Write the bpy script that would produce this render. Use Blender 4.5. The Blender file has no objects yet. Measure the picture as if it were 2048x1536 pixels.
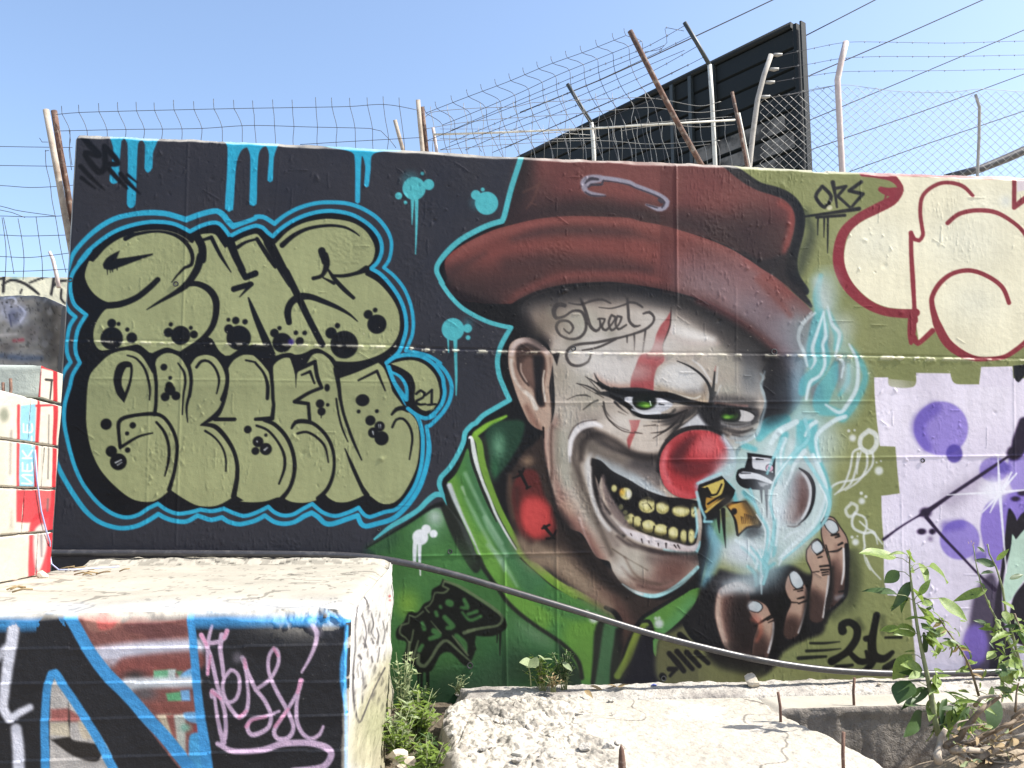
import bpy, bmesh, math, random
import numpy as np
from mathutils import Vector, Matrix

R = math.radians
scene = bpy.context.scene
COL = scene.collection
random.seed(7)
rng = np.random.default_rng(11)

# ---------------------------------------------------------------- camera
FPX = 1750.0                       # focal length in photograph pixels (2048 wide)
CAM = Vector((0.0, -5.8, 1.21))    # the mural wall stands in the plane y = 0, its base ledge at z = 0
YAW, PITCH = R(6.0), R(7.55)
cam_data = bpy.data.cameras.new('camera')
cam_data.sensor_width = 36.0
cam_data.lens = 36.0 * FPX / 2048.0
cam_data.clip_start, cam_data.clip_end = 0.05, 2000.0
cam = bpy.data.objects.new('camera', cam_data)
COL.objects.link(cam)
cam.location = CAM
cam.rotation_euler = (R(90) + PITCH, 0, -YAW)
scene.camera = cam

# ---------------------------------------------------------------- sky, sun, exposure
SUN_EL, SUN_OFF = R(50), R(9)      # sun high on the right, grazing the painted face
sun_vec = Vector((math.cos(SUN_EL) * math.cos(SUN_OFF), -math.cos(SUN_EL) * math.sin(SUN_OFF), math.sin(SUN_EL)))
world = bpy.data.worlds.new('World')
scene.world = world
world.use_nodes = True
wn = world.node_tree.nodes
wn.clear()
sky = wn.new('ShaderNodeTexSky')
sky.sky_type = 'NISHITA'
sky.sun_disc = False
sky.sun_elevation = SUN_EL
sky.sun_rotation = math.atan2(sun_vec.x, sun_vec.y)
sky.altitude, sky.air_density, sky.dust_density, sky.ozone_density = 100, 1.0, 1.9, 1.2
bg = wn.new('ShaderNodeBackground')
bg.inputs['Strength'].default_value = 0.15
wo = wn.new('ShaderNodeOutputWorld')
world.node_tree.links.new(sky.outputs[0], bg.inputs[0])
world.node_tree.links.new(bg.outputs[0], wo.inputs[0])
sl = bpy.data.lights.new('sun', 'SUN')
sl.energy, sl.angle, sl.color = 5.0, R(0.53), (1.0, 0.95, 0.87)
sun = bpy.data.objects.new('sun', sl)
COL.objects.link(sun)
sun.rotation_euler = (-sun_vec).to_track_quat('-Z', 'Y').to_euler()
scene.view_settings.view_transform = 'Standard'
scene.view_settings.look = 'None'
scene.view_settings.gamma = 1.0
scene.view_settings.use_curve_mapping = False
scene.view_settings.exposure = 0.98
scene.render.engine = 'CYCLES'
scene.cycles.max_bounces = 6
scene.cycles.use_denoising = True

# ---------------------------------------------------------------- photograph <-> place
cp, sp, cy, sy = math.cos(PITCH), math.sin(PITCH), math.cos(YAW), math.sin(YAW)
FWD, RIGHT, UP = Vector((sy * cp, cy * cp, sp)), Vector((cy, -sy, 0)), Vector((-sy * sp, -cy * sp, cp))


def ray(px, py):
    return FWD + RIGHT * ((px - 1024) / FPX) - UP * ((py - 768) / FPX)


def at_y(px, py, y=0.0):
    d = ray(px, py)
    return CAM + d * ((y - CAM.y) / d.y)


def at_z(px, py, z=0.0):
    d = ray(px, py)
    return CAM + d * ((z - CAM.z) / d.z)


def at_x(px, py, x=0.0):
    d = ray(px, py)
    return CAM + d * ((x - CAM.x) / d.x)


def to_px(P):
    """world points (n,3) -> photograph pixels of the survey photo, used to lay paint on surfaces once"""
    v = P - np.array(CAM)
    z = v @ np.array(FWD)
    return 1024 + FPX * (v @ np.array(RIGHT)) / z, 768 - FPX * (v @ np.array(UP)) / z


def lin(c):
    c = np.asarray(c, np.float32)
    return np.where(c <= .04045, c / 12.92, ((c + .055) / 1.055)**2.4)


def rgb(r, g, b, k=1.0):
    v = lin(np.array((r, g, b)) / 255.) * k
    return (float(v[0]), float(v[1]), float(v[2]), 1.0)

# ---------------------------------------------------------------- paint engine
TILES = {'A': (860, 300, 5.12), 'B': (1240, 300, 5.12), 'C': (860, 560, 5.12), 'D': (1240, 560, 5.12),
         'E': (860, 840, 5.12), 'F': (1160, 840, 5.12), 'G': (1460, 840, 5.12), 'H': (1460, 540, 5.12),
         'I': (780, 1090, 5.12), 'J': (1100, 1090, 5.12), 'K': (1400, 1090, 5.12), 'L': (700, 840, 5.12),
         'M': (1600, 330, 4.571), 'N': (1648, 640, 5.12), 'O': (1648, 900, 5.12), 'P': (120, 250, 5.12),
         'Q': (500, 250, 5.12), 'R': (120, 500, 5.12), 'S': (500, 500, 5.12), 'U': (100, 780, 5.12),
         'V': (480, 780, 5.12), 'W': (0, 1180, 5.12), 'X': (380, 1180, 4.876), 'Z': (0, 0, 1.0),
         'Y': (0, 520, 2.195), 'a': (980, 540, 2.115), 'b': (980, 840, 1.5875)}


def parse(s, tile, w0=4.0):
    """'x,y[,w][!] ...' with optional 'T:' prefixes that switch the sketch sheet; ! marks a corner."""
    tx, ty, ts = TILES[tile]
    out, w = [], w0
    for tok in s.split():
        if ':' in tok:
            t, tok = tok.split(':')
            tx, ty, ts = TILES[t]
        c = tok.endswith('!')
        v = [float(q) for q in tok.rstrip('!').split(',')]
        if len(v) > 2:
            w = v[2]
        out.append((tx + v[0] / ts, ty + v[1] / ts, w))
        if c:
            out.append(out[-1])
    return np.array(out, np.float32)


def smooth(p, closed=False, step=5.0):
    """Catmull-Rom through the points; doubled points stay corners."""
    n = len(p)
    if n < 3:
        return p
    idx = range(n) if closed else range(n - 1)
    res = []
    for i in idx:
        b, c = p[i], p[(i + 1) % n]
        d = math.hypot(c[0] - b[0], c[1] - b[1])
        if d < 1e-3:
            continue
        a = p[i - 1] if (closed or i > 0) else b
        e = p[(i + 2) % n] if (closed or i + 2 < n) else c
        k = max(1, int(d / step))
        t = (np.arange(k, dtype=np.float32) / k)[:, None]
        m0, m1 = (c - a) * .5, (e - b) * .5
        for m in (m0, m1):                       # keep tangents from overshooting uneven spacing
            L = math.hypot(m[0], m[1])
            if L > d:
                m *= d / L
        res.append(b * (2 * t**3 - 3 * t**2 + 1) + m0 * (t**3 - 2 * t**2 + t) + c * (3 * t**2 - 2 * t**3) + m1 * (t**3 - t**2))
    if not closed:
        res.append(p[-1:])
    return np.concatenate(res).astype(np.float32)


class Canvas:
    def __init__(s, x0, y0, x1, y1, base):
        s.x0, s.y0, s.w, s.h = x0, y0, int(x1 - x0), int(y1 - y0)
        s.a = np.empty((s.h, s.w, 3), np.float32)
        s.a[:] = np.array(base, np.float32) / 255.
        s.clip = None
        s.tile = 'Z'

    def win(s, xa, ya, xb, yb):
        xa, ya = max(0, int(xa - s.x0)), max(0, int(ya - s.y0))
        xb, yb = min(s.w, int(xb - s.x0) + 2), min(s.h, int(yb - s.y0) + 2)
        return (xa, ya, xb, yb) if xb > xa and yb > ya else None

    def put(s, w, m, col, a):
        xa, ya, xb, yb = w
        m = m * a
        if s.clip is not None:
            m = m * s.clip[ya:yb, xa:xb]
        t = s.a[ya:yb, xa:xb]
        t += (np.array(col, np.float32) / 255. - t) * m[..., None]

    def grid(s, w):
        xa, ya, xb, yb = w
        return np.meshgrid(np.arange(xa, xb, dtype=np.float32) + s.x0, np.arange(ya, yb, dtype=np.float32) + s.y0)

    def _seg(s, D, w, X, Y, a, b, ra, rb, pad):
        r = max(ra, rb) + pad
        xa = max(0, int(min(a[0], b[0]) - r - s.x0 - w[0])); xb = min(X.shape[1], int(max(a[0], b[0]) + r - s.x0 - w[0]) + 2)
        ya = max(0, int(min(a[1], b[1]) - r - s.y0 - w[1])); yb = min(X.shape[0], int(max(a[1], b[1]) + r - s.y0 - w[1]) + 2)
        if xb <= xa or yb <= ya:
            return
        x, y = X[ya:yb, xa:xb] - a[0], Y[ya:yb, xa:xb] - a[1]
        dx, dy = b[0] - a[0], b[1] - a[1]
        L = dx * dx + dy * dy
        t = np.clip((x * dx + y * dy) / L, 0, 1) if L > 1e-6 else np.zeros_like(x)
        d = np.sqrt((x - t * dx)**2 + (y - t * dy)**2) - (ra + (rb - ra) * t)
        np.minimum(D[ya:yb, xa:xb], d, out=D[ya:yb, xa:xb])

    def stroke(s, path, col, w=4., a=1., soft=1.3, tile=None):
        p = parse(path, tile or s.tile, w)
        q = smooth(p)
        r = q[:, 2].max() / 2
        pad = soft + 1
        W = s.win(q[:, 0].min() - r - pad, q[:, 1].min() - r - pad, q[:, 0].max() + r + pad, q[:, 1].max() + r + pad)
        if W is None:
            return
        X, Y = s.grid(W)
        D = np.full(X.shape, 1e3, np.float32)
        for i in range(len(q) - 1):
            s._seg(D, W, X, Y, q[i], q[i + 1], q[i, 2] / 2, q[i + 1, 2] / 2, pad)
        if len(q) == 1:
            s._seg(D, W, X, Y, q[0], q[0], q[0, 2] / 2, q[0, 2] / 2, pad)
        t = np.clip(.5 - D / (2 * soft), 0, 1)
        s.put(W, t * t * (3 - 2 * t), col, a)

    def mask(s, path, soft=1.2, tile=None, sharp=False):
        p = parse(path, tile or s.tile)
        q = p if sharp else smooth(p, True)
        pad = soft + 1
        W = s.win(q[:, 0].min() - pad, q[:, 1].min() - pad, q[:, 0].max() + pad, q[:, 1].max() + pad)
        if W is None:
            return None, None
        X, Y = s.grid(W)
        D = np.full(X.shape, 1e3, np.float32)
        ins = np.zeros(X.shape, bool)
        n = len(q)
        ys = Y[:, 0]
        xs = X[0]
        for i in range(n):
            a, b = q[i], q[(i + 1) % n]
            s._seg(D, W, X, Y, a, b, 0, 0, pad)
            if a[1] != b[1]:
                r = np.nonzero((ys >= min(a[1], b[1])) & (ys < max(a[1], b[1])))[0]
                if len(r):
                    xi = a[0] + (ys[r] - a[1]) * (b[0] - a[0]) / (b[1] - a[1])
                    ins[r] ^= xs[None, :] < xi[:, None]
        t = np.clip(.5 + np.where(ins, D, -D) / (2 * soft), 0, 1)
        return W, t * t * (3 - 2 * t)

    def fill(s, path, col, a=1., soft=1.2, tile=None, sharp=False):
        W, m = s.mask(path, soft, tile, sharp)
        if W is not None:
            s.put(W, m, col, a)

    def setclip(s, path=None, soft=1.2, tile=None):
        s.clip = None
        if path is not None:
            W, m = s.mask(path, soft, tile)
            s.clip = np.zeros((s.h, s.w), np.float32)
            s.clip[W[1]:W[3], W[0]:W[2]] = m

    def blob(s, path, col, a=1., soft=1.2, tile=None):
        """'x,y,rx[,ry[,deg]] ...' ellipses (radii in sheet units)"""
        tx, ty, ts = TILES[tile or s.tile]
        for tok in path.split():
            if ':' in tok:
                t, tok = tok.split(':')
                tx, ty, ts = TILES[t]
            v = [float(q) for q in tok.split(',')]
            x, y, rx = tx + v[0] / ts, ty + v[1] / ts, v[2] / ts
            ry = v[3] / ts if len(v) > 3 else rx
            an = math.radians(v[4]) if len(v) > 4 else 0.
            R = max(rx, ry) + soft + 1
            W = s.win(x - R, y - R, x + R, y + R)
            if W is None:
                continue
            X, Y = s.grid(W)
            X = X - x; Y = Y - y
            u, w_ = X * math.cos(an) + Y * math.sin(an), -X * math.sin(an) + Y * math.cos(an)
            k = np.sqrt((u / rx)**2 + (w_ / ry)**2) + 1e-6
            d = (k - 1) * min(rx, ry)
            t = np.clip(.5 - d / (2 * soft), 0, 1)
            s.put(W, t * t * (3 - 2 * t), col, a)


# ---------------------------------------------------------------- what is painted on the surfaces
BLK, SLATE, BLUE, TEAL = (24, 25, 32), (61, 61, 69), (46, 158, 197), (80, 170, 178)
OLV, OLVB, CREAM, CRIM = (148, 152, 112), (130, 134, 90), (240, 231, 188), (140, 52, 64)
LILAC, SKIN = (226, 213, 233), (172, 156, 142)


def paint_letters(c):
    """the two-storey olive bubble lettering on slate, its blue halo lines, drips and tags"""
    c.tile = 'P'
    c.fill("490,60 980,80 950,300 945,440 900,490 868,450 870,200 835,150 800,190 785,500 770,820 720,852 685,810 695,500 690,190 655,135 630,165 610,400 600,570 550,605 508,570 530,400 545,250 520,150", BLUE)
    c.fill("1640,120 2048,130 Q:285,150 245,330 232,570 205,588 180,570 195,300 160,215 100,260 P:2030,300 1990,240 1880,240 1815,360 1790,600 1770,870 1725,890 1690,860 1710,500 1715,230 1690,170", BLUE)
    c.fill("P:1920,200 1945,300 1950,400 1945,600 1942,815 1978,832 2012,810 2020,500 2035,300 2060,200", BLUE)
    c.fill("Q:650,160 1060,185 1560,215 1545,262 1350,270 1250,310 1235,450 1215,625 1192,640 1170,620 1180,420 1145,320 1132,550 1125,790 1102,806 1078,790 1078,500 1065,300 1000,265 850,230", BLUE)
    c.blob("Q:1680,650,118 1830,610,56 1522,725,36 1765,497,18 1592,793,18 A:580,545,118 470,460,50 540,405,20 C:235,505,115 385,495,45 390,590,24", TEAL, soft=1.6)
    c.blob("Q:1640,560,80 A:480,540,60 C:390,440,40", TEAL, .35, 12)
    c.stroke("Q:1665,740,8 1662,900,4 1660,1020,1.5", TEAL)
    c.stroke("Q:1705,740,8 1705,1000,5 1695,1320,2", TEAL)
    c.stroke("C:185,600,4 190,740,2", TEAL)
    c.stroke("C:258,600,8 262,780,6 268,1000,5 268,1180,2", TEAL)
    inner = ("R:270,665! 150,560 110,440 105,330 130,240 190,150 250,80 310,0 P:190,1420 280,1300 420,1180 560,1090 720,1030 900,995 1060,995 1190,1020 1330,1090! "
             "1450,1030 1560,1000 1630,1010 1690,1070 1740,1140! 1850,1080 1960,1040 Q:60,1030 130,1050 180,1100 232,1140! 330,1050 480,960 650,900 820,880 1000,905 1130,960 1250,1050 "
             "1330,1160 1350,1280 1310,1400 1240,1470! S:1340,250 1450,370 1540,510 1590,660 1600,800 1570,930 1520,1050 1400,1155! 1430,1230 1480,1360 V:1650,50 1710,150 1790,240 "
             "1840,330 1870,460 1870,640 1850,800 1790,980 1700,1120 1600,1220 1480,1250 1330,1300 1270,1275 1215,1205! 1120,1250 980,1290 860,1260 790,1210 740,1165! 640,1220 540,1275 "
             "440,1285 350,1250 290,1195! 180,1250 80,1285 U:1980,1290 1880,1260 1780,1215! 1660,1240 1540,1225! 1420,1255 1300,1265 1190,1225 1105,1165! 1010,1210 900,1280 780,1305 660,1275 "
             "540,1200 440,1100 330,950 260,800 215,660 175,500 145,330 150,150 R:100,1400 130,1280 205,1155! 165,1060 160,940 190,800 270,665!")
    c.fill(inner, BLK)
    outer = ("R:60,260,9 90,110 P:80,1480,9 130,1330 250,1180 400,1050,10 560,960 740,915 920,898,11 1080,908 1200,940 1290,970! 1420,920 1530,890 1610,882 1670,920,12 1720,985 1770,1035! "
             "1880,1000,9 2000,955 Q:60,940,9 130,940 190,970 250,1010! 350,930,8 500,850 680,800 840,792 1000,805 1150,855 1300,950 1400,1070 1445,1180,7 1445,1290 1420,1390 1370,1460! S:1480,270 "
             "1580,400 1645,560 1672,720 1665,850 1640,930 1595,1030! 1700,1050 1830,1085 1950,1160 C:80,850,8 160,940 215,1050 220,1150 190,1260 120,1370 0,1490 V:1910,375! 1925,460 1935,580,10 1925,700 1890,850 1840,990 "
             "1770,1110,10 1680,1220 1560,1320 1400,1370 1290,1395 1240,1370 1205,1285! 1100,1320 950,1370 870,1365 800,1300 735,1258! 660,1290 560,1350,9 450,1370 350,1350 255,1285! 150,1340 0,1375 "
             "U:1900,1370,9 1820,1345 1760,1305! 1650,1330 1580,1310 1510,1285! 1400,1345 1280,1340 1180,1310 1110,1270! 1000,1340 880,1395 740,1415 600,1390 470,1330 350,1220,10 230,1050 130,880 70,750 40,620")
    c.stroke(outer, BLUE)
    c.stroke("R:20,480,8 80,610 160,685! 100,780 70,940 75,1060 110,1150! 40,1250 0,1370 -40,1500", BLUE)
    c.stroke(inner, BLUE, 8)
    # upper row
    c.fill("R:255,250 300,110 P:340,1400 480,1250 640,1150 820,1110 1000,1095 1160,1120 1290,1190 1360,1210! 1420,1130 1520,1110 1590,1120 1640,1190 1690,1260! 1760,1215 1880,1150 2000,1110 Q:20,1120 75,1115 130,1180 190,1270! 265,1210 "
           "400,1080 560,1000 740,965 880,965 1050,1000 1180,1080 1260,1200 1280,1290 1250,1400 1180,1465! S:1180,255! 1310,330 1430,460 1510,600 1535,730 1520,860 1450,980 1350,1060 1200,1120 1050,1145 880,1140! 850,1100 780,1050 "
           "700,1010 640,1015 560,1055 470,1075 420,1055 340,1060 250,1090! 215,1000 100,975 R:2000,965 1850,1010 1740,1080 1690,1085 1620,1020 1540,900 1400,950 1260,1040 1100,1000 1000,1030 930,1065! 880,1020 800,970 700,985 560,1010 430,1030 "
           "380,1000 345,920 350,800 400,690 480,600 600,575! 430,510 340,440 280,350", OLV)
    S = lambda p, w=4, **k: c.stroke(p, BLK, w, **k)
    S("R:470,570,13 620,553 780,490,12 900,400 1000,305,11")
    S("P:1400,1140,16 1455,1250 1455,1380 R:1440,60,15 1410,180 1340,300,14 1280,370,13 1160,450,9 1020,530,6 890,610,2")
    S("P:670,1165,9 780,1120,6 1000,1090,5 1180,1130,6 1300,1220,8 1355,1330 1345,1430,7 R:1280,180,6 1200,260,4 1145,330,2")
    c.stroke("P:760,1100,1.6 900,1080 1060,1080 1200,1115 1320,1190 1385,1290", (150, 150, 118), a=.8)
    S("R:1280,355,10 1400,345,11 1520,400,13 1590,500,14 1600,620,13 1570,760,12 1500,870,11 1400,960,11 1260,1050,10")
    c.fill("R:1400,950 1520,893! 1560,930 1640,1050 1700,1090 1600,1110 1260,1060", BLK)
    S("P:1470,1175,6 1550,1150,8! 1640,1330,7 1750,1505,2")
    S("P:1740,1190,18 1800,1350,15 1870,1490,13 R:1850,190,12 1900,280,12! 2000,240,13")
    S("R:1780,400,12 1950,350,11"); S("R:1960,350,9 1840,480,2")
    S("R:1930,490,3 S:10,560,7 60,690,11 110,810,13 170,950,16 215,1070,18")
    S("P:1820,1250,8 1900,1200,6 2000,1170,5 Q:70,1165,8! 150,1290,9 260,1450,8 S:260,140,6 330,260,4 400,375,2")
    S("Q:190,1200,20 340,1480,17 S:370,230,15 490,470,14 600,700,13 740,970,13")
    S("Q:330,1230,11 450,1130,9 600,1060,7 800,1030,6 960,1045,5 1060,1090,4 1120,1135,2")
    S("Q:735,1290,15 770,1400,14 S:760,60,17 785,150,13 740,260,8 650,290,8")
    S("S:800,200,4 860,290,8 960,400,9 1060,490,7"); S("S:750,285,3 860,340,7")
    S("S:840,262,5 960,265,7 1100,235,8 1190,195,14")
    S("S:400,740,12 385,640,14 420,540,14 510,480,15 620,480,12 760,530,10 900,590,8 1020,660,5 1100,730,2")
    c.fill("P:438,1430 480,1360 560,1310 612,1285! 580,1370! 690,1355 950,1315! 950,1332! 760,1400 600,1460 520,1485 450,1470", BLK, soft=1.6)
    for x, y in ((485, 1530), (515, 1510), (538, 1505), (585, 1485)):
        S(f"P:{x},1450,3 {x},{y},1.5")
    c.blob("R:530,750,45 600,757,20 530,905,115 690,815,22 735,900,55 1135,762,22 1110,845,48 1235,875,98 1340,797,20 1372,865,40 1725,715,20 1800,722,38 1895,735,28 1730,810,48 1830,900,125 "
           "S:250,850,44 302,800,22 330,950,100 470,848,24 560,850,24 510,935,42 895,775,28 830,850,58 965,970,142 1210,660,46 1282,615,24 1300,760,98", BLK, soft=1.8)
    c.blob("S:420,940,30", (66, 48, 140), .8, 4)
    # lower row
    c.fill("R:280,1420 310,1280 380,1190 500,1080 620,1035 720,1030 820,1070 890,1160 945,1260! 975,1190 990,1120 1060,1065 1130,1055 1230,1100 1310,1220! 1345,1170 1400,1100 1500,1075 1600,1110 1700,1260! 1720,1220 1780,1130 1880,1075 "
           "1980,1080 S:60,1100 120,1160 200,1260! 225,1210 270,1150 350,1105 430,1110! 470,1290! 500,1240 575,1170! 600,1120 660,1065 740,1065 820,1130 870,1220 905,1320! 930,1310 1100,1250 1315,1155! 1370,1210 1440,1380 V:1560,10 1640,120 1700,200 "
           "1790,290 1830,400 1835,600 1810,780 1750,930 1660,1080 1580,1150 1500,1170 1420,1150 1340,1090 1280,1055! 1275,1075! 1180,1120 1080,1150 980,1145 900,1100 870,1065! 800,1120 700,1150 600,1155 510,1140 435,1100! 380,1100 260,1140 120,1150 "
           "0,1140 U:1980,1130 1895,1080! 1820,1130 1720,1180 1620,1195 1500,1180 1380,1120 1230,1020! 1150,1090 1060,1140 960,1145 850,1120 740,1050 600,920 500,790 430,640 390,480 370,300", OLV)
    S("R:925,1080,11 960,1200,9 985,1350,7 985,1520,7 U:1085,150,7 1070,250,8")
    S("R:1280,1100,11 1330,1230,8 1345,1350,7 1325,1500,7 U:1425,60,6 1398,180,5 1410,330,2")
    S("R:1680,1150,12 1715,1300,8 1700,1430,9 1665,1530,10 U:1800,30,8 1760,170,8 1700,260,11 1545,360,3")
    S("U:1690,300,8 1890,300,8", soft=1); S("S:190,1080,20 215,1250,9 230,1400,7 235,1530 V:345,150,7 330,290,9! 160,300,7")
    c.fill("S:400,1080! 640,1060! 575,1170 490,1240 480,1310 470,1410! 455,1250", BLK)
    S("S:480,1230,8 580,1185 665,1145,8! 690,1300 735,1410,7! 600,1465 V:560,120,8! 700,140,7! 715,330,7")
    S("S:530,1280,4 615,1245,6! 660,1365,4"); S("S:1110,1335,4 1300,1240,6! 1385,1440,3")
    S("S:880,1220,11 910,1400,8 925,1530,7 V:1020,50,7 1060,240,6 1150,500,6 1245,715,3")
    S("V:985,90,4 1010,250,4 1050,400,4 1105,530,2"); S("V:1075,600,2 1150,780,7 1240,980,8 1300,1080,11")
    S("V:530,390,5 570,330,8 660,320,9 760,350,7 870,450 940,580 965,720,6 950,880,7 890,1020,8 800,1110,9")
    S("V:590,445,5 680,430 780,480 870,580 905,740,3")
    S("V:250,310,7 350,350,8 460,460 530,600 560,760 545,900 500,1020 430,1110,10")
    S("V:170,365,5 280,410 380,520 450,660,6 455,800,6 400,960,4")
    S("U:1560,355,5 1680,370,9 1780,460,9 1870,600,8 1915,750,8 1915,900,9 1880,1090,11")
    S("U:1590,420,5 1680,480,4 1760,580 1800,700 1800,830,3")
    S("U:1050,440,3 900,480,5 720,590,7! 705,450 705,330,8 760,285 900,255,7 1060,245,8 1150,270,7 1230,360 1290,500 1300,640 1270,850 1220,1020,9")
    S("U:1090,330,5 1170,430,6 1215,570 1215,720 1175,880,3")
    c.fill("R:548,1330 580,1190 650,1142 730,1155 748,1240 720,1400 U:760,132! 690,50 R:570,1440", BLK)
    c.fill("R:640,1290 680,1205 720,1200 712,1320 665,1460! 632,1380", OLV)
    S("R:690,1080,3 780,1110,4 870,1220,5 920,1400,5 U:1020,100,3")
    S("R:1400,1200,6 1450,1140 1520,1140,5 1590,1210 1630,1330 1605,1470,3"); S("R:1210,1160,3 1270,1250,5 1285,1350,5 1265,1480,4 U:1355,250,3")
    S("R:1905,1130,4 2000,1150 S:60,1160,5 140,1260 180,1380,7 178,1520,7 V:275,90,3")
    S("V:1555,250,5 1600,200,8 1660,185,9 1720,200,12"); S("V:1560,380,5 1600,305,5 1670,295 1740,380 1765,500 1735,710,3")
    c.blob("R:1065,1200,35 1130,1310,20 1120,1390,40 U:1180,70,45 1230,0,55 1290,60,45 575,350,58 848,362,33 790,445,22 795,615,28 628,628,58 700,735,86 V:80,405,40 265,462,17 185,530,55 265,605,62 158,625,40 820,140,44 "
           "835,220,42 898,152,18 S:790,1410,28,38 V:1215,220,20 1402,217,20 1255,105,70,62 1335,312,52 1430,372,52 1365,437,54 1450,495,72", BLK, soft=1.6)
    for p in ("V:1420,355,2 1425,390,1", "V:1440,355,2 1442,390,1", "V:1360,425,3 1365,455,2", "V:250,615,3 280,590,2", "U:670,745,3 730,715,2", "V:175,525,3 176,530,3", "U:690,770,2 735,740,1.5"):
        c.stroke(p, (190, 192, 190), a=.9)
    S("V:835,240,3 830,285,1.5")
    # the small "21" bubble
    bub = "S:1400,1155! 1480,1100 1600,1075 1750,1090 1880,1170 1970,1300 C:140,1070 150,1160 120,1270 50,1360 0,1400 V:1990,260 1900,290 1800,250 1720,190 S:1560,1500 1430,1230"
    c.fill(bub, BLK)
    c.fill("S:1440,1165! 1560,1135 1680,1130 1800,1180 1900,1290 1945,1430 C:85,1060 102,1150 90,1230 50,1300 0,1345 V:2000,185 1900,215 1820,170 1785,80 S:1690,1440 1690,1380 1650,1280 1550,1210", OLV)
    c.stroke(bub.rsplit(' ', 2)[0], BLUE, 8)
    c.fill("S:1450,1250! 1540,1300 1600,1400 1610,1510! 1520,1400", SLATE); c.stroke("S:1450,1250,5 1540,1300,6 1600,1400,7 1605,1520,7", BLUE); c.stroke("S:1420,1200,9 1480,1360,8 1600,1530,9", BLUE)
    S("V:1805,40,5 1850,5 1890,30 1870,80 1810,110 1805,140 1850,150 1900,145,4"); S("V:1900,55,4 1965,0,5! 1962,150,5! 1920,152,4! 2005,145,4")
    # black throw in the top corner
    T = lambda p, w=10: c.stroke(p, (26, 27, 34), w, soft=2.5)
    T("P:225,105,13 310,210 400,310,12 260,285,10 300,370,12 400,480,13 460,430,12 455,220,11! 560,330,11 590,395,11 500,400,10")
    T("P:500,450,10 590,550,9 685,650,5"); T("P:620,500,9 720,610,8 820,705,3"); T("P:210,420,9 320,540,8 455,665,2"); T("P:220,540,8 360,650,3"); T("P:690,510,6 790,590,3")


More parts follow.
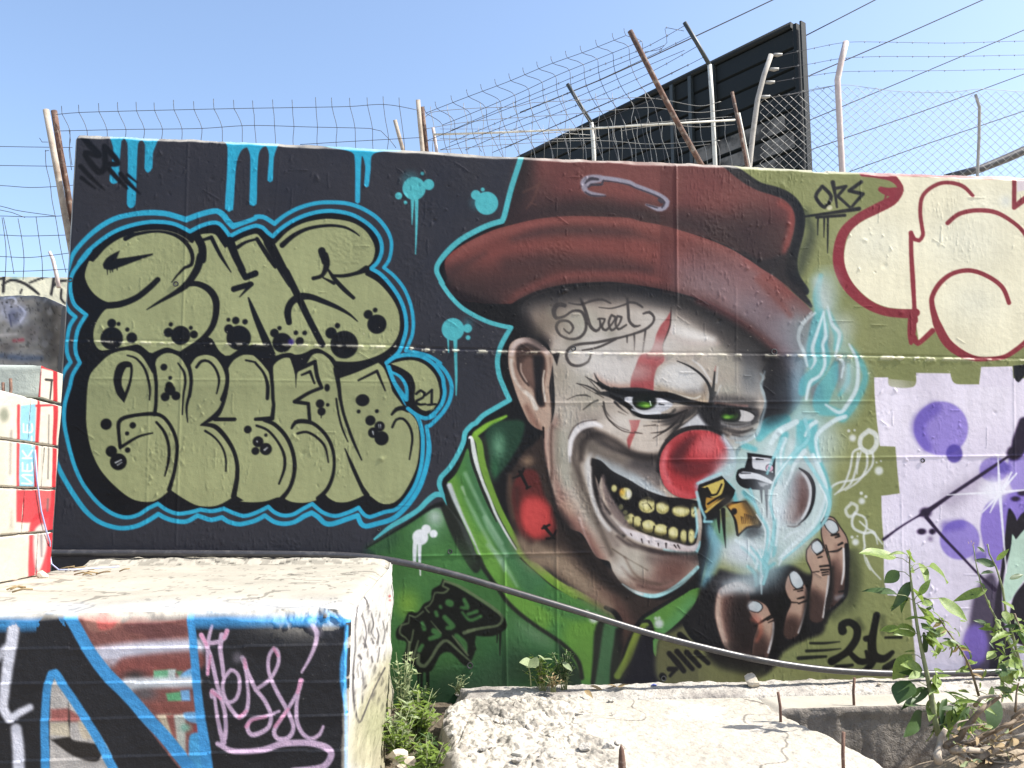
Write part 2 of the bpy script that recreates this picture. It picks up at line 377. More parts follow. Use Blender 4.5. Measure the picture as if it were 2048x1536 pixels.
def paint_right(c):
    """cream and crimson throw-up, lilac field with purple shapes, olive ground"""
    c.fill("Z:1420,240! 2460,240! 2460,1440! 1330,1440! 1380,1180 1460,700 1490,500", OLVB, soft=4)
    c.blob("Z:1640,450,60,120 1700,700,60,40 1770,640,40 1660,900,80,60", (144, 146, 104), .5, 40)
    c.fill("Z:1748,755! 1776,755! 1778,771 1800,776 1826,774 1832,766 1832,746! 1900,747! 1904,761 1912,768 1958,769! 1962,734! 2024,733! 2026,757! 2460,757! 2460,1440! 1836,1440! 1832,1335 1820,1195! 1775,1190! 1769,1164 1767,1080 1764,1037 1763,992! 1800,987! 1795,940 1791,893! 1760,892! 1755,850 1750,800", LILAC, soft=1)
    c.setclip("Z:1748,755! 1960,775! 2460,757! 2460,1440! 1836,1440! 1832,1335 1820,1195! 1775,1190! 1769,1164 1767,1080 1764,1037 1763,992! 1800,987! 1795,940 1791,893! 1760,892! 1755,850 1750,800")
    c.blob("N:700,1000,200,400 1700,800,300,200 O:1100,300,300,200 900,1100,250,300", (236, 226, 240), .6, 40)
    c.fill("Z:1790,920 2048,870 2460,800 2460,1440 1900,1440 1850,1300", (214, 200, 226), .5, 30)
    c.setclip()
    for p, a in (("N:1200,1110,278", 1), ("O:1390,920,205", 1), ("O:1740,200,150,130", .9), ("O:1990,200,110,260", .9)):
        c.blob(p, (140, 124, 204), a, 3)
    c.stroke("N:1130,900,26 990,1020,30 970,1140,28 1050,1300,20", (104, 88, 176), a=.7, soft=8)
    c.stroke("O:1250,780,22 1400,760,20", (104, 88, 176), a=.7, soft=8)
    c.blob("N:1335,1368,85,95", (84, 70, 150), .9, 3); c.blob("O:1840,180,70,60 O:1600,1090,80,60", (96, 82, 158), .8, 6)
    c.fill("O:1620,640 1700,520 1900,440 2048,420 2300,420 2300,700 1980,720 1900,620 1850,900 1800,1230 1720,1150 1640,1000 1600,800", (132, 114, 196), soft=3)
    c.fill("O:1890,600 1950,660 1975,720! 2040,640 2200,600 2200,860 1950,920 1930,1000 1850,1250 1830,1700 2000,2400 1700,2400 1760,1500 1800,1300 1850,900", (36, 30, 44), soft=2.5)
    c.fill("O:2200,700 2048,820 1965,920! 1930,860 1920,960 1870,1230 1838,1400 1850,1560 1920,1536! 2048,1340 2200,1200", (172, 208, 182), soft=1.3)
    c.fill("O:2048,1360 2200,1220 2300,1800 2100,2000 1900,1900 1930,1540", (40, 36, 50), soft=2)
    c.fill("Z:1945,1200 1990,1150 2020,1330 2000,1440 1930,1440", (52, 44, 62), .8, 8); c.blob("Z:1950,1290,26,40", (120, 100, 180), .9, 6)
    c.stroke("N:2048,1050,22 2000,1250,30 1990,1330,26", (44, 30, 58), soft=4); c.blob("N:1945,1365,75 O:1040,640,60,50", (44, 30, 58), 1, 5)
    PB = (48, 32, 64)
    c.stroke("O:610,915,6 780,790,4 960,680,4 1040,640,10 1300,460,7 1600,260,7 1880,70,5", PB, soft=2.2)
    c.stroke("O:1300,500,40 1560,330,34 1700,240,30", PB, a=.22, soft=14)
    c.stroke("O:1050,690,8 1200,870,6 1400,1080,5 1600,1290,5 1750,1430,8", PB, soft=2)
    c.blob("O:1000,835,48,32 1110,835,36,30 1960,500,45,26 2030,440,50,30", PB, 1, 3); c.blob("O:1090,910,26", PB, .5, 6)
    c.blob("O:1730,420,110", (240, 238, 248), .8, 18); W = (238, 236, 246)
    for p in ("O:1780,60,2 1800,430,6 1830,800,4 1870,1260,2", "O:1260,460,2 1800,430,5 2048,410,3", "O:1620,640,2 1800,440,5 1920,230,3", "O:1700,640,2 1800,450,5 1970,240,3"):
        c.stroke(p, W, a=.9)
    c.fill("N:1935,470! 2200,440! 2200,590! 2048,575! 1990,640 1945,590", (28, 28, 36), soft=1.5)
    # cream throw-up
    c.fill("M:620,60 2048,100 2400,110! 2400,1500! Z:2200,690! N:2048,250 1960,310 1850,365 1700,395 1500,385 1350,320 1230,230 1130,100! 970,215! M:1040,1330! 1000,1320 800,1300 640,1230 500,1100 420,960 405,800 470,600 600,500 800,390 900,280 900,160", CREAM)
    c.blob("M:700,700,200,150 1500,700,300,200 1750,350,120,80 1600,1250,200,150", (230, 228, 200), .6, 50); c.blob("M:1880,330,40", (190, 200, 206), .5, 12)
    C = lambda p, w=9: c.stroke(p, CRIM, w)
    C("M:575,78,12 700,85,15 830,110,16 900,170,12 920,230,13 850,320,19 700,400,20 530,490,18 400,620,20 352,800,22 368,960,23 450,1120,22 600,1260,19 780,1340,17 1000,1360,18 1060,1350,16")
    C("M:740,222,11 800,245,16 870,250,20"); C("M:840,75,11 1400,92,11 1960,112,11 2400,120,11"); C("M:790,270,5 775,310,3")
    C("M:1015,620,9 1018,800,9 1032,1050,10 1045,1300,9 1040,1420,17 N:905,0,18 895,150,16 890,235,8"); C("N:920,180,12 960,240,10 1110,110,11")
    C("M:1910,1260,9 1850,1120,9 1720,1020,9 1560,965,9 1400,990,9 1280,1080,10 1210,1200,10 1207,1280,11 1235,1400,14 N:1165,60,17 1260,230,18 1400,340,16 1550,395,11 1700,398,8 1850,375,9 1960,310,10 2048,240,10 2300,0,10")
    C("M:1350,530,9 1450,450 1600,415 1780,430 1930,510,8 2048,620,8 2200,900,8"); C("M:1015,620,9 1050,680,8 1090,690,8 1125,640,8 1115,560,8 1100,430,8 1115,300,8 1180,220,8 1290,165,8 1400,165,8 1500,200,8 1580,280,7")
    C("M:1960,110,9 1958,390,9! 2060,310,13 2300,200,9"); c.fill("M:1985,140! 2400,150! 2200,200 1985,245!", (226, 206, 210))
    T = lambda p, w=6: c.stroke(p, (30, 31, 36), w, soft=1.8)
    T("M:200,200,7 145,290 225,385 285,290 205,195"); T("M:300,160,9 320,260,6 338,385,4"); T("M:320,215,6 420,195! 345,285! 455,385,5"); T("M:560,155,7 450,235! 575,265! 475,380,5")
    T("M:50,470,4 300,435,6 540,400,8"); T("M:150,478,5 410,460,6")
    for a, b in ((165, 640), (222, 660), (255, 805)):
        c.stroke(f"M:{a},480,4 {a - 2},{b - 100},3 {a - 4},{b},1.3", (30, 31, 36))
    c.blob("M:270,390,25,20", (220, 216, 170), .9, 2)
    # pale jelly scribbles
    J = lambda p, w=3, a=.75: c.stroke(p, (226, 230, 228), w, a=a, soft=2)
    J("G:1420,110,9 1340,180 1340,280 1430,330,10 1500,250 1490,150 1420,110", 9); J("G:1330,290,5 1260,330,4 1230,500 1160,680 1070,765,2"); J("G:1310,340,4 1290,500 1230,660 1110,740,2"); J("G:1400,340,5 1400,480,4 1320,620 1180,720,2")
    J("G:1460,330,4 1460,450 1380,560 1290,610 1120,640 1030,700 1000,830,3"); J("G:1340,330,3 1310,450 1300,550,2"); c.blob("G:1255,185,32 1525,520,40 1350,830,30 1285,1250,32", (226, 230, 228), .8, 4); c.blob("G:1345,750,16 1392,785,14 1500,435,8 1545,420,8 1250,1200,14 1305,1190,8 1215,110,14 1275,105,10", (226, 230, 228), .8, 2)
    J("G:1240,860,6 1185,920 1220,990 1290,950 1300,880 1240,850", 6, .6); J("G:1280,950,5 1250,1030 1270,1110 1380,1160 1460,1150 1560,1270,2"); J("G:1290,960,4 1380,1000 1400,1100 1370,1180 1380,1290 1370,1350"); J("G:1330,1040,3 1420,1120 1480,1150 1510,1270,2"); J("G:1370,1350,2 1390,1450 1440,1536 K:1700,130,3 1760,250 1850,350,2")


def paint_clown(c):
    """the painted figure: red hat, grinning white face, green jacket, smoking hand"""
    BK = (26, 26, 30)
    F, S, B = c.fill, c.stroke, c.blob
    teal = ("A:950,20 945,40 900,180 830,400 760,680 738,728! 600,770 450,840 300,930 170,1050 80,1170 70,1250 130,1370 C:110,20 190,140 310,270 450,360 600,430 740,470 832,487! 780,570 720,690 690,830 710,980 760,1110 815,1228! "
            "690,1300 540,1390 L:1290,30 1250,50 1180,130 1160,230 1090,380 1020,490 930,590 915,660 940,740 980,850")
    F(teal + " Z:960,1100 1100,1420! 1400,1420! 1400,1180 1480,900 1540,860 1600,800 1600,640 1540,540 1545,440 1500,385 1430,325!", BK, soft=1.5)
    # jacket body
    F("L:170,1310! 420,1150 600,1050 760,930 880,900 970,960 1050,1100 1200,1350 I:960,260 1200,590 1500,850 1720,990 1960,1300 1980,1800! 0,1800! -100,900 -60,200 L:300,1400", (62, 112, 62), soft=3)
    F("L:170,1310! 300,1240 420,1150 500,1200 420,1320 250,1420 L:100,1500", (44, 84, 60), .7, 14)
    B("I:180,600,110,130", (122, 160, 60), .9, 22); B("I:450,150,250,90 I:1050,30,60", (84, 140, 72), .7, 26)
    B("I:1300,1250,330,230 I:500,1500,500,170 I:850,1450,300,150", (36, 70, 50), .9, 40); B("I:1400,950,220,120,30", (74, 122, 84), .7, 25)
    B("L:870,1000,75,80", (206, 214, 220), .9, 16); B("L:820,1120,150,110,-30", (130, 170, 140), .6, 25)
    B("I:1500,920,200,60,33", (140, 160, 140), .45, 14)
    F("I:1720,1010 1830,1060 1930,1200 1960,1350 1960,1700 1500,1700 1650,1400 1740,1200", (26, 50, 40), .95, 6)
    # collar, left
    coll = ("L:1205,290 1240,420 1330,680 1450,930 1600,1180 1760,1400 I:1320,130 1500,290 1700,450 2048,590 J:400,540 600,640 690,780! 520,760 480,850 460,1100 420,1400 400,1700 330,1700 320,1400 250,1200 100,1020 I:1700,960 1500,830 1330,700 1200,570 "
            "1090,420 960,220 860,30 L:1310,1400 1220,1180 1130,980 1060,800 1010,680 1000,640! 1080,560 1150,420")
    F(coll, (74, 128, 68), soft=1.6)
    c.setclip(coll, 1.5)
    S("L:1030,600,30 1090,780,26 1190,1010,24 1320,1280,30 I:900,-20,50 1080,250,60 1300,600,60 1500,760,60", (112, 162, 64), a=.9, soft=12)
    S("L:1230,420,16 1340,760,30 1500,1080,40 1700,1380,60 I:1450,380,60", (66, 116, 84), a=.8, soft=12)
    S("I:1750,650,40 2000,800,60 J:300,950,70 400,1300,40", (110, 158, 58), a=.8, soft=18); S("J:-100,500,30 200,680,34 480,700,24", (70, 122, 74), a=.8, soft=10)
    for p in ("L:1180,550,8 1260,720,7 1400,1000,7 1560,1260,5", "L:1190,800,6 1280,980,8 1420,1240,7 1520,1420,3", "I:1000,0,8 1120,130,12 1200,250,8 1300,420,4", "I:1130,160,10 1170,260,6", "L:1380,1000,10 1450,1140,12 1600,1380,10"):
        S(p, (158, 194, 166), a=.6, soft=4)
    S("L:1150,690,6 1180,770,3", (190, 214, 190), a=.7, soft=3)
    c.setclip()
    S("L:1240,190,11 1262,300,10 1300,460,9 1350,620,7 1420,780,6 1500,980,5 1640,1230,4 1740,1380,2", (236, 236, 240), soft=1.6)
    S("L:1018,670,10 1080,830,9 1160,1010,6 1260,1220,4 1330,1380,2", (212, 216, 226), soft=3)
    S("L:1222,200,4 1245,400,6 1320,620,6 1400,830,4 1500,1040,2", BK)
    S("L:1270,160,9 1320,230,13 1350,420,14 1420,650,13 1520,900,12 1640,1130,12 1800,1390,14 I:1330,60,14 1480,210,15 1700,390,16 1900,510,16 J:200,460,14 400,560,12 560,640,10", (120, 158, 58), soft=2)
    S("L:1290,140,12 1400,60,11 1500,10,9 1600,-40,5", (124, 166, 60), soft=2.5)
    S("L:950,870,10 1050,1060,22 1150,1290,20 1290,1530,14 I:900,130,12 960,240,9 1100,440,8 1200,580,8 1330,705,8 1500,830,7 1700,965,8 1830,1070,8 1930,1200,9 1965,1360,9", BK, soft=3)
    F("L:1380,140 1450,50 1600,0 1780,20 1760,200 1680,350 1580,500 1480,600! 1440,500 1420,350 1390,200", (40, 74, 56), soft=5)
    B("L:1520,260,60,110", (112, 152, 124), .85, 14); B("L:1480,500,40,90", (60, 112, 78), .8, 10)
    # neck
    F("E:960,330 1060,250 1180,150 1260,760 1300,960 1540,1180 1780,1480 J:640,260 740,400 950,520 1150,560 1400,480 1150,620 940,760 800,960 700,1250! 750,900 650,640 350,480 100,330 -60,200 E:1000,1420 860,1150 780,850 800,600", (62, 50, 46), soft=4)
    S("E:940,1260,30 1100,1420,44 J:60,160,50 250,330,44 480,520,40 650,640,30", (140, 122, 104), a=.85, soft=20)
    S("J:500,520,30 700,680,34 780,800,28", (104, 78, 70), a=.8, soft=18); B("E:1000,420,60,50", (140, 118, 98), .8, 10); S("E:810,560,6 830,760,10 860,1000,6", (112, 88, 72), a=.7, soft=8)
    F("E:850,680 900,560 1000,500 1100,540 1170,760 1270,960 1300,1080 1280,1180 1150,1220 1000,1180 900,1060 845,850", (100, 46, 44), soft=5)
    B("E:1080,1010,170,200", (186, 70, 68), .95, 12)
    for p in ("E:920,530,7 1000,690,5", "E:850,595,3 930,560,5 960,500,4", "E:990,700,5 1030,680,3", "E:1170,1090,7 1220,1150,6 1275,1215,4", "E:1150,1110,5 1220,1075,5", "E:1195,1215,5 1250,1205,5 1295,1130,4"):
        S(p, (28, 24, 26))
    # right collar
    F("J:1000,810 1050,900 1060,1100 1110,1200 1130,1500 1130,1800 640,1800 850,1100 900,900", (30, 30, 42), soft=3)
    F("J:500,840 690,800 695,960 660,1200 640,1700 430,1700 470,1300", (66, 106, 76), soft=3); S("J:530,760,12 495,900,16 470,1150,12 440,1400,8", BK, soft=4); S("J:700,880,12 690,1000,14 660,1250,16 640,1500,12", BK, soft=4)
    S("J:1000,800,10 920,860,14 860,990,16 790,1170,16 690,1340,14", (118, 132, 60), soft=3); S("J:930,930,6 850,1120,8 760,1330,10", (60, 60, 50), a=.6, soft=8)
    rc = "J:930,770 1040,690 1200,600 1400,480 1535,440 1500,560 1400,720 1250,850 1150,940 1110,1010 1100,1100 1080,1140 1060,1090 1050,900 1010,790"
    F(rc, (92, 140, 62), soft=1.6); c.setclip(rc); S("J:1080,1100,16 1120,960,30 1300,820,40 1450,600,30", (92, 150, 96), a=.8, soft=14); c.setclip()
    S("J:890,830,10 950,745,8 1050,680,8 1200,590,7 1400,470,6", BK, soft=1.5); S("J:1490,640,8 1400,730,7 1260,860,6 1160,940,6 1115,1010,6 1105,1140,5", BK, soft=1.5)
    S("J:570,640,8 660,690,10 720,790,11 730,880,8", BK, soft=1.5); S("J:950,785,5 1010,780,7 1050,860,6 1055,960,5", BK, soft=1.5)
    B("J:1115,805,45 450,750,48", (214, 222, 222), .9, 5); B("J:1082,750,16 1118,745,13 380,680,18", (214, 222, 222), .8, 3)
    # hat crown
    crown = ("A:965,0 B:700,60 1040,125 1150,220 1280,310 1400,390 1550,450 1680,490 1760,560 1800,650 1790,800 1750,950 1720,1080 1690,1200! 1450,1190 1300,1090 1150,1000 950,915 750,855 600,812 420,762 200,722 0,692 A:1800,672 1500,670 1250,685 1000,720 765,775! "
             "860,450 930,200")
    F(crown, (116, 66, 62), soft=1.5)
    c.setclip(crown)
    B("B:500,300,420,160 A:1900,300,300,150 B:1150,450,260,120", (142, 82, 76), .75, 45); B("B:0,480,300,60,12", (158, 88, 78), .6, 25)
    S("A:960,20,40 880,400,60 780,720,50", (34, 28, 32), a=.95, soft=22); S("A:1100,500,60 1000,650,70", (60, 44, 44), a=.6, soft=40)
    S("A:800,740,20 1100,650,40 1500,610,46 1850,620,42 B:0,640,40 250,670,40 500,730,40 800,780,44 1100,890,60 1400,1050,80 1600,1180,70", (50, 38, 40), a=.9, soft=24)
    S("B:650,690,24 900,740,30 1150,800,40 1400,760,60 1600,850,60", (72, 50, 50), a=.7, soft=30); B("B:1350,900,280,200,20", (66, 50, 50), .7, 40)
    S("B:1640,540,10 1750,620,14 1755,800,14 1700,1000,12 1690,1080,8", (160, 80, 72), a=.85, soft=8)
    S("A:1080,560,4 1030,540,2", (110, 80, 70), a=.6); S("A:960,430,4 1130,350,3", (112, 78, 66), a=.5, soft=3); S("A:1120,330,5 1060,500,4 990,600,3", (112, 78, 66), a=.5, soft=3)
    c.setclip()
    S("B:1040,115,10 1150,190,18 1300,300,19 1430,375,17 1600,425,18 1720,480,18 1810,580,19 1845,700,20 1830,850,20 1790,1000,20 1760,1150,22 1790,1300,20 1900,1450,14 H:640,160,16 760,290,12 830,370,6", (34, 35, 40), soft=2)
    S("B:1900,640,12 1960,850,20 1880,1100,24 1840,1250,16", (52, 58, 52), a=.6, soft=14)
    F("B:1250,1040 1450,1120 1690,1060 1740,1000 1780,1150 1800,1300 1900,1480 1700,1400 1450,1230", (36, 34, 38), .97, 6)
    # brim
    brim = ("A:150,1190 165,1110 260,1020 430,920 650,820 860,760 1050,715 1250,687 1500,674 1800,682 2048,697 B:200,727 420,767 600,817 750,862 950,932 1150,1022 1300,1112 1450,1215 1600,1310 1750,1430 H:390,30 500,110 640,230 770,345 850,430! 900,560 880,760 800,960 760,1020 650,1000 "
            "500,960 D:1560,700! 1400,545 1250,432 1050,312 850,212 600,132 300,72 0,27 C:1800,17 1400,42 1100,110 900,200 840,240 700,242 500,230 300,190 150,60 A:180,1320")
    F(brim, (120, 64, 58), soft=1.5)
    c.setclip(brim)
    S("A:210,1130,14 400,980,18 700,850,18 1000,770,16 1500,715,14 2048,745,16 B:400,800,18 800,910,20 1200,1090,22 1600,1360,18", (156, 90, 82), a=.8, soft=12)
    S("A:850,920,8 1100,855,18 1400,828,20 1700,838,20 2048,862,18 B:200,885,12 380,935,8", (76, 52, 52), a=.85, soft=12)
    S("A:400,1130,14 700,1060,26 1200,1000,36 1700,1000,40 B:0,1010,50 350,1010,60 600,1080,40", (146, 78, 70), a=.6, soft=24)
    S("A:180,1290,24 400,1150,12 560,1060,6", (80, 52, 52), a=.7, soft=12)
    S("A:230,1360,60 500,1400,70 800,1380,60 1100,1290,36", (66, 46, 46), a=.85, soft=34); S("A:800,1180,30 1200,1150,36 1700,1180,36 B:0,1190,26 300,1230,16", (74, 48, 48), a=.85, soft=20)
    S("C:200,150,40 450,240,50 650,260,34", (40, 32, 36), a=.95, soft=24); S("C:160,30,16 130,-20,14", (30, 28, 32), a=.8, soft=10)
    S("A:900,1490,14 1200,1350,14 1500,1290,14 2048,1290,14 B:300,1330,14 600,1400,12", (136, 74, 68), a=.8, soft=10)
    S("B:600,1200,40 900,1300,90 1300,1420,110 H:150,300,120 350,450,110 560,650,90", (150, 128, 134), a=.7, soft=45)
    S("H:250,420,60 450,620,60 640,780,50", (116, 106, 118), a=.7, soft=30); S("B:1300,1130,10 1600,1340,16 H:350,60,24 600,240,20", (150, 84, 78), a=.8, soft=12)
    S("H:20,500,10 200,640,14 360,760,12", (120, 70, 68), a=.7, soft=10); B("H:700,560,90,160", (150, 180, 188), .6, 30)
    c.setclip()
    F("D:1500,830 1480,900 1500,1000 1470,1080 1510,1200 1480,1330 1600,1370 1800,1330 1880,1150 1900,900 1880,780 1620,770", (44, 42, 50), .95, 8)
    B("D:1750,900,110,70", (108, 92, 96), .8, 16); B("D:1700,1180,120,90 D:1800,1050,60,120", (120, 132, 146), .6, 20)
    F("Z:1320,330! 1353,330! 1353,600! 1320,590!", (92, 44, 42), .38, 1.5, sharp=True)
    # safety pin
    F("A:1540,330 1570,280 1650,252 1760,258 1790,285 1765,322 1640,355 1612,400 1660,425 1800,458 1740,478 1620,458 1560,412", (162, 164, 184), .95, 2.5)
    S("A:1780,285,8 1900,303,9 2048,335,9 B:150,362,9 300,420,9 420,470,8 485,530,9 455,592,9 390,605,9 270,560,4", (164, 166, 186), soft=2.2)
    for p in ("A:1590,340,3 1640,295,7 1720,300,5", "A:1780,315,3 1900,328,2 2048,360,3 B:150,385,3 300,440,3 410,490,3 455,540,4 430,590,3", "A:1590,430,3 1650,465,4 1800,472,2", "A:1620,380,3 1650,355,5 1760,350,5 1775,310,3", "B:270,560,2 380,592,3", "B:400,510,6 425,530,7"):
        S(p, (62, 62, 78))
    # ------------------------------------------------ face
    face = ("C:950,260 1100,150 1400,80 1800,50 2048,50 D:300,100 600,165 850,250 1050,350 1250,470 1400,580 1550,705 1500,840 1450,930 1490,1000 1440,1060 1480,1150 1490,1240 1470,1310 1430,1420 F:1830,100 1780,190 1680,245 1600,300 1560,600 1250,800 1250,1060 1230,1290 1200,1380 J:1520,220 1400,360 1250,460 1080,525 950,510 740,400 640,260 "
            "F:300,1450 170,1400 50,1200 E:1540,1150 1400,1090 1290,930 1250,740 1200,520 1165,350 1165,100 C:1250,1450 1280,1250 1250,800 1200,650 1000,510 960,420")
    F(face, SKIN, soft=1.6)
    c.setclip(face, 1.6)
    B("C:1700,750,330,260 D:600,500,420,150,12", (204, 194, 184), .85, 40); B("D:1100,760,200,180 C:1500,1050,180,120", (158, 152, 138), .7, 30); B("D:1350,1000,120,220", (120, 128, 134), .7, 26)
    S("C:930,280,40 1000,480,40 1150,640,24", (46, 40, 42), a=.95, soft=16); B("C:1200,330,150,180", (128, 112, 98), .8, 26); B("C:1560,430,160,120", (150, 150, 132), .6, 25)
    S("C:920,220,40 1150,110,60 1500,60,60 2048,55,56 D:300,110,56 620,190,56 900,310,66 1150,460,80 1350,620,90 1500,740,76", (34, 32, 36), a=.97, soft=24)
    S("D:600,300,20 900,440,40 1200,640,44 1400,760,40", (118, 106, 98), a=.6, soft=24)
    S("D:530,510,10 720,560,18 950,610,12", (232, 222, 212), a=.85, soft=10); S("D:480,560,6 700,640,10 1000,650,6", (190, 168, 160), a=.6, soft=8)
    S("C:900,250,10 910,350,11 935,520,6", (140, 140, 152), a=.8, soft=6)
    B("C:1150,450,110,170", (96, 82, 74), .55, 28); B("C:1330,950,90,150", (134, 124, 108), .6, 22); B("C:1250,250,200,70 D:250,180,260,60", (88, 80, 76), .55, 22); S("C:1300,180,26 1600,120,30 2000,110,28", (70, 64, 62), a=.5, soft=18)
    B("D:1330,760,110,90", (84, 82, 86), .6, 22); B("C:1250,330,40 C:1480,650,60,40 C:1850,540,60,50", (120, 118, 104), .5, 14)
    # left brow
    F("C:1600,880 1800,820 2048,800 D:200,800 340,1000 340,1135 100,1120 C:1900,1115 1760,1050 1660,930", (208, 194, 184), .9, 8)
    S("C:1700,980,8 1800,1060,12 1950,1095,14 D:100,1090,14 330,1105,12", (172, 126, 112), a=.8, soft=8)
    # right brow
    F("D:355,1020 420,920 520,860 650,870 800,940 900,1050 925,1150 905,1240 800,1275 650,1235 500,1185 390,1130", (194, 186, 178), soft=6)
    B("D:660,1000,140,90,20", (222, 220, 218), .7, 22); S("D:400,1110,14 560,1170,18 720,1190,18 850,1190,20 880,1080,10", (138, 118, 98), a=.85, soft=10)
    S("D:500,1150,3 640,1195,5 760,1215,4 820,1190,3", (228, 216, 196), a=.8, soft=2); S("D:600,1230,8 760,1260,12 880,1245,10", (172, 146, 118), a=.9, soft=6); S("D:700,1140,8 850,1120,10", (90, 90, 96), a=.5, soft=10)
    S("D:585,830,2 720,890,4 840,980,5 910,1080,6 935,1180,8 925,1255,8", BK, soft=1.2); S("D:970,930,3 960,1050,5 945,1180,8", BK, soft=1.2); S("D:975,1160,7 950,1200,9", BK, soft=1.5)
    for p in ("D:740,820,2 830,890,4 930,1040,2", "D:1000,890,2 985,1050,4", "D:1030,1080,4 985,1180,3"):
        S(p, (228, 222, 214), a=.8, soft=2)
    S("D:970,930,3 980,880,1", (170, 110, 104))
    B("D:1100,1130,110,70", (150, 148, 136), .8, 16); S("D:980,1210,14 1150,1230,20 1350,1260,20", (74, 70, 70), a=.9, soft=10)
    # stripe
    F("D:525,310! 500,350 470,400 420,460 370,560 350,640 300,740 210,770 150,900 112,1000 105,1112! 340,1135! 350,1000 380,900 450,830 440,720 440,650 480,560 512,480 522,380", (154, 68, 70), soft=2)
    B("D:470,500,40,50 D:250,950,70,100", (180, 104, 104), .5, 10); B("D:330,800,100,40", (190, 60, 66), .6, 10); F("D:112,1030! 345,1040! 340,1135! 105,1112!", (158, 62, 66), .6, 2)
    S("D:522,280,2 515,450,3 480,560,3 440,660,2 440,740,1.5", (44, 32, 32), a=.85)
    # left eye
    S("C:1880,1120,10 D:0,1150,18 200,1150,18 400,1190,16 600,1240,10 780,1290,8", BK, soft=2)
    F("D:10,1225 100,1190 300,1180 430,1200 540,1265 480,1330 350,1372 220,1372 140,1330 90,1260", (186, 186, 194), soft=1.6); B("D:420,1260,80,40", (220, 218, 224), .7, 6)
    B("D:240,1235,115,95", (22, 24, 24), 1, 1.5); B("D:235,1258,72,46", (104, 164, 48), 1, 3); B("D:250,1275,40,22", (168, 214, 90), .9, 4); B("D:262,1215,55,35", (20, 24, 20), 1, 3); S("D:280,1235,3 285,1270,3", (226, 240, 226), soft=1)
    S("D:-20,1205,8 100,1165,10 250,1150,10 400,1180,9 540,1250,5", BK); S("C:1980,1220,6 D:0,1240,7 90,1290,8 150,1370,10 280,1392,8 420,1390,8 520,1370,3", BK)
    S("D:150,1340,3 250,1368,4 400,1355,3", (224, 226, 232), a=.9); S("D:170,1410,5 300,1425,5 430,1415,3", (196, 188, 180), a=.7, soft=3); S("D:400,1270,3 450,1280,2", BK)
    S("C:1700,1160,3 1800,1165,10 1880,1180,16 1990,1270,9 2060,1300,6", BK, soft=2)
    for p in ("C:1680,955,2 1720,1030,4 1800,1090,5 1900,1130,6", "C:1590,990,1 1680,1040,3 1770,1110,5", "C:1500,1060,1.5 1620,1090,3 1740,1160,5", "C:1405,1225,1 1500,1185,2 1600,1180,4 1645,1200,2", "C:1560,1330,1 1650,1260,3 1715,1235,5", "C:1775,1250,4 1800,1350,4 1900,1450,3 2040,1530,1.5",
              "C:1890,1250,5 1960,1320,4 2030,1370,2", "C:1930,1350,3 2010,1385,2"):
        S(p, (40, 36, 38), soft=1.3)
    B("C:1700,1420,180,60", (120, 112, 106), .6, 18); B("C:1980,1440,140,90 F:600,200,200,120", (206, 188, 170), .8, 22)
    # between the eyes
    F("D:760,1290 900,1270 960,1250 1050,1280 1010,1400 940,1500 870,1480 800,1370 700,1400 560,1500 430,1470 520,1380", (60, 54, 56), .85, 10)
    for p in ("D:800,1300,6 640,1400,8 420,1450,4 330,1450,1", "D:760,1350,6 600,1450,7 420,1490,2", "D:840,1330,8 700,1450,6 560,1520,4", "D:560,1330,6 480,1400,6 350,1420,2", "F:800,60,3 740,60,1", "F:1000,60,5 860,160,5 740,210,2", "F:960,110,4 820,200,4 640,210,1.5"):
        S(p, (48, 44, 44), a=.85, soft=2.5)
    F("D:620,1515! 700,1450 820,1355! 850,1380 890,1450 940,1505! 780,1500", (196, 196, 202), .95, 3)
    # right eye
    F("D:800,1340 960,1240 1100,1270 1300,1285 1420,1330 1410,1450 1300,1510 1100,1520 980,1536 870,1460", (48, 46, 50), .95, 6)
    S("D:980,1265,5 1150,1290,8 1300,1290,5", (132, 96, 90), a=.8, soft=3)
    B("D:1130,1380,105,85", (20, 22, 22), 1, 1.5); B("D:1120,1388,78,44", (96, 152, 48), 1, 3); B("D:1100,1400,40,20", (160, 206, 90), .8, 3); B("D:1130,1350,50,26", (18, 22, 18), 1, 3); S("D:1150,1380,4 1170,1400,3", (190, 230, 220), soft=1)
    F("D:1225,1325! 1330,1350 1375,1395 1330,1450 1215,1445! 1240,1390", (188, 182, 180), soft=1.5); S("D:1220,1310,5 1330,1345,4 1390,1390,2", BK); S("D:1000,1440,4 1130,1470,5 1330,1460,4", (90, 88, 88), soft=2)
    B("F:1680,160,130,70", (118, 112, 110), .85, 12)
    for p in ("F:1480,40,4 1650,60,5 1820,20,3", "F:1500,90,4 1660,120,5 1800,100,3", "F:1560,150,4 1680,175,4 1780,150,2"):
        S(p, (58, 52, 52), a=.8, soft=2)
    S("F:1600,230,4 1720,220,5 1800,140,4 1845,40,3 D:1440,1440,5 1485,1300,5 1490,1200,4 1450,1080,3", (150, 176, 186), a=.8, soft=3)
    S("D:1440,960,3 1470,1010,3 1440,1060,4 1480,1160,4", (170, 196, 202), a=.7, soft=2)
    # cheeks and folds
    S("E:1500,60,10 1440,140,14 1410,300,16 1450,480,14 1520,660,14 1610,860,16 1700,1060,20", (150, 144, 130), a=.9, soft=14)
    S("E:1290,0,14 1270,150,16 1265,350,14 1290,560,16 1350,800,24 1460,1020,34 1600,1230,34 1740,1430,26", (140, 104, 94), a=.85, soft=14)
    S("E:1250,60,5 1235,250,6 1250,500,5 1240,600,4", (96, 70, 64), a=.8, soft=4); S("E:1180,120,10 1180,300,12 1210,480,8", (178, 140, 126), a=.8, soft=6)
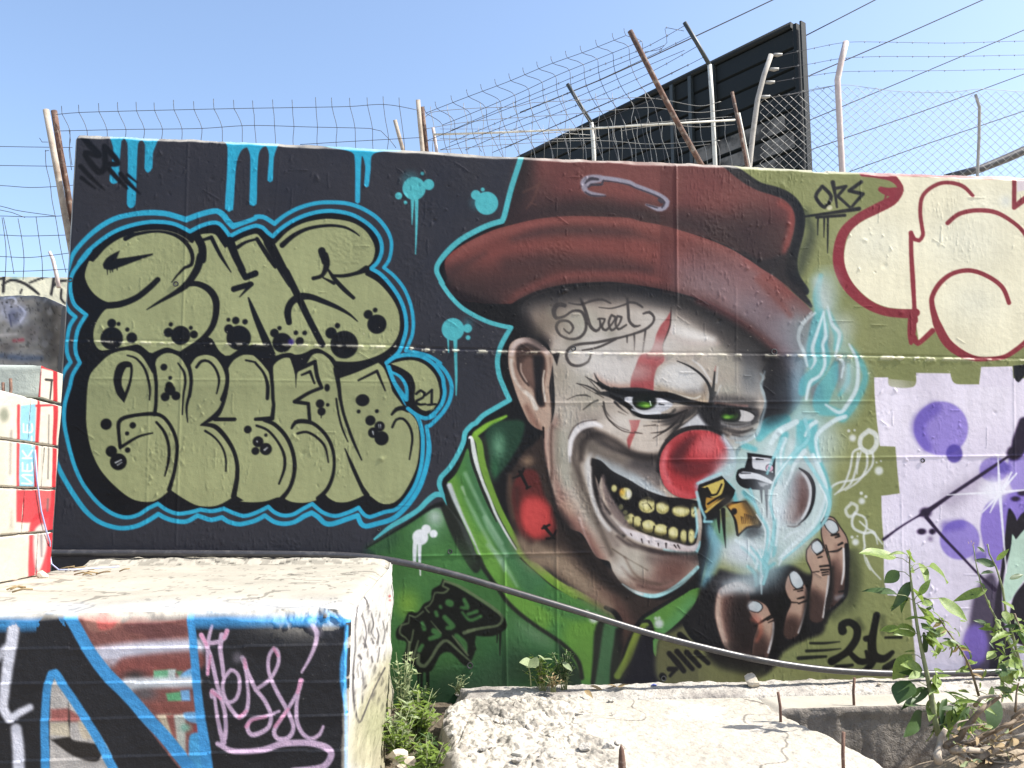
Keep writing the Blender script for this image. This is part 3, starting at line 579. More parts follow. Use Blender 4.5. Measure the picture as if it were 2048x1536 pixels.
    S("E:1400,1060,10 1330,950,8 1270,800,5", (60, 46, 46), a=.7, soft=8); S("E:1530,1000,5 1590,1180,4 1680,1380,3", (200, 170, 160), a=.7, soft=3); B("E:1420,900,90,80", (178, 150, 130), .6, 16)
    S("E:1450,560,6 1540,760,6 1660,1000,10 1800,1250,16 J:640,80,14 760,260,12", (84, 70, 64), a=.55, soft=10)
    S("E:1330,140,22 1340,420,24 1400,640,20", (150, 150, 134), a=.7, soft=14)
    S("E:1745,55,4 1640,30,10 1540,60,13 1470,150,12 1440,300,9 1435,420,4", (226, 218, 218), a=.95, soft=4)
    S("E:1420,190,3 1470,80,4 1560,20,3 1700,0,2", (60, 50, 48), a=.8, soft=2); S("E:1510,200,12 1560,120,16 1660,90,14 1760,160,8", (62, 52, 50), a=.9, soft=8); S("E:1490,250,10 1470,400,10 1530,580,8 1560,700,5", (70, 58, 54), a=.8, soft=6)
    B("E:1640,280,90,70", (140, 132, 118), .8, 14)
    S("E:1650,350,8 1620,470,12 1645,640,13 1680,820,12 1740,1000,10 1820,1120,5", (208, 202, 196), a=.9, soft=6)
    F("F:160,60 330,0 500,40 900,80 870,260 760,350 620,372 500,350 350,270 220,160", (196, 176, 160), .85, 12)
    S("F:300,0,3 400,70,3 500,110,2", (60, 50, 50), a=.8, soft=1.5)
    F("F:500,0! 615,0! 600,60 570,130 535,210 500,310! 480,200 520,110", (166, 70, 70), .95, 2); S("F:560,120,2 640,140,1", (60, 44, 44))
    S("F:40,90,16 160,190,16 330,290,14 520,360,13 680,385,15 790,370,12", (48, 40, 40), a=.95, soft=8); S("F:30,230,26 200,330,26 400,400,24 560,430,20", (92, 82, 76), a=.7, soft=14)
    S("F:180,390,8 330,480,20 480,560,24 640,650,22 790,740,12 860,775,5", (168, 178, 184), a=.95, soft=8); S("F:500,470,20 680,540,26 790,640,20", (92, 84, 84), a=.8, soft=12)
    B("F:60,230,110,70 F:330,420,150,50,28", (86, 76, 70), .6, 16); B("F:700,470,90,60,25", (60, 54, 56), .7, 16); S("F:560,440,14 760,480,20 820,560,14", (54, 48, 50), a=.75, soft=9)
    S("E:1500,280,12 1480,460,12 1540,660,12 1640,880,12 1720,1060,10", (92, 80, 72), a=.55, soft=9); S("E:1740,980,12 1830,1150,16 1920,1280,12", (96, 82, 78), a=.6, soft=9)
    B("E:1330,980,60,120,-30 E:1560,1220,60,140,-35", (92, 64, 60), .5, 18)
    # mouth
    F("F:122,392! 210,415 330,520 500,610 680,715 880,785 1050,800 1215,830! 1190,1000 1205,1180 1150,1295 950,1262 750,1195 560,1115 430,1015 340,905 275,760 240,640 220,580 190,700! 170,600 115,500", (26, 24, 28), soft=1.6)
    S("F:150,470,5 130,560,8 160,700,8 220,860,10 300,960,8", (40, 34, 36), soft=3)
    S("F:235,570,4 255,700,10 320,860,16 420,1010,18 540,1110,10", (122, 108, 104), a=.95, soft=5); S("F:200,900,10 300,1040,20 440,1140,14", (188, 178, 170), a=.8, soft=8)
    tooth, dim = (196, 186, 124), (112, 110, 82)
    B("F:350,700,28,36 470,755,60,62 690,870,88,82 845,895,68,68 1035,930,92,62 1165,930,38,66", tooth, 1, 2.5); B("F:520,1010,40,52 585,1040,46,56 700,1090,76,66 825,1125,76,60 955,1160,54,66 1062,1190,36,66 1140,1190,36,70", tooth, 1, 2.5); B("F:420,890,24,30 465,945,26,24 480,1000,26,30", dim, .9, 2)
    B("F:430,740,26,36", (222, 160, 60), .8, 4); B("F:500,760,24,40", (220, 220, 214), .8, 4)
    S("F:600,800,8 760,810,10 900,850,10 1100,880,10 1200,880,8", (26, 24, 28), a=.8, soft=6); S("F:520,1070,8 700,1150,12 830,1185,12 960,1225,10 1060,1250,8", (70, 66, 44), a=.7, soft=6)
    for p in ("F:640,860,2 690,850,3 735,910,2", "F:690,850,2 690,810,2", "F:770,840,3 770,930,3", "F:925,870,4 925,960,4", "F:1130,880,3 1130,980,3", "F:545,1000,3 545,1090,2", "F:625,1040,3 640,1110,2", "F:760,1090,4 750,1150,3", "F:895,1110,4 900,1190,3", "F:1015,1140,4 1015,1230,4", "F:1100,1150,4 1100,1240,4", "F:1180,930,2 1160,960,1.5"):
        S(p, (30, 28, 26), a=.9)
    # lower lip and chin
    S("F:410,1110,6 560,1180,16 750,1245,18 950,1295,18 1120,1330,16 1210,1290,10", (208, 194, 194), soft=3); S("F:860,1330,4 1020,1365,8 1170,1372,8 1222,1310,7 1232,1250,4", (152, 222, 228), soft=3)
    S("F:380,1190,4 500,1275,8 700,1335,9 900,1378,10 1060,1405,12 1200,1410,14", (58, 46, 46), a=.95, soft=5); S("J:860,0,3 1080,60,4 1300,110,4", (60, 46, 46), a=.5, soft=3)
    B("J:860,240,190,140,40", (162, 152, 136), .85, 24); B("J:1250,250,200,150,-30 J:1100,420,250,80", (122, 84, 76), .85, 26); S("J:1180,330,30 1300,300,24", (92, 62, 56), a=.7, soft=18)
    S("J:640,40,3 760,120,3 900,200,3 1000,260,2", (84, 72, 62), a=.8, soft=2); S("J:740,230,3 830,330,5 980,390,6 1140,400,5 1260,360,3", (96, 72, 64), a=.8, soft=5); S("J:1000,130,20 1250,170,26 1480,150,24", (78, 60, 58), a=.6, soft=14)
    for p in ("F:630,1220,3 640,1260,1.5", "F:520,1165,2 530,1185,1.5", "F:800,1265,3 805,1290,2", "F:880,1265,4 882,1310,2", "F:965,1280,3 985,1310,2", "F:1000,1280,3 1020,1315,2", "F:705,1240,2 708,1260,1.5"):
        S(p, (46, 38, 40))
    c.setclip()
    S("J:740,400,2 850,472,5 980,515,8 1100,518,8 1250,452,8 1380,358,9 1512,228,7", (154, 216, 218), soft=1.8); S("J:740,400,2 850,472,4 950,505,5", (214, 206, 200), a=.8)
    S("E:1160,90,4 1165,300,4 1200,520,4 1250,740,6 1300,960,8 1400,1100,8 1550,1240,6", (34, 28, 30), a=.8, soft=3)
    # nose
    nose = "F:812,450 850,310 950,190 1080,120 1220,103 1380,130 1500,210 1580,330 1600,450 1560,570 1450,640 1300,760 1180,800 1060,800 940,750 850,640"
    F(nose, (30, 24, 28), soft=5); S("F:800,520,8 810,380,8 880,240,10 1000,130,10 1150,80,9 1320,85,8 1450,150,6", (28, 24, 28), soft=2)
    F(nose, (180, 64, 68), soft=1.6)
    c.setclip(nose)
    S("F:1130,190,14 1040,300,26 980,420,30 1080,470,28 1250,460,20 1380,430,12", (92, 34, 42), a=.9, soft=16); B("F:1300,270,150,130", (196, 88, 92), .8, 22); S("F:940,560,40 1050,620,40 1150,560,30", (150, 50, 56), a=.5, soft=20)
    S("F:900,280,10 850,420,12 845,560,14 900,680,14 980,755,12", (206, 90, 94), a=.9, soft=8); S("F:1470,180,10 1560,300,18 1575,450,22 1480,540,20 1350,600,16 1230,680,16", (164, 178, 190), a=.9, soft=9); S("F:900,660,12 1000,740,14 1120,780,12", (200, 84, 88), a=.8, soft=8)
    c.setclip()
    # ear
    ear = "C:800,780 820,660 900,602 1000,588 1100,620 1200,710 1260,800 1240,950 1220,1100 1240,1300 1240,1450 1200,1536 E:1160,110 1080,80 C:1010,1450 950,1330 900,1210 850,1060 810,920"
    F(ear, (168, 142, 126), soft=1.6)
    c.setclip(ear)
    F("C:880,710 1000,675 1150,750 1190,900 1160,1100 1175,1290 1090,1275 1060,1130 950,1020 890,880", (82, 64, 58), soft=5)
    F("C:1050,790 1160,790 1150,950 1140,1100 1165,1285 1095,1270 1075,1130 1060,950", (38, 34, 38), .95, 5)
    F("C:930,880 980,800 1050,800 1060,950 1070,1100 1000,1040 940,960", (120, 96, 86), .8, 6); S("C:880,690,10 1000,650,12 1120,710,8", (52, 44, 44), a=.85, soft=5)
    S("C:835,760,8 880,650,12 990,612,12 1110,660,12 1200,740,10", (204, 178, 168), a=.9, soft=5); S("C:830,820,6 860,980,7 940,1110,7 1040,1210,8 1085,1310,10", (210, 194, 178), a=.9, soft=3); S("C:900,800,3 900,900,4 960,1020,4 1010,1080,3", (60, 48, 46), a=.8, soft=2)
    S("C:860,860,6 900,1020,8 960,1120,6", (118, 92, 82), a=.6, soft=5); S("C:930,860,3 935,940,3 990,1040,3", (196, 174, 160), a=.7, soft=2); S("C:1170,930,3 1155,1050,3 1180,1240,4", (214, 200, 184), a=.8, soft=2)
    S("C:990,1300,10 1060,1440,14 1120,1530,10", (110, 78, 68), a=.6, soft=8)
    c.setclip()
    S("C:1230,800,3 1245,1000,2 1235,1300,3", (90, 74, 66), a=.5, soft=3); F("C:1250,760! 1330,740! 1300,880!", (30, 26, 28), soft=1.3); S("E:1160,80,4 1165,180,3", (40, 30, 30))
    # tattoo
    K = lambda p, w=5: S(p, (60, 54, 54), w, a=.93, soft=1.3)
    K("C:1380,262,8 1310,252,9 1268,310,10 1290,388,7 1380,370,5 1460,318,5 1550,325,6 1595,420,6 1590,520,6 1530,590,6 1430,605,5 1330,560,5 1292,480,6 1330,422,6 1420,425,5 1465,490,5 1425,548,4 1370,500,3")
    K("C:1540,190,5 1590,310,7 1640,470,7 1700,522,6 1745,480,5 1735,395,4"); K("C:1420,235,2 1540,252,4 1650,215,5 1760,200,5 1850,240,3"); K("C:1720,400,4 1790,400,4 1760,480,5 1800,515,5 1870,440,4 1900,380,5 1860,360,5 1830,440,5 1860,515,5 1930,460,4 1960,380,5 1920,370,5 1900,450,5 1930,505,5 2010,460,4")
    K("C:2020,190,5 2030,320,6 D:95,420,6 150,475,6 205,465,3"); K("C:1730,280,2 1860,290,3 2000,250,4 D:100,228,5 170,240,5 230,278,4")
    K("D:240,345,4 300,330,6 348,380,5 335,440,5 260,505,6 130,555,5 0,590,5 C:1900,600,6 1700,640,6 1520,660,6 1425,700,6 1395,780,6 1440,862,6 1530,878,6 1620,835,5 1645,765,4"); K("C:1560,720,3 1720,690,5 1900,610,4", 3)
    for p in ("D:70,570,3 72,640,2", "D:145,550,4 148,640,3 146,720,1.5", "D:262,510,4 245,640,4 232,740,3", "C:2020,570,3 2020,640,1.5"):
        K(p)


def paint_hand(c):
    """smoke, the three spray caps and the hand"""
    F, S, B = c.fill, c.stroke, c.blob
    BK = (28, 27, 31)
    # dark ground behind the hand
    F("J:1560,350 1700,300 K:200,250 480,300 900,200 1150,300 1500,50 1540,250 1520,500 1300,760 1250,900 1050,980 850,1100 760,1250 600,1350 350,1300 60,1100 J:1400,800 1500,600", (32, 30, 34), soft=7)
    F("J:1100,1000 1250,880 1500,800 K:60,1150 640,1260 400,1500 J:1150,1420", (112, 112, 78), .9, 8); F("J:1380,760 1550,600 1800,820 1900,1050 1800,1120 1500,960", (34, 32, 36), .95, 8); F("K:60,1120 360,1160 640,1240 600,1330 380,1290 200,1250", (30, 30, 32), .8, 10)
    for p in ("J:1390,810,12 1450,920,11 1560,1030,10", "J:1330,920,12 1420,1000,11", "J:1220,1110,10 1300,1200,12 1370,1290,10", "J:1300,1090,11 1460,1270,9", "J:1400,1100,11 1530,1240,9", "J:1500,1100,11 1620,1210,9", "J:1220,1270,10 1290,1270,9", "J:1150,1340,13 1160,1350,13", "J:1270,1290,8 1230,1340,6"):
        S(p, (26, 26, 30), soft=2)
    B("K:1560,400,60,260", (80, 84, 60), .6, 18); S("K:1560,100,20 1590,350,24 1540,560,20 1380,720,18", (70, 74, 54), a=.6, soft=14)
    # mist
    F("G:-180,640 0,300 150,220 320,60 560,-80 760,-120 1000,60 1000,300 1020,620 1000,900 860,1150 640,1420 420,1560 150,1500 -40,1300 60,1150 0,900", (164, 196, 198), .85, 24)
    F("H:860,110 930,40 1000,90 1040,300 1060,450 1160,650 1280,860 1390,1050 1350,1280 1200,1536 600,1536 700,1250 720,1050 690,800 700,560 830,420", (140, 188, 190), .55, 22)
    B("H:1000,280,90,200 H:1120,620,110,130 G:1050,230,100,160", (172, 190, 176), .6, 24); B("G:520,960,130,120 G:130,1340,170,120", (180, 190, 204), .8, 24); B("H:640,1150,120,160", (150, 180, 194), .6, 26); B("H:960,740,60,110 H:1120,1050,50,130 H:880,1250,70,120", (110, 104, 118), .7, 12)
    B("G:640,700,100,150", (126, 148, 162), .7, 22); B("G:300,1120,90,90", (44, 48, 54), .75, 18); B("F:1380,1300,70,200,20", (120, 170, 186), .8, 18); S("F:1330,1100,16 1380,1250,22 1340,1420,16 J:1620,250,16 1570,400,8", (122, 176, 190), a=.8, soft=12)
    F("F:1340,1060! 1400,1010 1480,1150 1490,1300! 1420,1220", (104, 146, 116), .8, 5)
    T, WT = (84, 172, 182), (206, 230, 234)
    for p in ("H:930,60,8 890,260,16 910,420,18 880,560,22 850,800,26 830,950,22", "H:940,420,8 960,600,20 940,760,24 960,920,26 880,1060,30 780,1150,26 740,1250,16", "H:1000,420,10 1060,560,14 1110,680,18 1090,800,12", "H:1240,780,4 1330,930,12 1385,1080,12 1350,1220,14 1250,1400,16 1150,1500,24",
              "H:1080,960,10 1040,1100,26 960,1250,34 930,1400,30 1060,1450,18 1180,1470,10", "H:1210,980,6 1200,1150,10 1120,1280,6", "G:560,0,24 400,50,30 300,180,16", "G:560,150,16 520,300,14 510,480,12 510,640,8", "G:740,60,24 740,200,26 690,330,18 620,440,8", "G:830,60,26 850,250,22 890,400,16 960,560,14 1010,700,10", "G:1010,720,12 990,880,16 920,1040,14 800,1180,10 720,1230,5",
              "G:140,740,8 210,830,14 300,980,10 380,1100,6 390,1250,8", "G:470,1030,8 460,1200,10 440,1380,8 K:620,80,16 660,140,16 620,260,6", "K:430,20,6 560,120,12 600,240,5", "K:490,220,5 560,290,8 575,410,5", "K:760,190,5 660,270,10 610,390,5", "G:-30,650,8 20,720,10 60,830,8", "F:1680,260,14 1790,300,10"):
        S(p, T, a=.62 if p[0] == 'H' else .72, soft=4)
    for p in ("H:870,440,4 740,560,7 700,700,6 750,830,6 790,980,4", "H:960,430,4 900,620,6 845,800,7 870,930,6 830,1010,3", "H:960,450,3 980,680,7 950,760,6 970,960,6 920,1080,6 820,1150,7 780,1320,5", "H:1000,380,4 1050,560,7 1120,650,7 1100,790,6 1080,880,5", "H:1100,900,5 1160,950,5 1140,1100,3", "H:1220,760,3 1290,900,6 1310,1050,7 1290,1220,8 1200,1380,8 1120,1460,7 980,1380,4",
              "H:1180,1500,8 1080,1536,9 G:900,140,8 880,260,6 920,420,6", "G:680,20,10 500,120,14 420,240,8", "G:560,200,10 520,340,6 530,520,5", "G:880,20,8 820,60,8 770,160,5", "G:760,320,10 660,460,8 620,580,6 540,720,5", "G:850,360,8 920,520,10 980,680,8 970,820,6 880,1050,7 760,1180,8 620,1300,7 500,1420,4", "G:60,1230,6 180,1310,7 280,1430,6 K:570,240,5",
              "G:300,960,4 390,1080,6 400,1250,6 420,1400,4", "G:560,1220,4 620,1160,6 720,1130,3", "G:480,900,4 500,1050,6 470,1280,4", "K:620,0,2 625,300,3 630,500,1.5", "K:640,320,4 620,390,3", "K:1000,20,5 860,110,7 810,200,3", "D:1960,330,3 1850,480,6 1830,620,5 1900,760,4"):
        S(p, WT, a=.85, soft=2.5)
    for p in ("G:420,300,26 480,520,30 500,760,30", "G:640,250,20 600,420,20", "G:780,420,24 900,700,30 900,950,30 740,1150,30", "G:250,900,20 330,1080,16", "H:900,120,20 960,350,24", "H:1200,1000,14 1190,1200,14"):
        S(p, (196, 214, 216), a=.55, soft=14)
    S("H:560,600,50 640,800,40 720,950,26", (150, 170, 182), a=.5, soft=30); B("H:1180,560,90,110 H:1010,200,70,120", (170, 178, 164), .5, 26)
    # palm showing through
    F("G:690,510 760,520 825,610 852,720 840,860 780,990 700,1070 620,1080 560,1010 600,760 640,600", (150, 140, 142), .7, 10); S("G:740,620,18 750,760,26 720,900,24 650,1020,14", (94, 66, 62), a=.9, soft=12); S("G:640,900,20 600,1000,14", (150, 136, 132), a=.7, soft=12)
    S("G:740,540,4 810,640,7 830,760,7 800,900,6 740,1010,4", (214, 218, 222), a=.9, soft=2.5); S("G:710,495,3 800,560,7 855,680,8 845,850,7 785,990,5 700,1070,2", (38, 38, 44), soft=1.3); S("G:590,1085,3 660,1095,4 720,1070,2", (70, 56, 56), a=.8)
    # white cap
    c.tile = 'G'
    F("175,335! 300,350 465,375! 462,560 482,640 440,700 300,717 130,690 62,610 80,510 150,488! 180,380", (24, 24, 30), soft=1.3)
    F("225,375! 430,398! 440,540! 300,508 235,490", (206, 206, 212), soft=1.2); B("405,492,42", (24, 24, 30), 1, 1); B("405,492,34", (222, 140, 166), 1, 1); B("400,495,12,18", (30, 24, 30), 1, 1)
    F("88,560 130,528 300,556 440,635 425,655 260,605 120,600", (214, 216, 222), soft=1.2); F("290,640! 400,655 320,690!", (150, 150, 158), .8, 3); S("110,545,3 210,545,2", (30, 30, 36)); S("270,400,4 340,405,2", (30, 30, 36))
    S("320,700,7 325,850,2", (24, 24, 30)); S("370,690,9 375,850,5 380,1000,1", (24, 24, 30))
    # gold caps
    c.tile = 'F'
    F("1218,660! 1330,620 1450,570! 1590,720! 1560,800 1340,990! 1285,960 1205,740", (28, 26, 26), soft=1.3); F("1245,690! 1350,650 1470,605! 1480,650 1440,770 1340,790 1310,700!", (206, 176, 92), soft=1.3); F("1290,790! 1340,800 1440,790 1300,920! 1285,880", (176, 134, 60), soft=1.5)
    S("1300,700,6 1340,770,5! 1400,760,4 1450,660,4", (28, 26, 26)); S("1310,860,4 1440,780,5 1560,730,4", (28, 26, 26)); S("1290,940,5 1400,850,4 1480,800,2", (196, 160, 84), soft=1); B("1275,760,28,40", (34, 30, 28), 1, 3); B("1500,830,60,50,-30", (60, 56, 54), .9, 6)
    F("1495,880! 1560,838! 1700,825! 1865,1060! 1840,1105 1720,1110 1620,1198! 1600,1180 1570,1010", (30, 26, 26), soft=1.3); F("1520,890! 1580,862! 1690,850 1790,1010 1820,1060 1700,1095! 1625,1165! 1600,1020", (190, 142, 74), soft=1.5)
    S("1690,850,14 1780,980,22 1800,1050,16", (96, 80, 52), a=.85, soft=6); B("1578,935,30,36", (34, 30, 34), 1, 1.3); B("1560,880,40,26", (226, 160, 70), .7, 5)
    for x in range(1650, 1800, 18):
        S(f"{x},{960 + (x * 7) % 40},2 {x + 10},{1060 + (x * 5) % 30},1", (44, 36, 30), a=.8)
    B("1760,1150,90,60,-20", (36, 36, 40), .85, 8)
    S("1415,940,8 1420,1050,6 1428,1155,1.5", (28, 28, 30)); S("1465,920,9 1475,1100,6 1492,1310,1.5", (28, 28, 30))
    for p in ("1205,650,5 1330,590,5 1440,545,3", "1195,740,6 1230,880,6 1280,1000,5 1270,1040,4", "1180,900,4 1200,1100,5 1180,1200,4", "1280,1040,5 1350,1040,4"):
        S(p, (150, 208, 216), a=.85, soft=2.5)
    # fingers
    c.tile = 'K'
    th = "158,690 170,560 195,460 260,415 380,385 480,430 510,560 500,660 570,800 550,1000 510,1180 360,1130 260,1050 200,900 165,770"
    F(th, (112, 84, 76), soft=2.5); c.setclip(th, 2.5); S("180,560,14 180,720,16 230,940,16 300,1080,14", (184, 156, 140), a=.9, soft=10); S("420,560,40 450,760,60 470,1000,50", (48, 38, 38), a=.95, soft=22); S("220,470,20 350,400,20 470,440,14", (150, 140, 136), a=.8, soft=12); c.setclip(); B("430,430,120,50", (160, 186, 192), .7, 16)

    def finger(path, lit, shade, rim, nail, creases):
        F(path, (160, 130, 116), soft=1.8)
        c.setclip(path, 1.6)
        S(lit, (172, 142, 124), a=.8, soft=10); S(shade, (70, 52, 48), a=.9, soft=14); S(rim, (218, 212, 208), a=.9, soft=2)
        c.setclip()
        S(path + ' ' + path.split()[0], (34, 30, 32), 2.5, a=.85)
        F(nail, (176, 186, 190), soft=1.3); S(nail + ' ' + nail.split()[0], (40, 36, 38), 2)
        for p in creases:
            S(p, (32, 28, 30))
    finger("K:485,650 495,585 570,558 680,615 725,700 765,770 768,880 742,1020 685,1175 610,1190 530,1160 545,960 590,810 530,740", "K:560,720,16 650,760,30 700,850,26", "K:590,1180,40 620,1050,40 600,900,16", "K:755,800,4 750,920,5 700,1100,4", "K:490,620 540,572 610,590 642,640 592,692 505,665",
           ("K:560,830,3 640,780,5 740,715,4", "K:690,770,3 750,735,4", "K:700,795,2 755,770,3"))
    S("K:540,760,10 610,800,8 620,900,8 580,980,6", (176, 104, 84), a=.6, soft=6); B("K:585,740,50,30,40", (186, 120, 108), .7, 8)
    finger("K:885,340 930,270 1010,285 1065,380 1105,470 1108,570 1085,700 1040,850 1000,930 900,970 850,900 880,720 930,590 890,520 868,430", "K:960,500,20 1010,600,24 980,700,20", "K:900,960,50 930,840,44 960,760,12", "K:1095,600,4 1060,760,5 1010,900,4", "K:912,300 960,262 1020,305 1062,400 1000,452 940,400",
           ("K:920,585,3 1000,590,2", "K:1000,550,3 1060,535,5", "K:1010,600,3 1100,565,4", "K:960,460,2 1050,440,4", "K:1000,475,2 1050,465,3"))
    finger("G:785,1330 850,1240 900,1218 960,1290 1000,1400 K:1300,100 1335,230 1335,380 1295,580 1265,770 1180,800 1120,760 1110,560 1145,300 1090,150", "K:1180,120,30 1240,280,30 1220,420,30", "K:1180,780,50 1180,620,50 1160,500,20", "K:1320,320,4 1300,520,5 1262,740,4", "G:838,1270 895,1230 950,1290 945,1350 885,1372 835,1310",
           ("K:1200,100,4 1260,60,4", "K:1210,130,3 1250,120,3", "K:1230,220,4 1320,210,4", "K:1240,255,4 1325,250,3", "K:1250,285,3 1310,275,3", "K:1255,310,3 1310,300,2", "K:1150,280,2 1220,270,2"))
    finger("G:935,1050 985,990 1060,1000 1125,1090 1195,1200 1215,1310 1215,1500 K:1515,200 1490,500 1400,610 1290,700 1300,560 1340,380 1330,150 1290,0 G:1000,1380 940,1200", "G:1060,1250,30 1080,1340,30 K:1400,60,26", "K:1350,620,60 1400,480,60 1400,350,30 1370,200,14", "G:1165,1320,4 K:1480,120,6 1475,260,5 1450,400,3", "G:962,1060 1008,1018 1082,1050 1112,1130 1052,1168 990,1112",
           ("G:1040,1180,4 1110,1170,5", "G:1080,1205,3 1120,1190,4", "G:1110,1280,4 1150,1260,5", "G:1010,1350,2 1100,1340,5 1145,1310,3", "K:1420,480,3 1480,470,4"))
    S("K:1500,0,8 1505,250,8 1490,500,8 1420,600,6 1290,700,4", (30, 29, 33), soft=1.6); S("K:1400,540,10 1460,520,6", (150, 156, 164), a=.6, soft=5)
    # black 21 and dashes
    T = lambda p, w=12: S(p, (24, 26, 26), w, soft=2)
    S("K:1620,780,14 1660,850,12", (70, 74, 52), a=.6, soft=6); S("K:1870,740,12 1870,900,10", (84, 88, 62), a=.6, soft=6)
    T("K:1460,880,17 1455,820,15 1530,790,14 1605,850,15 1600,960,15 1520,1080,15 1440,1140,14 1350,1190,17"); T("K:1540,1110,10 1630,1190,13 1720,1180,11 1700,1090,6"); T("K:1810,720,14 1785,840,14 1760,1000,17 1780,1130,18 1880,1165,15 1970,1100,9"); T("K:1790,1150,15 1740,1240,13 1680,1280,8"); T("K:1700,960,12 1750,950,12")
    for p in ("K:1130,1005,5 1280,1005,5 1430,990,2", "K:1090,1085,6 1280,1078,5 1440,1062,2", "K:1010,1160,8 1150,1150,7 1290,1142,5", "K:1900,948,5 2060,945,6", "K:1930,890,5 2060,880,5", "K:1400,1250,10 1500,1240,8 1560,1230,6", "K:1900,1260,14 2000,1200,14"):
        S(p, (30, 32, 30), a=.9, soft=2)


def paint_tag(c):
    """the black and green outlined tag low on the jacket"""
    S = c.stroke
    c.tile = 'I'
    c.fill("540,350! 640,400 900,560 1130,710 1180,760 1190,850 1060,930 880,930! 860,1040! 880,1060 830,1200! 770,1240 620,1100 520,1120 420,1290 300,1290 210,1210 130,1200 170,1000 70,960 70,860 140,790 190,690 280,690 350,600 420,560 430,460 510,410", (22, 26, 22), soft=2.5)
    for p in ("600,590,14 620,600,14", "515,630,7 520,640,7", "470,690,8 480,720,8", "330,800,8 350,860,9", "760,560,8 790,640,10 730,640,6", "890,680,8 800,710,7", "930,730,7 820,770,7 740,690,5", "560,740,10 640,830,12 590,850,9", "450,880,12 500,920,12 410,960,9", "300,1080,9 330,1030,8", "680,930,10 760,1010,12 780,1090,6"):
        S(p, (70, 112, 66), soft=3)
    for p in ("560,370,5 720,430,6 900,540,6 1060,650,7 1150,740,6 1110,820,5 950,850,6 800,880,7", "560,370,3 540,420,4 600,450,4 550,490,4 460,490,3 440,560,3 400,620,3 360,640,3 400,690,3", "340,680,3 260,740,3 200,720,3 190,800,3 120,820,4 100,900,4 160,950,3 210,1000,3 240,870,3", "200,1000,6 190,1160,6 230,1170,6 290,980,3",
              "290,1130,8 290,1210,8 350,1240,7 420,1160,6 500,1030,7 580,980,6 700,1080,5 830,1200,3", "420,780,2 520,900,3", "640,930,3 720,1030,5 800,1130,4", "760,900,8 860,870,5"):
        S(p, (104, 116, 88), a=.85, soft=1.8)
    for p in ("1100,900,4 1095,1000,2", "1130,900,5 1125,1130,1.5", "290,1280,6 290,1420,2", "325,1280,6 322,1520,4", "385,1280,7 388,1520,6", "840,950,5 880,1070,2"):
        S(p, (22, 26, 22))
    # white splash on the shoulder and the teal edge line
    W = (228, 230, 232)
    c.blob("L:720,1200,80 780,1120,48 855,1165,40", W, 1, 2)
    S("L:668,1240,8 662,1350,8 660,1480,5 I:248,200,3", W); S("L:715,1240,8 712,1350,7 715,1500,4 I:308,200,4 310,310,2", W)
    teal = ("A:950,20,11 945,40,11 900,180 830,400,11 760,680 738,728! 600,770,11 450,840 300,930 170,1050 80,1170,10 70,1250,10 130,1370,9 C:110,20,9 190,140 310,270 450,360 600,430 740,470 832,487! 780,570,10 720,690 690,830,10 710,980 760,1110 815,1228! "
            "690,1300,10 540,1390 L:1290,30,10 1250,50 1180,130 1160,230 1090,380 1020,490 930,590 915,660 940,740,8 990,870,1")
    S(teal, TEAL, soft=1.4)
    S("L:940,765,11 880,762,11 800,820,11 700,920,10 560,1010,10 420,1090,9 250,1220,4", TEAL, soft=1.4)
    S("L:170,1310,2 420,1160,4 600,1050,6 760,940,7 860,880,8 940,860,10", (28, 30, 32), soft=3)


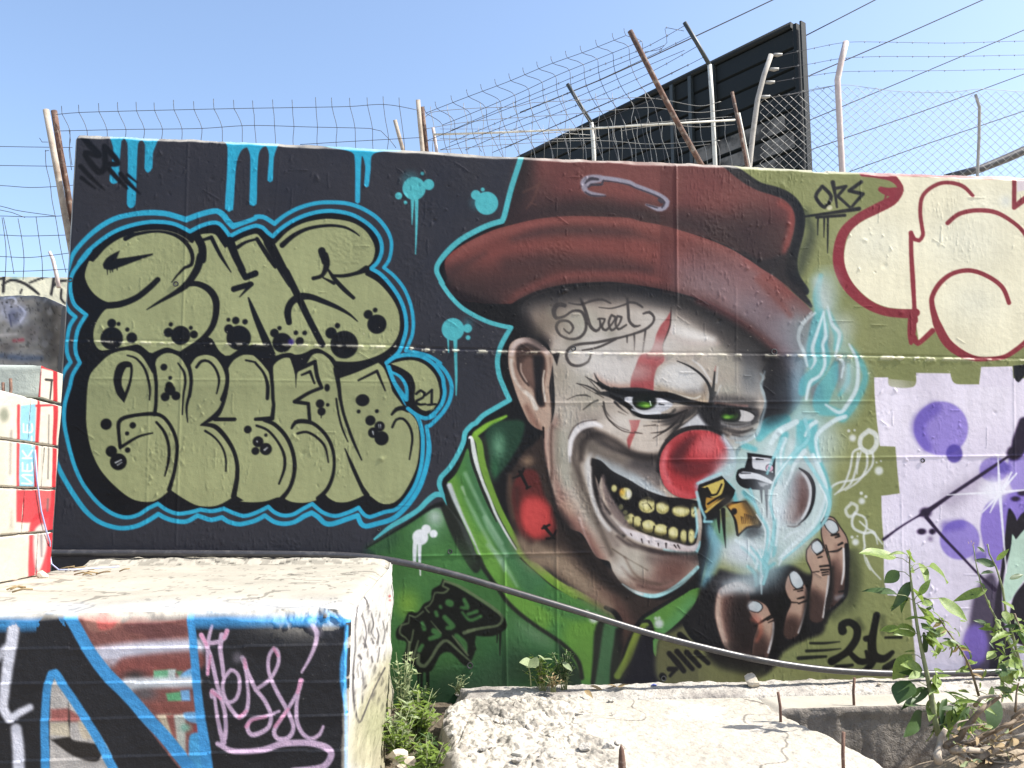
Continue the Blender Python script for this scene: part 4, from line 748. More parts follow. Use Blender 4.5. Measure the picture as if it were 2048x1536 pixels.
def paint_refine(c):
    """last passes of the can: deeper folds, whiter mist, grey glaze on the brim"""
    F, S, B = c.fill, c.stroke, c.blob
    D1, D2 = (38, 35, 37), (62, 52, 48)
    # forehead in the shade colour the painter gave it, hat glaze
    S("a:128,165,10 150,240,26 225,310,22", D1, a=.85, soft=15)
    S("a:140,130,14 300,86,26 500,78,24 700,98,24 850,148,34 1000,230,52 1110,310,56 1180,372,40", D1, a=.72, soft=20)
    S("a:200,260,20 300,220,26 330,300,22", (104, 96, 84), a=.4, soft=18); B("a:700,330,90,40 a:560,430,80,36", (214, 204, 196), .6, 18)
    B("a:1100,440,46,70", (92, 94, 98), .6, 18); B("a:1010,420,50,60", (150, 142, 128), .5, 16)
    S("a:820,60,30 960,90,44 1100,170,44 1200,260,34", (150, 140, 146), a=.45, soft=26); S("a:880,130,10 1010,190,14 1130,270,14 1200,330,12", (104, 62, 62), a=.7, soft=9)
    S("a:1130,40,8 1230,140,10 1269,190,10", (136, 76, 70), a=.6, soft=8)
    S("a:1162,430,3 1148,500,4 1166,560,5 1150,630,5 1125,700,5 1060,738,4", (176, 196, 202), a=.75, soft=3)
    F("a:1168,400 1160,470 1172,560 1162,650 1230,640 1269,600 1269,420 1220,380", (34, 33, 38), .6, 16)
    F("Z:1047,305 1450,325 1530,385 1590,410 1592,470 1572,545 1625,615 1600,700 1540,690 1480,640 1400,595 1290,572 1150,566 1060,593 1000,606 900,570 890,530 940,480 1010,440", (100, 82, 78), .30, 6)
    F("a:130,150 500,90 850,160 1150,350 1160,560 1120,700 1040,740 900,660 740,760 b:520,240 400,180 330,130 330,250 430,370 650,420 660,470 560,545 470,520 360,400 230,250 190,100 a:260,560 250,300", (168, 168, 162), .16, 14)
    B("a:470,400,70,40 a:760,430,50,30 a:560,650,60,30 b:420,470,30,30", (222, 216, 208), .35, 18)
    # left eye
    S("a:455,478,4 500,505,7 600,524,12 750,530,13 850,558,9 935,572,6", (24, 22, 24), soft=2); S("a:510,530,5 560,560,7 600,592,8 640,618,8 750,622,7 835,592,3", (24, 22, 24), soft=1.5)
    B("a:655,556,50,36", (24, 26, 22), .9, 3); B("a:655,570,32,13", (74, 118, 40), 1, 3); B("a:662,574,15,7", (138, 184, 76), .85, 3); B("a:668,548,16,11", (18, 22, 16), 1, 2); S("a:676,556,2 680,572,2", (216, 232, 214), soft=1)
    S("a:600,590,3 650,606,4 720,606,3", (214, 216, 222), a=.8, soft=2)
    for p in ("a:475,575,2 500,630,3 560,680,2 640,692,1", "a:790,640,3 740,680,4 680,690,1", "a:810,610,3 770,660,5 690,712,1.5", "a:830,600,4 800,660,5 740,720,2", "a:700,655,2 650,660,1", "a:470,520,2 410,455,1", "a:480,540,2 370,480,1", "a:440,555,3 395,592,1"):
        S(p, (46, 42, 42), a=.8, soft=1.6)
    S("a:860,570,14 820,600,16 780,630,12", (66, 58, 58), a=.6, soft=9)
    # right eye socket
    F("a:885,585 940,572 985,600 970,660 1010,700 950,690 905,640", (34, 32, 36), .85, 7); S("a:960,570,5 1040,582,6 1100,588,4", (36, 34, 36), a=.9, soft=3)
    B("a:1010,612,34,26", (22, 24, 22), .9, 3); B("a:1008,620,26,11", (74, 118, 42), 1, 3); B("a:1002,623,11,5", (134, 178, 78), .8, 2); B("a:1016,604,13,9", (18, 20, 16), 1, 2)
    S("a:980,650,4 1040,664,5 1100,652,3", (140, 138, 138), a=.7, soft=3); S("a:985,672,4 1050,690,5 1110,670,3", (60, 56, 56), a=.8, soft=3); S("a:1020,710,6 1070,712,6 1110,690,3", (150, 160, 166), a=.6, soft=4)
    # nose
    S("a:872,702,6 812,770,18 800,830,20 850,862,20 930,848,12", (92, 36, 42), a=.62, soft=11); B("a:925,738,40,36", (206, 102, 104), .6, 14); S("a:745,770,5 735,830,7 760,900,7", (214, 104, 108), a=.8, soft=5); S("a:985,700,5 1020,760,8 1024,810,7", (176, 186, 196), a=.7, soft=5)
    # smile fold and cheek
    S("a:338,780,5 345,715,8 385,668,10 445,652,9 472,662,5", (232, 224, 222), a=.85, soft=3.5); S("a:385,800,10 392,730,12 450,694,13 530,728,14 610,780,14 700,802,14", (46, 40, 40), a=.75, soft=8)
    S("a:300,600,6 285,700,8 290,820,8", (120, 112, 100), a=.45, soft=8); S("a:262,560,3 258,720,3 262,900,3", (92, 76, 68), a=.5, soft=3); B("a:420,560,60,40", (150, 148, 132), .4, 16); B("a:330,620,30,50", (176, 170, 156), .5, 14)
    S("b:300,70,5 282,150,7 308,235,7 345,330,8 385,425,7", (80, 70, 64), a=.6, soft=7); S("b:325,128,7 332,225,10 365,305,11 425,368,8", (38, 33, 34), a=.8, soft=5); S("b:345,205,4 362,285,7 418,358,6", (134, 122, 116), a=.8, soft=4)
    S("b:318,150,6 322,230,7 345,300,7 380,350,5", (206, 200, 194), a=.7, soft=4)
    S("b:435,378,3 480,402,6 560,422,7 650,424,7", (58, 48, 47), a=.7, soft=4); S("b:428,436,2 468,498,5 540,522,4", (92, 74, 66), a=.7, soft=5); S("b:470,525,5 560,540,7 640,500,5", (74, 52, 48), a=.6, soft=7); B("b:590,470,50,26", (110, 76, 68), .5, 16)
    B("b:470,440,26,34", (172, 162, 148), .5, 14)
    # neck
    S("b:215,300,18 280,400,24 370,500,24 440,550,16", (34, 29, 30), a=.75, soft=13); S("b:150,400,16 250,480,22 380,590,20", (146, 128, 110), a=.6, soft=12); B("b:130,300,40,56", (190, 74, 72), .7, 12); S("b:85,220,10 95,330,8 130,385,8", (60, 40, 38), a=.6, soft=9)
    S("b:400,570,14 430,640,14 420,700,10", (84, 62, 56), a=.5, soft=10)
    F("L:200,1290 600,1050 880,900 1010,660 1240,200 1400,200 1500,760 1800,1380 J:100,420 600,660 680,900 640,1600 I:-100,1700 I:-60,200", (92, 112, 72), .26, 8); F("J:930,780 1200,600 1530,450 1400,720 1150,950 1080,1130 1050,900", (100, 116, 76), .22, 6)
    S("I:450,60,40 700,120,50 600,300,50 300,330,50", (92, 136, 82), a=.35, soft=26); S("I:900,1000,50 1050,1100,60 900,1300,50", (50, 98, 62), a=.4, soft=30)
    # teeth edges
    for x, y, rx, ry in ((497, 268, 22, 22), (549, 276, 18, 18), (607, 290, 24, 16), (503, 338, 20, 17), (542, 350, 20, 16), (583, 362, 15, 17)):
        B(f"b:{x - 3},{y - 3},{rx * .5},{ry * .5}", (222, 212, 158), .6, 5)
        S(f"b:{x - rx},{y + ry * .3},2 {x},{y + ry},3 {x + rx},{y + ry * .3},2", (96, 86, 50), a=.5, soft=3)
    # mist
    B("b:900,300,40,80 b:830,400,50,50 b:965,370,44,50 b:880,210,44,60 b:760,430,36,30", (216, 226, 228), .45, 30); B("b:790,520,60,28", (196, 202, 206), .6, 20); B("b:860,500,60,36", (178, 204, 210), .55, 22)
    B("b:690,420,30,60", (36, 36, 42), .5, 16); S("b:700,360,12 720,420,14 690,500,10", (128, 176, 190), a=.55, soft=11); B("b:1000,180,30,60 b:965,250,20,60", (150, 142, 144), .35, 16)
    for p in ("b:868,520,5 880,470,6 858,440,5 828,402,3", "b:872,470,6 892,400,6 902,330,5 890,250,6 912,180,7 960,110,7 1010,60,7 1000,0,8", "b:1000,120,7 1052,200,7 1078,262,7 1060,325,6 990,392,5 930,442,3", "b:826,220,5 850,290,6 882,350,5 872,440,5", "b:930,60,7 900,120,6 880,170,4"):
        S(p, (78, 172, 184), a=.75, soft=2.2)
        S(p, (214, 234, 236), a=.35, soft=1.2, w=2)
    for p in ("b:885,255,2 905,185,3 955,118,3", "b:1046,205,3 1070,262,3 1052,320,3", "b:846,300,2 874,352,3 866,430,2", "b:840,395,2 862,436,3"):
        S(p, (220, 236, 238), a=.8, soft=1.5)
    # hand: dark between the fingers, mist over the thumb, lit edges
    S("b:930,560,14 915,650,18 905,740,14", (28, 26, 29), a=.85, soft=7); S("b:1010,520,8 1005,600,12 990,690,12", (28, 26, 29), a=.8, soft=6); S("b:1085,470,8 1080,560,10 1065,640,8", (30, 27, 30), a=.7, soft=5)
    S("b:725,560,8 722,620,9 745,700,8 775,745,5", (190, 158, 142), a=.7, soft=6); B("b:800,640,30,70", (44, 35, 36), .6, 18); S("b:735,545,10 790,525,12 830,540,8", (186, 178, 176), a=.6, soft=9)
    B("b:830,590,13,15 b:968,500,12,18 b:1033,405,12,16 b:1085,340,13,18", (206, 208, 210), .5, 5)
    S("b:1100,400,8 1105,500,10 1100,560,6", (120, 92, 84), a=.4, soft=6); S("b:760,720,16 800,770,16 860,760,10", (30, 28, 30), a=.6, soft=12)


def grade(c):
    """sun-bleached enamel: a little less chroma, a little more contrast"""
    g = c.a.mean(-1, keepdims=True)
    c.a += (g - c.a) * .15
    x = np.clip(c.a, 0, 1)
    c.a[:] = x + .10 * np.sin((x - .45) * 2 * math.pi) * x * (1 - x) * 2 - .012


def paint_plinth():
    """front of the concrete plinth: black ground, blue block letters, pink tag"""
    c = Canvas(-420, 1130, 830, 1800, (34, 34, 38))
    S, F, B = c.stroke, c.fill, c.blob
    c.tile = 'W'
    # older layers showing inside the blue letter
    F("640,200! 1960,120! 1990,700 2040,1300 2100,2000 1900,1900 1500,1400 1100,850 900,500", (128, 82, 76), soft=2)
    F("860,260 1000,240 1190,260 1240,350 1150,400 1000,430 900,400", (168, 120, 106), .8, 5)
    F("1000,235 1100,250 1190,320 1150,390 1010,400", (200, 96, 90), .8, 4); F("1230,260! 1500,230 1900,260 1900,300 1550,310 1400,250 1250,340", (84, 76, 76), .9, 4)
    F("1260,370 1500,330 1900,370 1900,450 1740,480 1680,530 1640,480 1520,570 1480,460 1300,430", (112, 70, 68), .9, 2)
    S("1000,660,30 1300,630,34 1700,610,38 2000,590,36", (208, 206, 218), soft=9); S("1100,760,14 1300,700,16", (190, 186, 196), a=.7, soft=8)
    S("1300,800,44 1600,760,44 2000,720,40", (132, 74, 68), a=.9, soft=8); B("1380,880,110,50", (50, 48, 48), .85, 9)
    F("1575,825! 1760,815! 1760,930! 1570,930!", (112, 174, 134), soft=3); F("1720,815! 1800,810! 1790,930! 1720,930!", (190, 200, 196), soft=3); F("1800,830! 1870,830! 1840,900!", (84, 150, 108), .9, 4); F("1860,860 1990,800 2010,940 1850,930", (110, 170, 214), soft=3)
    S("1300,970,26 1600,950,22 2000,940,22", (206, 210, 214), soft=7); B("1480,1060,110,60", (90, 92, 96), .8, 10)
    F("1700,1060! 1850,1040! 1860,1140! 1720,1140!", (96, 162, 116), soft=3); F("1850,1030! 1940,1020! 1950,1140! 1860,1140!", (120, 172, 216), soft=3)
    F("1540,1170 1760,1140 2010,1150 2020,1260 1700,1270 1580,1230", (132, 78, 70), soft=3); F("1600,1280! 1750,1270! 1830,1540! 1760,1540!", (196, 186, 160), .9, 4); F("1700,1280! 1780,1280! 1830,1540! 1770,1520!", (134, 74, 68), .9, 3)
    F("1780,1280! 1900,1270! 1900,1900! 1830,1700!", (190, 198, 186), .9, 4); F("1880,1260 2040,1260 2040,1360 1920,1340", (112, 170, 214), .95, 3); F("1990,1380! 2060,1370! 2060,1500! 1980,1480!", (140, 66, 66), soft=3); B("1900,1410,50,40", (120, 176, 156), .8, 6)
    F("1940,1500 2060,1480 2100,1900 1960,1900", (74, 158, 208), soft=3)
    # lower left insert
    F("520,1000 560,900! 640,980 800,1200 1100,1600 1200,1900! 510,1900!", (182, 176, 170), soft=2); F("520,1220! 690,1210! 830,1300 830,1350! 520,1340!", (150, 88, 82), .95, 4); F("700,1150! 720,1340! 730,1520 900,1560 1050,1600 1000,1750 760,1700 520,1530! 700,1500!", (40, 36, 34), soft=3); F("520,1360! 700,1350! 720,1500! 520,1480!", (196, 184, 160), .9, 3); F("800,1340 880,1380 950,1500 850,1520", (204, 190, 166), .9, 4)
    BL = (66, 148, 206)
    T = lambda p: S(p, BL, soft=2.2)
    T("640,180,22 760,350,24 900,600,24 1080,850,26 1290,1060,26 1500,1300,26 1700,1520,26 2000,1900,26"); T("1945,260,15 1975,500,16 2000,800,17 2040,1200,18 2110,1700,22 2150,2100,22"); T("470,1900,18 460,1400,17 480,1050,16 530,860,16 570,850,16 640,960,17 800,1200,17 1000,1520,18 1200,1900,18")
    S("-400,235,14 0,250,14 300,230,12 640,215,14", BL, soft=3)
    S("X:0,210,14 200,215,10 500,205,9 800,190,10 1100,180,9 1300,210,10 1380,260,8 1500,330,8", BL, soft=4); S("X:1530,360,9 1525,520,10 1500,700,14 1500,900,14 1530,1200,9 1535,1600,9 1535,2400,9", BL, soft=3)
    WH = (222, 222, 232)
    S("140,390,24 120,560,24 80,800,22 50,1050,20 40,1200,18 100,1310,16 210,1250,15 310,1200,13", WH, soft=5); S("60,600,18 -20,700,14", WH, a=.8, soft=6); S("170,1420,22 190,1700,24 200,2200,24", WH, soft=5); S("100,1310,18 20,1200,12", WH, a=.9, soft=5)
    # pink tag
    c.tile = 'X'
    PK, PL = (214, 164, 190), (190, 178, 200)

    def R(p):
        S(p, PL, soft=1.8)
        S(p, PK, a=.45, soft=3)
    for p in ("215,345,5 185,460,7 170,600,6 172,820,6", "110,440,9 150,520,8 200,640,8 260,900,8 330,1150,8 350,1300,8 340,1440,9 320,1480,10", "180,520,9 280,505,8 340,460,9 360,400,9", "310,440,10 295,560,9 320,760,8 335,850,7 400,780,7 470,830,7 485,950,7 450,1060,7 390,1095,7 330,1070,7 220,980,8 215,1040,8",
              "335,850,7 320,950,7 340,1050,8 400,1160,8 480,1240,8 550,1180,8 570,1050,7 560,900,6 540,730,9 510,660,9", "540,750,8 640,960,8 730,1080,8 790,1220,8 770,1330,8 690,1390,9 600,1410,9 560,1340,8 600,1260,7 740,1230,6 870,1180,5",
              "640,970,7 780,870,7 860,720,7 860,600,7 820,570,7 770,650,7 770,800,7 850,990,8 960,1190,8 1010,1340,8 960,1440,9 860,1450,9 820,1380,8 880,1270,7 980,1120,7 1060,980,8 1085,880,9", "1060,1000,6 1040,1120,7 1045,1280,8 1100,1400,8 1180,1450,8 1260,1410,7 1300,1330,5", "1090,800,4 1160,680,6 1220,540,8 1235,420,9 1190,350,8",
              "240,1040,6 260,1200,7 300,1400,9 330,1490,10", "270,1500,9 420,1570,10 700,1560,11 900,1500,12 1150,1490,12 1320,1530,13 1380,1600,13 1300,1720,12 1000,1760,10"):
        R(p)
    for p in ("110,440,8 160,530,7", "360,400,8 330,470,6", "530,680,8 545,760,6", "820,570,6 860,640,6", "1085,880,9 1050,1000,6", "215,990,8 300,1060,6", "550,1330,8 600,1270,6 740,1235,5", "830,1330,7 960,1160,6", "200,640,5 172,820,6", "480,1240,6 550,1180,6"):
        S(p, (220, 146, 178), a=.75, soft=2)
    S("1190,330,20 1240,420,14", (120, 112, 126), a=.6, soft=10); S("470,660,22 510,670,12", (130, 122, 132), a=.6, soft=8)
    return c


def paint_plinth_side():
    c = Canvas(640, 1090, 860, 1800, (224, 222, 218))
    S, F, B = c.stroke, c.fill, c.blob
    c.tile = 'X'
    F("1600,1200 1960,650 2000,1700 1580,1700", (186, 180, 146), .8, 20); B("1800,1300,120,200", (168, 172, 130), .5, 20)
    K = (70, 66, 70)
    S("1640,110,3 1620,300,3 1610,560,2 1590,850,3 1600,1100,4 1650,1290,3 1700,1200,3 1780,1000,2 1900,760,3", K, soft=1.5); S("1640,110,3 1680,60,4 1720,100,3 1745,220,2 1740,420,2", K, soft=1.5)
    for p in ("1820,370,2 1840,440,3 1830,540,2", "1770,470,3 1790,520,4", "1650,640,6 1670,670,5", "1590,830,5 1600,860,4", "1770,650,3 1780,700,3", "1720,930,3 1700,960,4", "1850,560,2 1830,700,2", "1690,450,2 1720,560,4 1690,520,2", "1660,700,2 1690,900,2 1680,1100,2"):
        S(p, K, a=.85, soft=1.5)
    for i in range(26):
        x, y = 1780 + (i * 37) % 150, 700 + (i * 61) % 500
        S(f"{x},{y},2 {x - 25},{y + 60},1", (96, 92, 84), a=.5, soft=1.5)
    for i in range(40):
        x, y = 1610 + (i * 71) % 330, 120 + (i * 127) % 900
        S(f"{x},{y},1.5 {x + 8 - (i % 5) * 6},{y + 30 + (i * 13) % 70},{1 + i % 3}", (90, 86, 84), a=.35 + .3 * (i % 2), soft=1.3)
    S("1690,260,2 1720,420,3 1700,560,2", K, a=.8, soft=1.3); S("1760,200,2 1790,330,3 1770,420,2 1810,480,2", K, a=.8, soft=1.3); S("1880,300,2 1900,420,2 1880,520,3", K, a=.7, soft=1.3)
    B("1948,60,12 1950,100,8", (190, 60, 66), .8, 2)
    return c


def paint_stack():
    c = Canvas(-300, 540, 170, 1230, (232, 226, 212))
    S, F, B = c.stroke, c.fill, c.blob
    c.tile = 'Y'
    RD = (206, 58, 68)
    F("-600,760! 20,720! 40,1400! -600,1500!", (226, 222, 200), .7, 8); B("20,680,20,30", (120, 128, 110), .7, 6); S("50,750,5 45,940,4", (150, 146, 140), a=.6, soft=3); B("50,1160,8,60", (170, 164, 150), .6, 5)
    S("243,470,9 243,640,9 240,840,8 236,1000,8 225,1150,9 214,1390,10", RD, soft=1.5); S("176,455,5 170,640,4 158,900,3 155,1010,3", RD, soft=1.5); S("176,462,6 240,476,6", RD)
    S("82,640,6 80,1000,6", RD, a=.9, soft=2); F("92,640! 158,632! 152,1002! 84,1002!", (152, 208, 232), soft=1.5)
    for p in ("95,980,3 140,980,3 98,945,3 142,945,3", "100,925,3 140,925,3 140,890,3", "100,925,3 100,890,3", "120,925,3 120,898,3", "100,870,3 140,870,3", "120,868,3 142,835,3", "120,868,3 100,838,3", "104,800,3 142,800,3", "142,820,3 142,775,3", "104,755,3 142,755,3 142,720,3", "104,755,3 104,720,3", "122,755,3 122,725,3"):
        S(p, (236, 244, 246), soft=1)
    F("72,1010! 160,1005! 158,1140 72,1150!", (210, 70, 78), .95, 3); F("160,1000! 236,1000! 226,1130! 158,1140!", (206, 62, 70), .75, 3); S("170,640,7 160,900,6 156,1010,6", RD, soft=2); S("176,462,10 240,478,10", RD, soft=2); S("160,640,4 240,636,4", RD, soft=2); F("140,1140 222,1100 218,1390 130,1420 128,1250", RD, .9, 3); F("150,1190 195,1160 205,1260 170,1370 150,1330", (226, 218, 212), .95, 4); S("180,1200,5 182,1300,4", (120, 116, 120), a=.7, soft=3)
    S("-300,1480,22 0,1440,16 130,1410,14 214,1385,10", RD, a=.9, soft=4); F("-300,1230! 60,1180! 120,1250 110,1400! -300,1450!", (222, 214, 196), .6, 5)
    S("200,525,5 228,528,5", (66, 62, 62)); S("226,530,4 218,610,3", (66, 62, 62)); S("214,680,2 212,960,3", (110, 104, 104), a=.8, soft=2); S("210,1050,4 208,1100,4", (110, 104, 104), a=.7, soft=2); S("185,800,2 180,1000,1.5", (180, 176, 172), a=.7)
    return c


def paint_stub():
    c = Canvas(-300, 540, 170, 820, (128, 124, 118))
    B, S, F = c.blob, c.stroke, c.fill
    c.tile = 'Y'
    F("170,140! 262,190! 262,420! 180,430", (72, 68, 64), .8, 14); B("70,230,50,60 20,210,30,40", (164, 164, 178), .8, 8); B("60,250,22,30 95,215,14", (96, 98, 116), .8, 5); B("100,180,40,20", (150, 144, 136), .7, 8); S("60,355,6 100,350,7", (150, 66, 76), a=.8, soft=3); S("0,330,6 70,325,5", (188, 180, 176), a=.7, soft=4); S("0,420,10 90,430,12 180,430,8", (70, 82, 104), a=.8, soft=6)
    for i in range(90):
        x, y = -200 + (i * 97) % 460, 135 + (i * 53) % 300
        v = (i * 37) % 110
        B(f"{x},{y},{4 + (i * 7) % 16},{3 + (i * 11) % 14},{i * 23}", (70 + v, 68 + v, 68 + v), .5, 1.6 + (i % 3))
    S("20,170,3 60,165,4 70,190,3 40,200,2", (200, 200, 212), a=.8, soft=1.5); S("80,200,4 110,230,5 90,270,4", (190, 190, 206), a=.8, soft=1.5); S("40,240,3 50,290,3", (60, 62, 84), a=.8, soft=1.5)
    B("30,380,40,20 140,320,30,40", (90, 84, 82), .7, 8); B("168,220,4 240,232,4 50,205,5 30,185,5 10,190,4", (40, 38, 36), .9, 1.5); B("-150,250,120,80", (150, 146, 144), .6, 20)
    return c


def paint_far():
    c = Canvas(-400, 520, 260, 720, (226, 222, 196))
    S = c.stroke
    c.tile = 'Y'
    for p in ("18,60,6 14,140,6", "10,110,4 50,88,6 100,100,6 140,125,6 170,150,5", "95,130,4 90,145,4", "130,100,4 180,80,5 235,62,5", "240,62,6 225,150,6", "230,120,4 260,95,6 290,90,5", "270,130,5 268,170,5 285,190,4", "-60,60,6 -40,150,6", "-40,100,5 10,80,5", "-160,60,6 -120,110,6 -150,150,6"):
        S(p, (44, 42, 44), soft=1.5)
    S("60,70,10 110,66,10", (150, 200, 204), a=.7, soft=5)
    return c


# ---------------------------------------------------------------- materials
def mat(name, color=(.5, .5, .5, 1), rough=.8, attr=None, noise=None, bump=None, metal=0., spec=.5, vary=.0, translucent=0.):
    """node material: base colour (or painted attribute) broken up by noise, with a fine bump"""
    m = bpy.data.materials.new(name)
    m.use_nodes = True
    nt = m.node_tree
    N, L = nt.nodes, nt.links
    b = N['Principled BSDF']
    b.inputs['Roughness'].default_value = rough
    b.inputs['Metallic'].default_value = metal
    b.inputs['Specular IOR Level'].default_value = spec
    tc = N.new('ShaderNodeTexCoord')
    if attr:
        a = N.new('ShaderNodeAttribute'); a.attribute_name = attr
        col = a.outputs['Color']
    else:
        r = N.new('ShaderNodeRGB'); r.outputs[0].default_value = color
        col = r.outputs[0]
    for sc, det, lo, hi, c2 in (noise or []):
        t = N.new('ShaderNodeTexNoise'); t.inputs['Scale'].default_value = sc; t.inputs['Detail'].default_value = det; t.inputs['Roughness'].default_value = .65
        L.new(tc.outputs['Object'], t.inputs['Vector'])
        cr = N.new('ShaderNodeValToRGB'); cr.color_ramp.elements[0].position = lo; cr.color_ramp.elements[1].position = hi
        cr.color_ramp.elements[0].color = (0, 0, 0, 1); cr.color_ramp.elements[1].color = (c2[3], c2[3], c2[3], 1)
        L.new(t.outputs['Fac'], cr.inputs[0])
        mx = N.new('ShaderNodeMix'); mx.data_type = 'RGBA'
        mx.inputs['B'].default_value = (c2[0], c2[1], c2[2], 1)
        L.new(cr.outputs[0], mx.inputs['Factor']); L.new(col, mx.inputs['A'])
        col = mx.outputs['Result']
    if vary:
        t = N.new('ShaderNodeTexNoise'); t.inputs['Scale'].default_value = 3.5; t.inputs['Detail'].default_value = 8
        L.new(tc.outputs['Object'], t.inputs['Vector'])
        mr = N.new('ShaderNodeMapRange'); mr.inputs['From Min'].default_value = .3; mr.inputs['From Max'].default_value = .7
        mr.inputs['To Min'].default_value = 1 - vary; mr.inputs['To Max'].default_value = 1 + vary
        L.new(t.outputs['Fac'], mr.inputs['Value'])
        vm = N.new('ShaderNodeVectorMath'); vm.operation = 'SCALE'
        L.new(col, vm.inputs[0]); L.new(mr.outputs['Result'], vm.inputs['Scale'])
        col = vm.outputs[0]
    L.new(col, b.inputs['Base Color'])
    prev = None
    for sc, det, st, dist in (bump or []):
        t = N.new('ShaderNodeTexNoise'); t.inputs['Scale'].default_value = sc; t.inputs['Detail'].default_value = det
        L.new(tc.outputs['Object'], t.inputs['Vector'])
        bp = N.new('ShaderNodeBump'); bp.inputs['Strength'].default_value = st; bp.inputs['Distance'].default_value = dist
        L.new(t.outputs['Fac'], bp.inputs['Height'])
        if prev:
            L.new(prev, bp.inputs['Normal'])
        prev = bp.outputs['Normal']
    if prev:
        L.new(prev, b.inputs['Normal'])
    if translucent:
        tr = N.new('ShaderNodeBsdfTranslucent'); L.new(col, tr.inputs['Color'])
        ms = N.new('ShaderNodeMixShader'); ms.inputs[0].default_value = translucent
        L.new(b.outputs[0], ms.inputs[1]); L.new(tr.outputs[0], ms.inputs[2])
        L.new(ms.outputs[0], N['Material Output'].inputs['Surface'])
    return m


M = {}
M['mural'] = mat('spray_paint_on_concrete', attr='paint', rough=.42, spec=.16, vary=.07, noise=[(140, 3, .71, .80, (.55, .53, .5, .4))], bump=[(26, 8, .35, .006), (170, 4, .25, .002)])
def gloss_patches(m, lo=.30, hi=.62):
    nt = m.node_tree
    b = nt.nodes['Principled BSDF']
    tc = nt.nodes.new('ShaderNodeTexCoord')
    t = nt.nodes.new('ShaderNodeTexNoise'); t.inputs['Scale'].default_value = 2.3; t.inputs['Detail'].default_value = 7
    mr = nt.nodes.new('ShaderNodeMapRange'); mr.inputs['From Min'].default_value = .35; mr.inputs['From Max'].default_value = .65
    mr.inputs['To Min'].default_value = lo; mr.inputs['To Max'].default_value = hi
    nt.links.new(tc.outputs['Object'], t.inputs['Vector']); nt.links.new(t.outputs['Fac'], mr.inputs['Value']); nt.links.new(mr.outputs['Result'], b.inputs['Roughness'])


gloss_patches(M['mural'])
M['painted'] = mat('painted_concrete', attr='paint', rough=.55, spec=.25, vary=.08, noise=[(60, 5, .66, .8, (.5, .47, .42, .35))], bump=[(30, 8, .5, .008), (160, 4, .4, .003)])
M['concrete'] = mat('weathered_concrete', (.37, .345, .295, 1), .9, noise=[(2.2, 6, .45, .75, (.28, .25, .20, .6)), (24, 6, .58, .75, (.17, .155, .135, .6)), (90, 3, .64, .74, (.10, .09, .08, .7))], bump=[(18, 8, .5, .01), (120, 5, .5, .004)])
M['slab'] = mat('broken_concrete', attr='paint', rough=.95, spec=.2, noise=[(70, 5, .58, .7, (.12, .11, .10, .55)), (200, 3, .62, .72, (.07, .065, .06, .6))], bump=[(16, 10, .6, .02), (90, 6, .7, .006)])
M['rough'] = mat('crumbling_concrete', (.40, .375, .335, 1), .95, noise=[(3.4, 7, .48, .64, (.17, .152, .14, .8)), (38, 6, .50, .66, (.13, .12, .11, .7)), (150, 3, .58, .68, (.07, .065, .06, .8))], bump=[(14, 10, .8, .03), (85, 6, .8, .008)])
M['dark_concrete'] = mat('shaded_concrete', (.235, .21, .185, 1), .95, spec=.2, noise=[(5, 7, .42, .7, (.11, .10, .09, .8)), (45, 5, .56, .68, (.10, .09, .08, .6)), (80, 4, .62, .72, (.42, .39, .35, .6))], bump=[(22, 8, .9, .02), (130, 5, .8, .006)])  # ledge front: its shade is mixed into the concrete colour, plus speckle
M['dirt'] = mat('dry_dirt', (.30, .245, .18, 1), 1., noise=[(12, 8, .4, .7, (.17, .13, .09, .8)), (90, 4, .6, .72, (.55, .5, .42, .6))], bump=[(20, 10, .9, .03)])
M['soil'] = mat('dark_soil', (.10, .08, .055, 1), 1., noise=[(12, 8, .4, .7, (.05, .04, .028, .8)), (90, 4, .6, .72, (.24, .2, .15, .5))], bump=[(20, 10, .9, .03)])  # trench soil, darkened so the colour carries the shadow in the gap
M['ground'] = mat('dusty_ground', (.36, .31, .24, 1), 1., noise=[(1.2, 8, .4, .7, (.24, .20, .15, .8)), (30, 5, .55, .7, (.5, .45, .37, .6))], bump=[(8, 10, .8, .05)])
M['wire'] = mat('galvanised_wire', (.055, .058, .065, 1), .5, metal=.6, noise=[(40, 4, .5, .7, (.10, .07, .05, .5))])
M['wire_pale'] = mat('pale_wire', (.22, .22, .21, 1), .5, metal=.3, noise=[(40, 4, .5, .7, (.2, .17, .14, .5))])
M['rust'] = mat('rusty_steel', (.125, .066, .045, 1), .9, noise=[(14, 8, .4, .62, (.06, .036, .028, .9)), (22, 6, .52, .66, (.26, .225, .19, .8))], bump=[(60, 6, .5, .003)])
M['wood'] = mat('weathered_post', (.36, .31, .25, 1), .9, noise=[(10, 8, .45, .7, (.16, .11, .08, .8)), (50, 4, .6, .75, (.5, .46, .4, .5))], bump=[(50, 6, .5, .003)])
M['pale_metal'] = mat('pale_painted_metal', (.52, .52, .47, 1), .6, noise=[(20, 6, .5, .72, (.26, .19, .14, .7))], bump=[(60, 5, .3, .002)])
M['pink_post'] = mat('faded_post_paint', (.44, .37, .35, 1), .8, noise=[(25, 6, .5, .7, (.62, .56, .52, .7)), (60, 4, .6, .7, (.2, .17, .16, .5))], bump=[(70, 5, .4, .002)])
M['grey_post'] = mat('grey_concrete_post', (.34, .32, .29, 1), .9, noise=[(25, 6, .5, .7, (.18, .16, .14, .7)), (80, 4, .6, .72, (.55, .52, .47, .6))], bump=[(70, 5, .5, .003)])
M['dark_metal'] = mat('dark_painted_steel', (.030, .038, .040, 1), .55, noise=[(6, 6, .5, .8, (.05, .055, .05, .6))])
